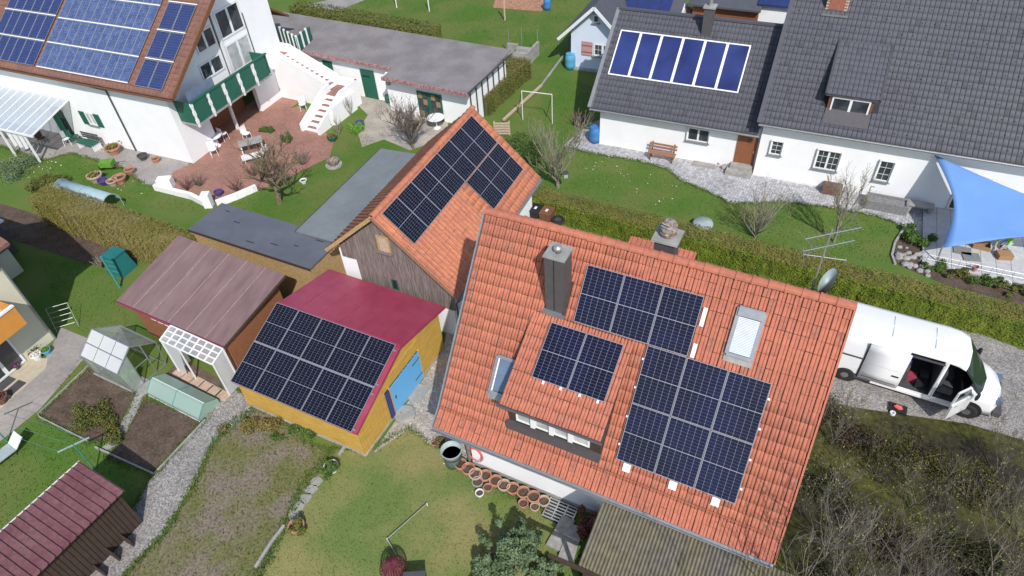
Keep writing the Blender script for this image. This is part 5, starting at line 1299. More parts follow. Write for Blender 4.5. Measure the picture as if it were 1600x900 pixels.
# ------------------------------------------------------------------ trees and shrubs
def bare_tree(name, label, base, h, r, spread, seed, bark="bark", cat="tree", nlimb=5, depth=4, buds=0, budm="bud", lean=(0, 0), twig=3, trunk_h=.25, upb=.35, minr=.006, cname="crown", group=None, limb_r=.55):
    rr = random.Random(seed); root = thing(name, label, cat, base, 0, group)
    tr, tw = MB(), MB(); tips = []
    def seg(mb, p, d, L, r0, r1, n, sides):
        pts = [p.copy()]; q = p.copy()
        for i in range(n):
            d = (d + Vector((rr.uniform(-1, 1), rr.uniform(-1, 1), rr.uniform(-.6, 1))) * .16).normalized(); q = q + d * (L / n); pts.append(q.copy())
        mb.tube(pts, r0, sides, 0, r1, cap=False); return pts, d
    def grow(p, d, L, r0, lv):
        pts, dd = seg(tr if lv == 0 else tw, p, d, L, r0, max(minr, r0 * .5), 4 if lv < 3 else 3, 5 if lv < 2 else 3)
        if lv >= depth:
            tips.extend(pts[1:]); return
        nb = rr.randint(twig, twig + 2)
        for i in range(nb):
            k = rr.uniform(.35, 1.0); idx_ = min(len(pts) - 1, max(1, int(k * (len(pts) - 1) + .5)))
            a = rr.uniform(0, 2 * math.pi); side = Vector((math.cos(a), math.sin(a), rr.uniform(-.1, .8))).normalized()
            nd = (dd * .75 + side * rr.uniform(.45, .95) * spread + Vector((0, 0, upb * .5))).normalized()
            grow(pts[idx_], nd, L * rr.uniform(.5, .8), max(minr, r0 * .5), lv + 1)
        if lv >= depth - 1: tips.extend(pts[2:])
    th = h * trunk_h; p0 = Vector((0, 0, -.05)); pts, d = seg(tr, p0, Vector((lean[0], lean[1], 1)).normalized(), th + .05, r, r * .8, 3, 7)
    for i in range(nlimb):
        a = 2 * math.pi * i / nlimb + rr.uniform(-.5, .5); s_ = rr.uniform(.35, 1.0) * spread
        nd = Vector((math.cos(a) * s_ + lean[0], math.sin(a) * s_ + lean[1], 1)).normalized()
        grow(pts[-1 if i % 2 == 0 else -2], nd, (h - th) * rr.uniform(.38, .55), r * limb_r, 1 if trunk_h < .12 else 0)
    tr.build("trunk", bark, root); c = tw.build(cname, bark, root); c["kind"] = "stuff"
    if buds:
        P = np.array([list(t) for t in tips]); k = NPR.integers(0, len(P), buds); P = P[k] + NPR.normal(0, .05, (buds, 3))
        V, F = leaves(P, np.full(buds, .04)); o = npmesh("buds", V, F, budm, root); o["kind"] = "stuff"
    return root
def bush(name, label, base, size, n, leafm, leaf=.05, seed=0, cat="shrub", stemm="bark", clumps=9, core=True, group=None, upw=.3, elong=1.5, rf=1.0):
    rr = np.random.default_rng(seed + 50); root = thing(name, label, cat, base, 0, group)
    cl = rr.normal(0, .42, (clumps, 3)) * np.array(size); cl[:, 2] = np.abs(cl[:, 2]) * .8 + size[2] * .35
    cl = np.clip(cl, -np.array(size), np.array([size[0], size[1], size[2] * 1.7]))
    rads = rr.uniform(.32, .55, clumps) * min(size[0], size[1]) * rf
    k = rr.integers(0, clumps, n); d = rr.normal(size=(n, 3)); d /= np.linalg.norm(d, axis=1)[:, None]; rad_ = rr.uniform(.55, 1.08, n)[:, None] * rads[k][:, None] * np.array([1, 1, max(.8, size[2] / max(size[0], size[1]))])
    P = cl[k] + d * rad_; P[:, 2] = np.maximum(P[:, 2], .03)
    V, F = leaves(P, np.full(n, leaf), rnd=rr, out=d * .8, up=upw, elong=elong); o = npmesh("foliage", V, F, leafm, root); o["kind"] = "stuff"
    st = MB()
    for i in range(clumps): st.tube([(0, 0, 0), tuple(cl[i] * np.array([.5, .5, .6])), tuple(cl[i])], .025, 4, 0, .008, cap=False)
    st.build("stem", stemm, root)
    if core:
        mb = MB()
        for i in range(clumps): mb.blob(cl[i], (rads[i] * .6,) * 2 + (rads[i] * .55,), 7, 5, .2, seed=i)
        mb.build("inner_growth", leafm, root)["kind"] = "stuff"
    return root

bare_tree("bare_fruit_tree", "pale bare fruit tree with nest box on the lawn right of the barn", G(872, 293), 4.6, .10, .75, 3, "bark_pale", nlimb=6, depth=3, twig=3, trunk_h=.12, upb=.6, buds=600)
bare_tree("bare_shrub", "multi stemmed bare grey shrub in front of the white house door", G(1180, 372), 3.3, .05, .7, 8, "bark_pale", "shrub", nlimb=16, depth=3, twig=2, trunk_h=.05, upb=.7, buds=500, limb_r=.6)
bare_tree("bare_young_tree", "slender bare young tree on the lawn below the white house windows", G(1303, 378), 4.2, .07, .6, 12, "bark_pale", nlimb=6, depth=3, twig=3, trunk_h=.25, upb=.7, buds=350)
bare_tree("mossy_fruit_tree", "old mossy fruit tree with thick bent limbs at the patio edge", G(437, 318), 4.4, .17, 1.25, 5, "bark_moss", nlimb=6, depth=3, twig=3, trunk_h=.26, upb=.15, buds=700, budm="twig_red", limb_r=.6)
bare_tree("twiggy_shrub_tree", "dense leafless brown tree in front of the glazed garage door", G(646, 232), 3.2, .10, 1.0, 21, "bark", nlimb=8, depth=3, twig=4, trunk_h=.15, upb=.4, buds=900, budm="twig_red")
bare_tree("red_stem_shrub", "brown bare shrubs at the corner of the low wing beside the blue barrel", G(908, 200), 1.7, .04, .9, 31, "twig_red", "shrub", nlimb=18, depth=2, twig=3, trunk_h=.04, upb=.6, limb_r=.6)
bare_tree("red_stem_shrub", "low bare brown shrub on the patio beside the house corner", G(293, 298), 1.3, .03, .9, 33, "twig_red", "shrub", nlimb=14, depth=2, twig=3, trunk_h=.04, upb=.6, limb_r=.6)
for k, (x, y) in enumerate(((548, 175), (530, 205))):
    bare_tree("climbing_shrub", ["bare grey climber on the right face of the staircase wall", "bare grey climber at the lower end of the staircase wall"][k], G(x, y + 6), 1.9, .03, .35, 40 + k, "bark_pale", "shrub", nlimb=8, depth=2, twig=3, trunk_h=.05, upb=1.4, limb_r=.6)
bush("evergreen_bush", "dense dark evergreen bush between the barn roof and the bare fruit tree", G(818, 250), (1.5, 1.2, .9), 9000, "leaf", .07, 3, "bush", clumps=14)
bush("sail_side_bush", "low green shrubs in the bed beside the terrace corner", G(1432, 378), (.8, .6, .4), 2500, "leaf", .06, 4, "bush")
bush("silvery_bush", "tall grey green feathery bush at the bottom centre of the picture", G(805, 872), (1.0, .9, 1.25), 11000, "leaf_grey", .05, 9, "bush", clumps=90, core=False, elong=2.6, rf=.4)
bush("silvery_bush", "smaller grey green bush left of the garden steps", G(768, 905), (.7, .6, .8), 4600, "leaf_grey", .05, 10, "bush", clumps=30, core=False, elong=2.6, rf=.5)
bush("silvery_bush", "grey green bush at the bottom edge beside the stone slabs", G(850, 905), (.6, .55, .6), 4000, "leaf_grey", .05, 11, "bush", clumps=26, core=False, elong=2.6, rf=.5)
bush("dwarf_conifer", "dark green dwarf conifer at the lower right of the verandah", G(1188, 925), (.9, .7, .8), 4500, "leaf", .06, 14, "bush", clumps=10)
bush("red_leaf_shrub", "reddish leafed shrub in the corner beside the verandah", FM.W(-3.4, 10.15), (.5, .35, .95), 2600, "leaf_red", .06, 15, clumps=12, core=False)
bush("straggly_bush", "straggly yellow green bush growing in the upper vegetable bed", G(152, 655), (1.05, .7, .35), 4200, "leaf_olive", .05, 16, clumps=16, core=False)
bush("straggly_bush", "yellow green bush overgrowing the corner of the upper vegetable bed", G(178, 685), (.6, .5, .35), 2200, "leaf_olive", .05, 17, clumps=10, core=False)
bush("forsythia_bush", "brown and yellow scrub beside the gravel path below the yellow shed", G(395, 672), (1.2, .5, .25), 3200, "leaf_brown", .05, 18, clumps=14, core=False)
bush("green_scrub", "green herbs along the foot of the yellow shed wall", G(470, 676), (1.6, .35, .16), 2600, "leaf", .05, 19, clumps=18, core=False)
bush("rosette_bush", "bushy yellowish shrubs at the end of the olive hedge", G(85, 292), (1.3, .8, .6), 4500, "leaf_olive", .06, 22, clumps=14)
bush("ground_herbs", "pale green flowering herbs on the lawn at the left edge", G(25, 265), (1.6, 1.2, .2), 4200, "leaf_grey", .06, 23, clumps=22, core=False)
bush("patio_shrub", "bright green low plants at the foot of the staircase wall", G(556, 205), (.7, .6, .25), 2400, "leaf_bright", .06, 24, clumps=9)
bush("tall_lettuce", "bright green leafy plants inside the greenhouse", FV.W(-23.4, 7.75), (.4, .35, .45), 1400, "leaf_bright", .09, 25, "plant", clumps=7)
for k, (x, y, lb) in enumerate(((1465, 420, "low dark shrubs at the left end of the terrace bed"), (1500, 430, "low green shrubs in the middle of the terrace bed"), (1540, 442, "low brown green shrubs right of the white flower pot"), (1585, 455, "low shrubs in the terrace bed at the right picture edge"))):
    bush("bed_shrub", lb, G(x, y), (.7, .35, .22), 1500, ["leaf", "leaf_olive", "leaf", "leaf_olive"][k], .05, 60 + k, clumps=10)
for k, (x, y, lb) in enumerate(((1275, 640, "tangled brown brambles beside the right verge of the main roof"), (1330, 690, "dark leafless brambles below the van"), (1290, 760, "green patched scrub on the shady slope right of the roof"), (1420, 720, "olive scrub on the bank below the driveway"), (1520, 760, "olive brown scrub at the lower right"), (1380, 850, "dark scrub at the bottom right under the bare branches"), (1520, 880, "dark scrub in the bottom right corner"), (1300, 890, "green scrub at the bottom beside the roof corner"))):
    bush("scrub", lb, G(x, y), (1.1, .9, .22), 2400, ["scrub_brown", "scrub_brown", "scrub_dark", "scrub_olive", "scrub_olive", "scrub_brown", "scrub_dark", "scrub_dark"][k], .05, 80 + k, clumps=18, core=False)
trees_fg = (((7.2, 4.7), 11.5, "tall bare tree shading the lower right corner of the main roof", 101, .95), ((10.2, 7.4), 5.4, "large bare tree with pale branches in the bottom right corner", 102, 1.0), ((13.2, 7.8), 5.2, "bare budding tree at the bottom right edge of the picture", 103, 1.0), ((8.2, 6.4), 7.4, "bare tree with twigs hanging over the lower right roof corner", 110, 1.0), ((9.6, 9.4), 4.6, "bare thorny tree close to the right verge of the main roof", 108, 1.0), ((11.0, 13.2), 3.4, "slim bare sapling standing between the roof and the van", 104, .5), ((12.6, 10.6), 3.2, "bare bush with thin pale twigs on the slope below the van", 105, .9), ((16.0, 11.6), 2.8, "bare bush by the driveway at the right picture edge", 106, .9), ((15.6, 9.2), 4.4, "bare bush reaching in from the right picture edge", 107, .9), ((11.6, 4.6), 6.4, "bare tree mostly below the picture at the lower right", 109, 1.0))
for (x, y), h, lb, sd, sp in trees_fg:
    bare_tree("bare_tree", lb, (x, y, 0), h * .8, .035 if h < 4.5 else .065, sp, sd, "bark" if sd in (103, 105) else "bark_grey", nlimb=6, depth=4, twig=2, trunk_h=.16, upb=.3, buds=160, minr=.0034 if sd != 101 else .007, limb_r=.45)

thk = (((9.3, 12.3), "brown bare thicket shrub beside the right verge near the van"), ((10.6, 11.6), "brown bare thicket shrub left of the tool box"), ((9.0, 10.7), "grey bare thicket shrub against the roof verge, halfway down"), ((10.3, 10.0), "dense grey brown thicket shrub in the middle of the slope"), ((11.6, 9.2), "tangled grey thicket shrub below the cab of the van"), ((13.2, 9.6), "tangled brown thicket shrub left of the right edge bushes"), ((8.4, 8.9), "dark thicket shrub beside the lowest roof corner"), ((9.6, 8.0), "thicket shrub at the bottom under the pale branches"), ((11.4, 7.3), "thicket shrub at the bottom centre of the slope"), ((14.6, 8.0), "thicket shrub in the bottom right corner of the slope"), ((14.6, 10.8), "low brown thicket shrub below the front wheel of the van"), ((12.0, 11.6), "low brown thicket shrub behind the tool box"))
for i, ((x, y), lb) in enumerate(thk):
    bare_tree("thicket_shrub", lb, (x, y, 0), 1.7 + .5 * (i % 3), .025, 1.05, 300 + i, ["bark_dark", "bark", "bark_dark"][i % 3], "shrub", nlimb=12, depth=3, twig=2, trunk_h=.04, upb=.25, buds=120, minr=.0036, limb_r=.45)
for i, (px, py, lb) in enumerate(((372, 300, "brown bare shrub at the middle of the patio front"), (475, 258, "brown bare shrub on the patio edge near the fire bowl"), (398, 276, "low bare shrub in front of the garden lounger"), (312, 292, "bare shrub behind the white patio wall pillar"))):
    bare_tree("patio_bare_shrub", lb, G(px, py), 1.5, .03, 1.0, 400 + i, ["twig_red", "bark"][i % 2], "shrub", nlimb=14, depth=2, twig=3, trunk_h=.04, upb=.4, limb_r=.6)
bush("patio_conifer", "small green conifer on the patio behind the mossy tree", G(452, 222), (.35, .35, .4), 1200, "leaf", .05, 410, clumps=8); bush("patio_conifer", "light green low plant on the patio by the loggia post", G(420, 205), (.45, .4, .2), 1200, "leaf", .05, 411, clumps=8)

# ------------------------------------------------------------------ pots, tubs, barrels
def pot_mesh(r, h, m, rim=True, soil="soil_dark"):
    mb = MB(); mb.lathe([(r * .62, 0), (r * .93, h * .8), (r * 1.05, h * .8), (r * 1.05, h), (r * .88, h), (r * .84, h * .62), (0, h * .6)], n=16)
    mb.m[-0:] if False else None
    me = bpy.data.meshes.new("pot"); me.from_pydata(mb.v, [], mb.f); me.materials.append(MATS[m]); me.update(); return me
POTS = {}
def pot(px, py, r, h, m, label, z=0.0, group=None, name="flower_pot", plant=None, soil=True, cat="pot"):
    p = G(px, py, z)
    key = (round(r, 2), round(h, 2), m)
    if key not in POTS: POTS[key] = pot_mesh(r, h, m)
    root = thing(name, label, cat, p, RND.uniform(0, 6), group); link("vessel", POTS[key], root)
    if soil: MB().lathe([(r * .84, h * .66), (0, h * .69)], n=12).build("soil", "soil_dark", root)
    if plant:
        n = 260; P = NPR.normal(0, .4, (n, 3)) * np.array([r, r, r * .8]); P[:, 2] = np.abs(P[:, 2]) + h * .75
        V, F = leaves(P, np.full(n, max(.035, r * .22))); o = npmesh("plant", V, F, plant, root); o["kind"] = "stuff"
    return root
row = [(721, 727, .22, "terracotta", "wide brown terracotta pot next to the red hose ring, outer one"), (733, 735, .24, "terracotta", "brown terracotta pot with dry plants below the red hose ring"), (744, 743, .23, "terracotta_pale", "pale terracotta pot with grey soil by the house wall"), (747, 754, .2, "concrete", "grey brown pot in front of the pale terracotta pot"), (759, 745, .22, "terracotta", "terracotta pot, first right of the pale one in the row by the wall"), (775, 753, .22, "terracotta", "empty deep red terracotta pot in the row by the wall"), (788, 760, .22, "terracotta_pale", "cream and brown empty pot in the row by the wall"), (802, 765, .22, "terracotta", "dark empty terracotta pot in the middle of the row by the wall"), (818, 771, .22, "terracotta", "terracotta pot third from the cellar grating"), (834, 778, .22, "terracotta", "brown pot filled with earth second from the cellar grating"), (850, 784, .2, "terracotta_pale", "tan pot nearest the cellar grating"), (763, 762, .16, "terracotta", "small pink terracotta pot in the second row of pots"), (750, 770, .15, "chalk", "small white rimmed pot standing alone on the grass edge"), (836, 792, .16, "terracotta_pale", "small pale pot in the second row near the grating"), (818, 787, .17, "terracotta", "orange red pot in the second row of pots")]
for x, y, r, m_, lb in row: pot(x, y + 4, r, r * 1.35, m_, lb, group="flower pots along the main house wall")
for k, (x, y, r, m_) in enumerate(((679, 692, .11, "terracotta"), (689, 692, .19, "brown_wood"), (697, 703, .1, "terracotta"))):
    pot(x, y + 3, r, r * 1.2, m_, ["small red pot left of the dark planter by the water tank", "dark brown planter with a dry plant beside the water tank", "small dark red pot in front of the water tank"][k], plant="leaf_brown" if k == 1 else None)
tk = thing("rainwater_tank", "grey green round rainwater tank under the left end of the main house gutter", "tank", FM.W(-8.95, 10.62))
mb = MB(); mb.lathe([(.3, 0), (.36, .8), (.4, .84), (.36, .85), (.34, .5)], n=24); mb.build("vessel", "tank_grey", tk, True); MB().lathe([(.345, .56), (0, .56)], n=20).build("water", "glass_dark", tk)
hs = thing("garden_hose", "coiled red garden hose hanging on the white main house wall", "hose", FM.W(-8.0, 10.78, .95), FM.yaw)
for k in range(3): MB().tube([( .28 * math.cos(t) * (1 - k * .06), -.02 - k * .02, .42 * math.sin(t) * (1 - k * .05)) for t in [2 * math.pi * i / 20 for i in range(21)]], .014, 5).build("coil", "hose_red", hs)
gp = pot(520, 735, .26, .32, "chalk", "round green shrub in a white pot on the lawn edge below the shed", plant=None)
bush("potted_shrub", "round dark green box shrub growing in the white pot", G(520, 735, .2), (.32, .32, .3), 1400, "leaf", .045, 71, clumps=7)
pot(466, 827, .27, .3, "terracotta", "terracotta tub with a golden shrub on the lawn edge")
bush("potted_shrub", "golden brown low shrub growing in the terracotta tub", G(466, 827, .18), (.3, .3, .24), 1400, "leaf_olive", .045, 72, clumps=7)
def barrel(px, py, r, h, m_, label, lid=True):
    root = thing("barrel", label, "barrel", G(px, py)); mb = MB(); mb.lathe([(r * .86, 0), (r, h * .25), (r * 1.02, h * .3), (r, h * .35), (r, h * .65), (r * 1.02, h * .7), (r, h * .75), (r * .86, h * .97), (r * .8, h)], n=20); mb.build("body", m_, root, True)
    MB().lathe([(r * .84, h), (r * .84, h + .03), (0, h + .05)], n=18).build("lid", m_, root); return root
barrel(929, 221, .34, .95, "blue_plastic", "dark blue barrel at the left corner of the low wing")
barrel(891, 107, .36, 1.05, "light_blue_plastic", "light blue barrel in front of the pale blue house")
barrel(855, 15, .3, .9, "blue_plastic", "blue barrel beside the red paved area at the top")
barrel(607, 160, .2, .5, "green_paint", "small green and white barrel beside the green garage door")
pot(360, 575, .2, .5, "blue_plastic", "blue tub at the left corner of the yellow shed", z=.3, cat="tub", name="tub", soil=False)
for k, (x, y, r, m_, lb) in enumerate(((563, 195, .3, "indigo_glaze", "purple glazed pot by the staircase foot"), (520, 217, .3, "green_paint", "dark green planter at the lower end of the stairs"), (343, 302, .25, "indigo_glaze", "dark purple pot on the patio behind the white wall"), (555, 202, .2, "chalk", "white pot standing beside the purple pot"), (164, 285, .3, "indigo_glaze", "blue glazed pot on the lawn among the terracotta pots"), (152, 280, .42, "terracotta_pale", "large pale round planter on the lawn"), (190, 282, .38, "terracotta", "big terracotta pot of the group on the lawn edge"), (178, 286, .3, "terracotta_pale", "orange pot between the blue pot and the big terracotta pot"), (205, 268, .3, "terracotta", "reddish bowl on the paving edge by the handcart"), (180, 237, .45, "terracotta", "wide terracotta bowl against the white house wall"), (225, 246, .3, "dark_grey", "dark planter below the downpipe of the white house"), (245, 250, .25, "terracotta", "small brown pot by the wall right of the downpipe"), (475, 283, .2, "white", "white ball shaped pot at the patio corner"))):
    pot(x, y + 3, r, r * 1.1, m_, lb, plant="leaf_brown" if k in (1, 5, 9) else None)
cb = thing("wheelbarrow", "green wheelbarrow tub among the pots on the lawn", "wheelbarrow", G(173, 265)); MB().prism([(-.4, -.25), (.35, -.3), (.35, .3), (-.4, .25)], .3, .6).build("tub", "leaf_bright", cb); MB().tube([(.3, .25, .35), (.9, .35, .3)], .02, 5).build("handle", "brown_wood", cb); MB().tube([(.3, -.25, .35), (.9, -.15, .3)], .02, 5).build("handle", "brown_wood", cb); MB().lathe([(.18, -.04), (.18, .04)], n=12).build("wheel", "black", cb, loc=(-.45, 0, .18), rot=(rad(90), 0, 0))

# bins behind the ridge
def wheelie(px, py, m_, lb):
    root = thing("waste_bin", lb, "bin", G(px, py), FM.yaw); MB().add([(-.22, -.25, 0), (.22, -.25, 0), (.22, .25, 0), (-.22, .25, 0), (-.29, -.33, .95), (.29, -.33, .95), (.29, .33, .95), (-.29, .33, .95)], [(3, 2, 1, 0), (0, 1, 5, 4), (1, 2, 6, 5), (2, 3, 7, 6), (3, 0, 4, 7), (4, 5, 6, 7)]).build("body", m_, root)
    MB().prism([(-.31, -.36), (.31, -.36), (.31, .36), (-.31, .36)], .96, 1.03).build("lid", m_, root); MB().box(-.06, .06, -.1, .1, 1.03, 1.04).build("sticker", "white", root)
wheelie(838, 350, "black", "black waste bin standing behind the main house ridge beside the hedge"); wheelie(855, 354, "brown_wood", "brown waste bin right of the black one")
o = thing("spare_tyre", "black tyre lying on a post by the bins", "tyre", G(872, 358, 0)); mb = MB(); mb.lathe([(.2, .5), (.3, .5), (.34, .58), (.3, .66), (.2, .66), (.18, .58), (.2, .5)], n=20); mb.build("tyre", "tyre", o); MB().lathe([(.2, 0), (.19, .6)], n=12).build("core", "dark_grey", o)
cbn = thing("compost_bin", "teal plastic compost bin beside the mauve shed", "compost bin", G(192, 422), rad(-25))
MB().add([(-.5, -.5, 0), (.5, -.5, 0), (.5, .5, 0), (-.5, .5, 0), (-.36, -.36, 1.05), (.36, -.36, 1.05), (.36, .36, 1.05), (-.36, .36, 1.05)], [(3, 2, 1, 0), (0, 1, 5, 4), (1, 2, 6, 5), (2, 3, 7, 6), (3, 0, 4, 7), (4, 5, 6, 7)]).build("body", "teal_plastic", cbn)
MB().prism([(-.4, -.4), (.4, -.4), (.4, .4), (-.4, .4)], 1.06, 1.14).build("lid", "teal_plastic", cbn)
for z in (.3, .6, .85): MB().prism([(-.5 + z * .12, -.52 + z * .13), (.5 - z * .12, -.52 + z * .13), (.5 - z * .12, -.49 + z * .13), (-.5 + z * .12, -.49 + z * .13)], z, z + .05).build("rib", "green_metal", cbn)
bare_tree("cut_stalks", "sheaf of pale dry cut stalks leaning by the compost bin", G(160, 420), 1.4, .03, .7, 55, "bark_pale", "stalks", nlimb=18, depth=1, twig=1, trunk_h=.03, upb=.3, limb_r=.7)
o = MB().tube([(0, 0, 0), (0, 0, 2.0)], .055, 8).build("clothes_post", "green_metal", None, False, G(188, 450)); tag(o, "green metal clothes post beside the mauve shed", "post")

# soil bed edging
def edging(name, label, pts, w, h, m_):
    root = thing(name, label, "edging", pts[0]); o = Vector(pts[0])
    for a, b_ in zip(pts[:-1], pts[1:]): MB().beam(Vector(a) - o + Vector((0, 0, h / 2)), Vector(b_) - o + Vector((0, 0, h / 2)), w, h).build("edging_strip", m_, root)
    return root
edging("bed_edging", "pale metal edging round the upper vegetable bed", PX((140, 572), (61, 648), (63, 653), (137, 690)), .045, .1, "concrete")
edging("bed_edging", "thin pale edging between the greenhouse and the upper vegetable bed", PX((148, 585), (208, 614)), .05, .1, "concrete")
edging("bed_edging", "pale edging strip along the lower bed beside the gravel path", PX((150, 700), (242, 742), (322, 657)), .06, .1, "concrete")
edging("lawn_kerb", "row of broken kerb stones along the edge of the front lawn", PX((400, 888), (424, 850), (445, 822)), .1, .1, "stone")
edging("lawn_kerb", "flat stone kerb from the shed corner down the lawn edge", PX((541, 695), (530, 712)), .12, .06, "stone")
for k in range(6):
    p = G(283 + k * 13.2, 583 + k * 7.2); o = MB().box(-.28, .28, -.2, .2, 0, .07).build("stepping_slab", "terracotta_pale", None, False, p, (0, 0, FV.yaw)); tag(o, f"square paving slab in front of the glazed lean-to, {OR[k]} from the left", "slab", "slabs in front of the lean-to")
# garden stepping stones
for k in range(5):
    p = G(495 - k * 9, 752 + k * 13); mb = MB(); mb.prism([(RND.uniform(.16, .26) * math.cos(t), RND.uniform(.16, .26) * math.sin(t)) for t in [2 * math.pi * i / 8 for i in range(8)]], 0, .025); o = mb.build("stepping_stone", "concrete", None, False, p); tag(o, f"flat grey stepping stone at the lawn edge, {OR[k]} from the potted shrub", "stone", "stepping stones at the lawn edge")

# ------------------------------------------------------------------ van
vy = math.atan2(14.06 - 16.15, 16.23 - 12.63); WB = 4.15
nx_, ny_ = -math.sin(vy), math.cos(vy)
VAN = thing("delivery_van", "white delivery van with open sliding door and open cab door on the gravel drive", "van", (12.63 + nx_ * .92, 16.15 + ny_ * .92, 0), vy)
# stations along x: (x, roof z, half width at waist, nose cut)
ST = [(-1.05, 2.42), (-.9, 2.5), (-.5, 2.5), (0.0, 2.5), (.9, 2.5), (1.72, 2.5), (2.82, 2.5), (2.98, 2.48), (3.3, 2.44), (3.62, 2.32), (4.05, 1.82), (4.45, 1.28), (4.75, 1.16), (5.0, 1.0), (5.12, .72)]
def ring(x, zt):
    k = 1.0 if x < 4.2 else (1 - (x - 4.2) * .16)
    hw = 1.0 * k
    zs = [.32, .55, .9, min(1.32, zt - .12)]
    top = zt
    p = [(-hw * .97, zs[0]), (-hw, zs[1]), (-hw * 1.01, zs[2]), (-hw * 1.0, zs[3])]
    for f_, w_ in ((.55, .965), (.86, .915), (.965, .86), (1.0, .70)):
        p.append((-hw * w_, zs[3] + (top - zs[3]) * f_))
    p.append((0, top + .025))
    return p + [(-y, z) for y, z in reversed(p[:-1])]
rings = [ring(x, z) for x, z in ST]; K = len(rings[0])
def bow(x, y): return x - (max(0, x - 2.9) / 2.2) ** .7 * .34 * abs(y) ** 2.2
body = MB(); body.v = [(bow(ST[i][0], y), y, z) for i, r in enumerate(rings) for y, z in r]
for i in range(len(ST) - 1):
    for j in range(K - 1):
        xm = (ST[i][0] + ST[i + 1][0]) / 2
        if 1.72 <= xm <= 2.82 and 1 <= j <= 4: continue         # sliding door opening, camera side
        if 2.98 <= xm <= 4.05 and 1 <= j <= 4: continue          # cab door opening
        mi = 0
        if 3.62 <= xm <= 4.45 and 4 <= j <= 11: mi = 1 if 5 <= j <= 10 else 2            # windscreen and its black edge
        if 3.0 < xm < 4.05 and 11 <= j <= 12 and K - 1 - j < 5: mi = 1
        body.f.append((i * K + j, (i + 1) * K + j, (i + 1) * K + j + 1, i * K + j + 1)); body.m.append(mi)
body.f.append(tuple(range(K))); body.m.append(0); L_ = len(ST) - 1
body.f.append(tuple(reversed([L_ * K + j for j in range(K)]))); body.m.append(0)
o = body.build("body", ["white_paint", "windscreen", "black"], VAN, True); s_ = o.modifiers.new("t", 'SOLIDIFY'); s_.thickness = .03; s_.offset = -1
MB().box(-1.0, 3.9, -.93, .93, .42, .5).build("floor", "dark_grey", VAN)
MB().box(2.84, 2.9, -.9, .9, .5, 2.3).build("bulkhead", "dark_grey", VAN)
MB().box(-.2, 1.6, -.9, -.5, .5, 1.5).build("tool_rack", "black", VAN)
for k, (x, y, z, m_) in enumerate(((1.75, -.7, .5, "dark_grey"), (2.05, -.55, .5, "crimson"), (2.35, -.75, .5, "black"), (1.8, -.3, .5, "blue_dark"), (1.7, -.55, .95, "twig_red"), (2.45, -.3, .5, "dark_grey"), (1.62, -.7, 1.4, "indigo_glaze"))):
    MB().box(x, x + .3, y, y + .28, z, z + .3).build("tool_case", m_, VAN)
for y in (-.62, .1, .6):
    s_ = MB().box(3.0, 3.5, y - .24, y + .24, .75, .95).build("seat", "dark_grey", VAN); MB().box(2.95, 3.08, y - .24, y + .24, .95, 1.75).build("seat_back", "dark_grey", s_)
MB().box(3.95, 4.3, -.85, .85, .6, 1.22).build("dashboard", "black", VAN)
MB().blob((4.15, .1, 1.25), (.14, .35, .09), 8, 5, .25, seed=4).build("hi_vis_vest", "leaf_bright", VAN)
# sliding door slid back
dmb = MB(); xs = (.42, 1.78); prf = [(-1.05, .5), (-1.075, .9), (-1.065, 1.32), (-1.03, 1.95), (-.985, 2.26)]
dmb.add([(x, y, z) for x in xs for y, z in prf], [(i, 5 + i, 6 + i, i + 1) for i in range(4)])
sd = dmb.build("sliding_door", "white_paint", VAN, True); s_ = sd.modifiers.new("t", 'SOLIDIFY'); s_.thickness = .05; s_.offset = 0
MB().box(1.45, 1.68, -1.125, -1.09, 1.08, 1.13).build("handle", "black", sd)
MB().box(-.75, .4, -1.035, -1.0, 1.42, 1.47).build("door_rail", "dark_grey", VAN)
MB().add([(.36, -1.02, .45), (.42, -1.02, .45), (.42, -1.0, 2.3), (.36, -1.0, 2.3)], [(0, 1, 2, 3)]).build("door_gap", "dark_grey", VAN)
MB().beam((1.72, -.955, 2.22), (2.84, -.955, 2.22), .06, .05).build("door_track", "dark_grey", VAN)
MB().box(-1.0, 1.7, -1.03, -.99, .36, .5).build("side_sill", "dark_grey", VAN); MB().box(.9, 4.0, -1.04, -.97, .34, .44).build("sill_step", "white", VAN)
# cab door swung open
hd = bpy.data.objects.new("cab_door", None)
cd = MB(); cd.add([(0, 0, .5), (-1.02, 0, .5), (-1.06, 0, 1.28), (0, 0, 1.28)], [(0, 1, 2, 3)])
c2 = MB(); c2.beam((-.02, 0, 1.28), (-.38, 0, 1.86), .06); c2.beam((-.38, 0, 1.86), (-.98, 0, 1.9), .06); c2.beam((-1.03, 0, 1.28), (-.98, 0, 1.9), .06)
ang = rad(52)
dob = cd.build("cab_door", "white_paint", VAN, False, (4.02, -1.0, 0), (0, 0, ang)); dob.modifiers.new("t", 'SOLIDIFY').thickness = .07
c2.build("window_frame", "white_paint", dob)
MB().add([(-.05, 0, 1.28), (-1.0, 0, 1.28), (-.96, 0, 1.87), (-.4, 0, 1.83)], [(0, 1, 2, 3)]).build("window", "windscreen", dob)
MB().box(-.93, -.75, -.07, -.04, 1.1, 1.15).build("handle", "black", dob)
MB().blob((-.1, -.22, 1.42), (.1, .06, .2), 8, 6, .03).build("wing_mirror", "black", dob)
MB().blob((4.15, 1.12, 1.42), (.08, .12, .2), 8, 6, .03).build("wing_mirror", "black", VAN)
def wheel(x, y):
    w = MB(); w.lathe([(.2, -.11), (.3, -.12), (.345, -.09), (.355, 0), (.345, .09), (.3, .12), (.2, .11)], n=24)
    wo = w.build("wheel", "tyre", VAN, True, (x, y, .355), (rad(90), 0, 0)); MB().lathe([(.21, -.10), (.21, .10), (.1, .115), (0, .12)], n=16).build("rim", "rim", wo); return wo
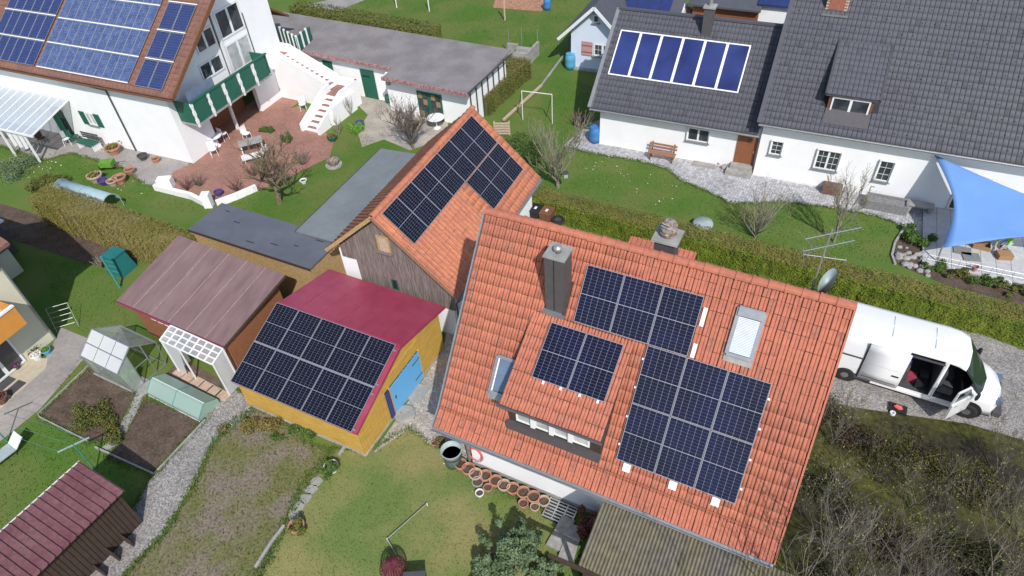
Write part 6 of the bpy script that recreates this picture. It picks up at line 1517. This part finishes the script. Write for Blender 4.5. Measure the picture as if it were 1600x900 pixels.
for x in (0, WB):
    for y in (-.93, .93): wheel(x, y)
    MB().lathe([(.45, -.02), (.45, .0), (.0, .0)], n=24).build("wheel_arch", "black", VAN, False, (x, -1.0 if x == 0 else -1.0, .42), (rad(90), 0, 0))
MB().box(4.95, 5.2, -.82, .82, .3, .52).build("bumper", "dark_grey", VAN)
for y in (-.72, .5): MB().box(4.85, 5.06, y, y + .22, .82, 1.0).build("headlight", "glass_sky", VAN)
for x, z0, z1 in ((-.62, .5, 2.2), (2.9, .5, 2.1)): MB().box(x, x + .012, -1.016, -.98, z0, z1 * .62).build("panel_seam", "tank_grey", VAN)
MB().box(.5, 1.7, -1.085, -1.078, .62, .68).build("rub_strip", "dark_grey", sd); MB().box(.62, 1.58, -1.088, -1.076, 1.36, 1.372).build("pressing_line", "tank_grey", sd)
MB().box(-1.08, -1.03, -.98, -.84, .9, 1.5).build("tail_light", "hose_red", VAN)
for k, x in enumerate((1.0, 2.4)): MB().box(x, x + .02, -.55, .55, 2.512, 2.524).build("roof_seam", "tank_grey", VAN)
o = thing("tool_box", "open black tool box with orange tools on the ground below the van", "tool box", G(1402, 640), vy); MB().box(-.3, .3, -.2, .2, 0, .1).build("tray", "black", o); MB().blob((0, 0, .14), (.16, .1, .08), 8, 5, .3, seed=3).build("tools", "hose_red", o)
o = MB().lathe([(.06, 0), (.1, .0), (.1, .1), (.06, .1), (.06, 0)], n=14).build("tape_roll", "chalk", None, False, G(1394, 647)); tag(o, "small white ring shaped roll on the gravel beside the tool box", "roll")

# ------------------------------------------------------------------ terrace: person, boxes, bed stones
def skin_person(name, label, loc, rz, J, edges, regions):
    """one continuous body grown from a jointed skeleton; regions: function(vertex)->material index"""
    names = list(J); me = bpy.data.meshes.new(name + "_skeleton")
    me.from_pydata([J[k][:3] for k in names], [(names.index(a), names.index(b_)) for a, b_ in edges], [])
    ob = bpy.data.objects.new("tmp_skeleton", me); col.objects.link(ob)
    ob.modifiers.new("skin", 'SKIN'); sv = me.skin_vertices[0].data
    for i, k in enumerate(names): sv[i].radius = (J[k][3], J[k][3] if len(J[k]) < 5 else J[k][4]); sv[i].use_root = (k == "pelvis")
    ss = ob.modifiers.new("sub", 'SUBSURF'); ss.levels = ss.render_levels = 2
    dg = bpy.context.evaluated_depsgraph_get(); m2 = bpy.data.meshes.new_from_object(ob.evaluated_get(dg)); bpy.data.objects.remove(ob)
    for q in ("skin", "lime", "denim", "dark_grey"): m2.materials.append(MATS[q])
    for p in m2.polygons: p.material_index = regions(p.center); p.use_smooth = True
    root = thing(name, label, "person", loc, rz); link("body", m2, root); return root
J = dict(pelvis=(0, 0, .42, .15, .13), waist=(.12, 0, .58, .13, .11), chest=(.3, 0, .74, .15, .12), neck=(.42, 0, .85, .055), head=(.5, 0, .93, .1), crown=(.56, 0, 1.02, .09),
  shL=(.3, .18, .76, .065), elL=(.5, .24, .52, .045), wrL=(.66, .16, .36, .033), haL=(.72, .13, .32, .04), shR=(.3, -.18, .76, .065), elR=(.5, -.24, .52, .045), wrR=(.66, -.16, .36, .033), haR=(.72, -.13, .32, .04),
  hipL=(0, .1, .40, .09), knL=(.36, .17, .34, .07), anL=(.06, .17, .09, .05), toL=(.2, .18, .05, .045), hipR=(0, -.1, .40, .09), knR=(.36, -.17, .34, .07), anR=(.06, -.17, .09, .05), toR=(.2, -.18, .05, .045))
ED = [("pelvis", "waist"), ("waist", "chest"), ("chest", "neck"), ("neck", "head"), ("head", "crown"), ("chest", "shL"), ("shL", "elL"), ("elL", "wrL"), ("wrL", "haL"), ("chest", "shR"), ("shR", "elR"), ("elR", "wrR"), ("wrR", "haR"), ("pelvis", "hipL"), ("hipL", "knL"), ("knL", "anL"), ("anL", "toL"), ("pelvis", "hipR"), ("hipR", "knR"), ("knR", "anR"), ("anR", "toR")]
def reg(c):
    if c.z < .13: return 3
    if c.x > .40 and c.z > .80: return 0
    if c.x > .56 and c.z < .5 and abs(c.y) < .3: return 0
    if c.z > .47 and (c.x > .02): return 1
    if abs(c.y) > .19 and c.x > .42: return 1
    return 2
pp = G(1572, 388, .13); pp.z = .13
ps = skin_person("person", "person in a lime green top and blue trousers crouching over cardboard at the sail edge", pp, rad(200), J, ED, reg)
hr = MB().blob((.54, 0, 1.0), (.12, .115, .11), 10, 7, .06, seed=2).build("hair", "hair", ps, True)
fc = MB(); fc.blob((.62, .0, .93), (.022, .018, .028), 6, 4, 0); fc.build("nose", "skin", ps)
for s_ in (-1, 1):
    MB().blob((.585, s_ * .04, .965), (.014, .014, .014), 6, 4, 0).build("eye", "black", ps); MB().blob((.5, s_ * .105, .93), (.025, .012, .035), 6, 4, 0).build("ear", "skin", ps)
    for k, L_ in enumerate((.055, .07, .078, .07, .055)):
        b0_ = Vector((.74, s_ * (.095 + k * .018), .32)); d = Vector((.6, 0, -.8)) if k else Vector((.3, -s_ * .7, -.5))
        d.normalize(); MB().tube([b0_, b0_ + d * L_ * .6, b0_ + (d + Vector((-.4, 0, -.3))).normalized() * L_], .009, 5).build("finger", "skin", ps)
def carton(px, py, w, d_, h, rz, lb, open_=False):
    root = thing("cardboard_box", lb, "box", G(px, py, .135), rz); mb = MB()
    for a in ((-w, -w + .01, -d_, d_), (w - .01, w, -d_, d_), (-w, w, -d_, -d_ + .01), (-w, w, d_ - .01, d_)): mb.box(a[0], a[1], a[2], a[3], .0, h)
    mb.box(-w + .012, w - .012, -d_ + .012, d_ - .012, 0, .012); mb.build("carton", "card", root)
    MB().box(-w, w, -d_, d_, h + .001, h + .008).build("flap", "card", root) if not open_ else MB().beam((-w, 0, h), (-w - .2, 0, h + .1), 2 * d_, .006).build("flap", "card", root)
carton(1567, 402, .3, .22, .25, rad(-10), "brown cardboard box in front of the crouching person"); carton(1532, 386, .34, .24, .22, rad(-30), "open brown cardboard box left of the crouching person", True)
for k, (x, y) in enumerate(((1503, 392), (1517, 402))):
    o = MB().box(-.36, .36, -.28, .28, 0, .05).build("dark_board", "tub_stone", None, False, G(x, y, .135), (0, 0, FR.yaw + .2 * k)); tag(o, ["dark grey flat board on the terrace under the sail edge", "dark grey flat board nearer to the terrace front edge"][k], "board")
tf = thing("terrace_fence", "low thin wire fence along the front edge of the tiled terrace", "fence", FR.W(6.75, 28.45), FR.yaw)
for k in range(14): MB().tube([(k * .42, 0, 0), (k * .42, 0, .55)], .01, 4).build("fence_post", "steel", tf)
for z in (.3, .53): MB().tube([(0, 0, z), (5.5, 0, z)], .006, 4).build("wire", "steel", tf)
pot(1521, 424, .13, .3, "pink_sun", "small pink garden figure pot on the terrace edge", z=.1); pot(1572, 445, .16, .16, "white", "white flowering pot at the terrace bed", plant="white_flower")
k = 0
for i in range(26):
    x, y = RND.uniform(1398, 1452), 0; y = 395 + (x - 1400) * .42 + RND.uniform(-14, 16); r = RND.uniform(.08, .2)
    o = MB().blob((0, 0, r * .35), (r, r * RND.uniform(.6, 1), r * .6), 8, 5, .16, seed=i).build("field_stone", "stone", None, False, G(x, y)); tag(o, "rounded pale field stone in the rock bed left of the terrace", "stone", "stones of the rock bed")
edging("bed_kerb", "curved stone edging round the left side of the rock bed", PX((1412, 358), (1398, 380), (1393, 400), (1398, 414)), .1, .1, "stone")

# by the right house walls
bn = thing("garden_bench", "brown slatted wooden bench against the white low wing wall", "bench", FR.W(-6.7, 32.95), FR.yaw)
for k in range(3): MB().box(-.78, .78, -.28 + k * .14, -.17 + k * .14, .43, .46).build("seat_slat", "bench_wood", bn)
for k in range(2): MB().box(-.78, .78, .14 + k * .02, .17 + k * .02, .6 + k * .18, .72 + k * .18).build("back_slat", "bench_wood", bn)
for x in (-.62, .62):
    MB().box(x - .04, x + .04, -.25, -.18, 0, .43).build("leg", "brown_wood", bn); MB().beam((x, .12, 0), (x, .22, .95), .07).build("leg", "brown_wood", bn)
tr = thing("stone_trough", "long dark grey stone trough with a tap beside the white wall", "trough", FR.W(4.9, 32.3), FR.yaw)
mb = MB(); mb.box(-.95, .95, -.4, -.3, 0, .5); mb.box(-.95, .95, .3, .4, 0, .5); mb.box(-.95, -.85, -.3, .3, 0, .5); mb.box(.85, .95, -.3, .3, 0, .5); mb.box(-.85, .85, -.3, .3, 0, .4); mb.build("basin", "tub_stone", tr); MB().tube([(-.9, .3, .4), (-.9, .3, .9), (-.75, .2, .95)], .025, 6).build("tap", "rust", tr)
hx = thing("planter_box", "brown planter box below the white house window", "planter", FR.W(2.3, 32.75), FR.yaw); MB().box(-.45, .45, -.25, .25, 0, .5).build("box", "twig_red", hx); MB().box(-.4, .4, -.2, .2, .5, .52).build("soil", "soil", hx)
sb_ = thing("stone_bench", "low grey stone slab bench in shade at the wall right of the trough", "bench", FR.W(6.4, 32.5), FR.yaw); MB().box(-.6, .6, -.25, .25, .4, .48).build("seat", "concrete", sb_)
for x in (-.45, .45): MB().box(x - .08, x + .08, -.2, .2, 0, .4).build("leg", "concrete", sb_)
gs = MB().lathe([(0, 0), (.48, .0), (.5, .12), (.46, .2), (0, .22)], n=20).build("garden_table", "tank_grey", None, True, G(1098, 352, .25)); tag(gs, "round pale grey stone table by the hedge", "table")
for i, (x, y, lb) in enumerate(((1124, 256, "pale rock at the wall left of the brown door step"), (1131, 263, "pale rock in front of the brown door step, left one"), (1140, 267, "pale rock in front of the brown door step, middle one"), (1150, 270, "pale rock in front of the brown door step, right one"))):
    o = MB().blob((0, 0, .1), (.22, .18, .16), 8, 5, .15, seed=i).build("rock", "stone", None, False, G(x, y)); tag(o, lb, "rock")
nb = thing("nest_box", "small grey nest box hanging in the bare fruit tree", "nest box", G(884, 277, 1.0)); MB().box(-.1, .1, -.1, .1, 0, .28).build("box", "tank_grey", nb); MB().prism([(-.14, -.16), (.14, -.16), (.14, .14), (-.14, .14)], .28, .31).build("roof", "dark_grey", nb)

# upper garden: football goal, beam fence, pallet fence, steps, posts
gl = thing("football_goal", "white tube football goal on the lawn beside the low wing", "goal", G(817, 187)); q = G(863, 193) - G(817, 187)
for a in (Vector((0, 0, 0)), q): MB().tube([a, a + Vector((0, 0, 1.95))], .026, 6).build("post", "chalk", gl)
MB().tube([(0, 0, 1.95), q + Vector((0, 0, 1.95))], .026, 6).build("crossbar", "chalk", gl)
for a in (Vector((0, 0, 0)), q): MB().tube([a + Vector((0, 0, 1.9)), a + Vector((-.3, .9, 0))], .02, 5).build("back_stay", "dark_grey", gl)
bf_ = thing("beam_fence", "long pale timber beam lying along the edge between hedge and lawn", "beam", G(787, 192)); e_ = G(846, 138) - G(787, 192); MB().beam((0, 0, .2), e_ + Vector((0, 0, .2)), .14, .14).build("beam", "terracotta_pale", bf_); f_ = G(880, 92) - G(787, 192); MB().beam(e_ + Vector((0, 0, .2)), f_ + Vector((0, 0, .2)), .12, .12).build("beam", "concrete", bf_)
pl = thing("pallet_fence", "small stack of pale wooden pallet slats at the barn corner", "pallet", G(785, 212), rad(-8))
for k in range(5): MB().box(-.5, .5, -.03, .03, .1 + k * .17, .2 + k * .17).build("slat", "terracotta_pale", pl)
for x in (-.45, .45): MB().box(x - .04, x + .04, .03, .1, 0, .95).build("upright", "terracotta_pale", pl)
cs_ = thing("concrete_steps", "concrete garden steps with side walls and rail posts behind the garage end", "steps", FH.W(-19.3, 42.3), FH.yaw)
for k in range(4): MB().box(-.6, .6, -1.0 + k * .38, -.62 + k * .38, 0, .18 + k * .2).build("step", "concrete", cs_)
MB().box(.6, .78, -1.0, 1.2, 0, 1.0).build("side_wall", "concrete", cs_); MB().box(-1.4, -.6, .4, .6, 0, .9).build("side_wall", "concrete", cs_)
for x, y in ((-.55, 1.1), (.7, 1.1), (-1.3, .5)): MB().tube([(x, y, 0), (x, y, 1.9)], .035, 6).build("rail_post", "steel", cs_)
for k, (x, y, h) in enumerate(((620, 12, 1.9), (671, 18, 1.9), (789, 32, 2.0))):
    o = MB().tube([(0, 0, 0), (0, 0, h)], .045 if k < 2 else .07, 6).build("washing_post", "white" if k < 2 else "terracotta_pale", None, False, G(x, y)); tag(o, ["white washing post on the upper lawn, left one", "white washing post on the upper lawn, right one", "pale wooden post on the upper lawn beside the red paving"][k], "post")
sheet("red_sports_court", PX((770, 12), (846, 18), (900, -70), (800, -90)), .01, "terracotta")
rf = thing("pole_frame", "two thin pale metal poles joined at an angle low over the front lawn", "frame", G(606, 845))
a_, b_2 = G(668, 790) - G(606, 845), G(645, 912) - G(606, 845)
for v in (a_, b_2): MB().tube([Vector((0, 0, .14)), v + Vector((0, 0, .14))], .016, 6).build("pole", "concrete", rf)
MB().tube([(0, 0, 0), (0, 0, .16)], .02, 6).build("foot", "chalk", rf); MB().tube([a_, a_ + Vector((0, 0, .16))], .02, 6).build("foot", "chalk", rf)
wb = thing("woven_planter", "dark red woven ball shaped planter at the bottom of the lawn", "planter", G(618, 898))
for k in range(14):
    t0 = math.pi * k / 14; MB().tube([(.42 * math.sin(p_) * math.cos(t0), .42 * math.sin(p_) * math.sin(t0), .45 - .42 * math.cos(p_)) for p_ in [2 * math.pi * i / 24 for i in range(25)]], .014, 4).build("cane", "maroon", wb)
MB().blob((0, 0, .3), (.3, .3, .22), 10, 6, .1).build("filling", "leaf_red", wb)
tb2 = thing("small_table", "small dark square table at the bottom of the lawn", "table", G(652, 925)); MB().box(-.35, .35, -.35, .35, .66, .7).build("top", "dark_grey", tb2)
for x in (-.3, .3):
    for y in (-.3, .3): MB().box(x - .02, x + .02, y - .02, y + .02, 0, .66).build("leg", "dark_grey", tb2)

# patio furniture of the large white house
def garden_chair(px, py, rz, lb, m_="white"):
    o = thing("garden_chair", lb, "chair", G(px, py), rz); MB().lathe([(.22, .42), (.24, .45), (0, .46)], n=12).build("seat", m_, o)
    MB().box(-.22, .22, .18, .22, .46, .9).build("backrest", m_, o)
    for x in (-.17, .17):
        for y in (-.17, .17): MB().tube([(x, y, .42), (x * 1.2, y * 1.2, 0)], .018, 5).build("leg", m_, o)
def round_table(px, py, r, lb, m_="white", h=.7):
    o = thing("garden_table", lb, "table", G(px, py)); MB().lathe([(0, h - .03), (r, h - .03), (r, h), (0, h)], n=20).build("top", m_, o); MB().tube([(0, 0, 0), (0, 0, h - .02)], .04, 6).build("leg", m_, o); MB().lathe([(.25, 0), (.22, .03), (0, .05)], n=12).build("foot", m_, o)
round_table(340, 228, .45, "round white table under the green balcony"); garden_chair(336, 243, .5, "white garden chair in front of the round white table"); garden_chair(352, 218, 2.5, "white garden chair behind the round white table"); garden_chair(388, 218, 1.0, "white garden chair by the balcony post"); garden_chair(475, 172, .2, "white garden chair in the shade of the stairs")
lt = thing("garden_lounger", "white framed garden lounger on the clinker patio", "lounger", G(400, 250), rad(20)); MB().box(-.75, .35, -.3, .3, .3, .36).build("seat", "chalk", lt); MB().beam((.35, 0, .34), (.85, 0, .7), .6, .05).build("backrest", "chalk", lt)
for x in (-.6, .3):
    for y in (-.25, .25): MB().tube([(x, y, 0), (x, y, .3)], .02, 5).build("leg", "white", lt)
ot = thing("patio_table", "grey rectangular patio table behind the lounger", "table", G(396, 236), rad(20)); MB().box(-.7, .7, -.4, .4, .66, .7).build("top", "concrete", ot)
for x in (-.6, .6): MB().box(x - .03, x + .03, -.3, .3, 0, .66).build("leg", "white", ot)
round_table(683, 200, .55, "round white table with cloth beside the barn ridge", "white", .75)
for pts, lb in ((((244, 296), (268, 302), (300, 310), (323, 322)), "low white garden wall along the left edge of the clinker patio"), (((340, 322), (372, 310), (402, 297)), "low pale garden wall along the right front edge of the clinker patio")):
    edging("patio_wall", lb, PX(*pts), .22, .35, "plaster")
o = MB().box(-.22, .22, -.22, .22, 0, .85).build("wall_pillar", "plaster", None, False, G(328, 322)); tag(o, "white square pillar where the two patio walls meet", "pillar"); o = MB().box(-.4, .4, -.25, .25, 0, .6).build("wall_block", "plaster", None, False, G(262, 292)); tag(o, "white block at the left end of the patio wall", "pillar")
ct = thing("folding_bench", "dark striped folding bench against the white house wall", "bench", FL.W(-40.1, 23.3), FL.yaw)
for k in range(4): MB().box(-.75, .75, -.3 + k * .15, -.2 + k * .15, .42, .46).build("slat", "green_paint", ct)
for k in range(3): MB().box(-.75, .75, .3, .34, .5 + k * .15, .6 + k * .15).build("slat", "dark_grey", ct)
for x in (-.65, .65): MB().box(x - .04, x + .04, -.28, .3, 0, .42).build("leg", "chalk", ct)
garden_chair(108, 226, .3, "green and white garden chair by the canopy", "chalk"); garden_chair(122, 222, 2, "striped garden chair left of the dark folding bench", "green_paint"); garden_chair(70, 225, 1, "dark garden chair under the glass canopy", "dark_wood")
tt = thing("polytunnel", "pale blue curved plastic cloche along the olive hedge", "cloche", G(105, 306)); dv = G(182, 330) - G(105, 306); dn = dv.normalized(); pn = Vector((-dn.y, dn.x, 0))
mb = MB(); vs = []
for s_ in (Vector((0, 0, 0)), dv): vs += [s_ + pn * (.55 * math.cos(t)) + Vector((0, 0, .6 * math.sin(t) + .45)) for t in [math.pi * k / 8 for k in range(9)]]
mb.add(vs, [(i, i + 1, 10 + i, 9 + i) for i in range(8)]); mat("film_blue", (.33, .46, .50), .6, .05, 3); mb.build("cover", "film_blue", tt, True).modifiers.new("t", 'SOLIDIFY').thickness = .02
for s_ in (Vector((0, 0, 0)), dv * .5, dv): MB().tube([s_ + pn * (.57 * math.cos(t)) + Vector((0, 0, .62 * math.sin(t) + .45)) for t in [math.pi * k / 8 for k in range(9)]], .02, 5).build("hoop", "tank_grey", tt)
for s_ in (-.55, .55):
    for q in (0, 1): MB().tube([dv * q + pn * s_, dv * q + pn * s_ + Vector((0, 0, .6))], .02, 5).build("leg", "tank_grey", tt)
pr_ = thing("fire_bowl", "dark round fire bowl on a pale stone ring on the lawn", "fire bowl", G(522, 258)); MB().lathe([(.1, .1), (.3, .15), (.38, .35), (.34, .35), (.1, .2)], n=16).build("bowl", "rust", pr_); MB().lathe([(.5, 0), (.5, .06), (0, .07)], n=14).build("stone_ring", "stone", pr_)

# left garden: clothes lines, bench, things by the cream house
cl = thing("clothes_line", "green metal clothes line frame on the lawn above the log store", "clothes line", G(58, 690))
for a in (G(12, 690), G(150, 735)): MB().tube([a - G(58, 690), a - G(58, 690) + Vector((0, 0, 1.7))], .03, 6).build("post", "green_metal", cl)
for k in (-.4, 0, .4):
    A_, B_ = G(12, 690) - G(58, 690) + Vector((k, k * .6, 1.68)), G(150, 735) - G(58, 690) + Vector((k, k * .6, 1.68)); MB().tube([A_, B_], .006, 4).build("line", "green_metal", cl)
for a in (G(12, 690), G(150, 735)): MB().beam(a - G(58, 690) + Vector((-.45, -.27, 1.68)), a - G(58, 690) + Vector((.45, .27, 1.68)), .04).build("cross_arm", "tank_grey", cl)
lb_ = thing("garden_lounger", "grey lounger on the lawn at the left picture edge", "lounger", G(10, 716), rad(55)); MB().box(-.7, .4, -.28, .28, .25, .3).build("seat", "tank_grey", lb_); MB().beam((.4, 0, .28), (.8, 0, .6), .56, .04).build("backrest", "chalk", lb_)
for x in (-.55, .3):
    for y in (-.22, .22): MB().tube([(x, y, 0), (x, y, .25)], .018, 5).build("leg", "dark_grey", lb_)
sw = thing("folding_rack", "thin metal drying rack beside the corner of the cream house", "rack", G(90, 520), rad(20))
for x in (0, .9):
    MB().tube([(x, 0, 0), (x - .1, .7, .95)], .014, 5).build("leg", "steel", sw)
for k in range(5): MB().tube([(-.1 + 0, .7 - k * .14, .95 - k * .19), (.8, .7 - k * .14, .95 - k * .19)], .008, 4).build("rail", "steel", sw)
pot(60, 560, .22, .28, "chalk", "white flower pot by the cream house wall", plant="white_flower"); pot(28, 575, .2, .25, "dark_grey", "pot of magenta flowers at the cream house door", plant="magenta"); pot(75, 552, .2, .25, "light_blue_plastic", "pale blue pot by the cream house corner", plant="leaf_bright"); pot(52, 553, .25, .3, "brown_wood", "brown tub by the cream house corner", plant="leaf")
pot(5, 628, .3, .35, "twig_red", "dark red planter on the beige terrace at the left edge", plant="leaf_red")
for k, (x, y) in enumerate(((8, 600), (24, 606))):
    o = MB().box(-.35, .35, -.22, .22, 0, .03).build("door_mat", "dark_grey", None, False, G(x, y, .016), (0, 0, rad(64))); tag(o, ["dark door mat nearer to the cream house door", "dark door mat farther from the cream house door"][k], "mat")
ls = Bld("low_red_roof_shed", "small low shed with a red framed roof in the shade at the left edge", "shed", Frame(-27), *Frame(-27).L(G(-12, 395)))
ls.box("wall", "slate_sheet", ls.e0 - 1.6, ls.e0 + 1.3, ls.n0 - 1.0, ls.n0 + .6, 0, 1.9); ls.box("roof_frame", "chalk", ls.e0 - 1.8, ls.e0 + 1.5, ls.n0 - 1.2, ls.n0 + .8, 1.9, 2.0); ls.box("roof", "hose_red", ls.e0 - 1.6, ls.e0 + 1.3, ls.n0 - 1.0, ls.n0 + .6, 2.001, 2.04)

an_ = Bld("dark_flat_annex", "low annex with a dark blue grey roof in the shade beside the cream house", "annex", Frame(-27), *Frame(-27).L(G(10, 425)))
an_.box("roof", "slate_roof", an_.e0 - 2.2, an_.e0 + .9, an_.n0 - .9, an_.n0 + .5, 1.5, 1.58); an_.box("wall", "plaster_cream", an_.e0 - 2.1, an_.e0 + .8, an_.n0 - .8, an_.n0 + .4, 0, 1.5)

# yard: manhole, mat, cellar grating, slabs by the verandah
mh = thing("well_cover", "round grey concrete well cover beside the blue shed door", "well cover", G(633, 648)); MB().lathe([(.42, 0), (.42, .1), (.38, .12), (0, .12)], n=28).build("ring", "concrete", mh); MB().lathe([(.34, .121), (.34, .14), (0, .142)], n=24).build("lid", "concrete", mh)
for s_ in (-1, 1): MB().tube([(s_ * .14, -.03, .14), (s_ * .14, 0, .17), (s_ * .14, .03, .14)], .01, 4).build("lifting_ring", "dark_grey", mh)
o = MB().box(-.42, .42, -.28, .28, 0, .03).build("door_mat", "concrete", None, False, G(655, 615, .014), (0, 0, rad(61))); tag(o, "grey rectangular mat outside the blue shed door", "mat")
gt = thing("cellar_grating", "dark metal bar grating at the wall end of the flower pot row", "grating", FM.W(-4.65, 10.45), FM.yaw); MB().box(-.5, .5, -.4, .35, 0, .04).build("shaft", "black", gt)
for k in range(7): MB().box(-.5, .5, -.38 + k * .115, -.33 + k * .115, .05, .09).build("bar", "steel", gt)
for x in (-.5, -.17, .17, .5): MB().box(x - .02, x + .02, -.4, .37, .091, .11).build("cross_bar", "steel", gt)
for k, (x, y) in enumerate(((877, 833), (893, 848))):
    o = MB().prism([(-.28, -.6), (.22, -.62), (.26, .55), (-.2, .6)], 0, .1).build("stone_slab", "stone", None, False, G(x, y, .02 + .05 * k), (0, 0, FM.yaw + rad(8 * k))); tag(o, ["long weathered stone slab beside the verandah, left one", "long weathered stone slab beside the verandah, right one"][k], "slab")
hb_ = thing("hedge_wall", "low concrete garden wall between the main house and the green hedge", "wall", FM.W(-10, 22.9), FM.yaw)
for k in range(16): MB().box(k * 1.0, k * 1.0 + .97, -.12, .12, 0, .45 + RND.uniform(-.04, .04)).build("coping_block", "concrete", hb_)
lw = Bld("red_lean_to", "small shed with a ribbed red roof behind the main house ridge", "shed", FM, -5.2, 22.2); corr(lw, "roof_sheet", "tile", -6.5, -3.6, 21.0, 2.1, 22.5, 2.5, .2, .05, sharp=True); lw.box("wall", "brown_wood", -6.4, -3.7, 21.2, 22.4, 0, 2.05)
# red roof of the garden: sky box is the world
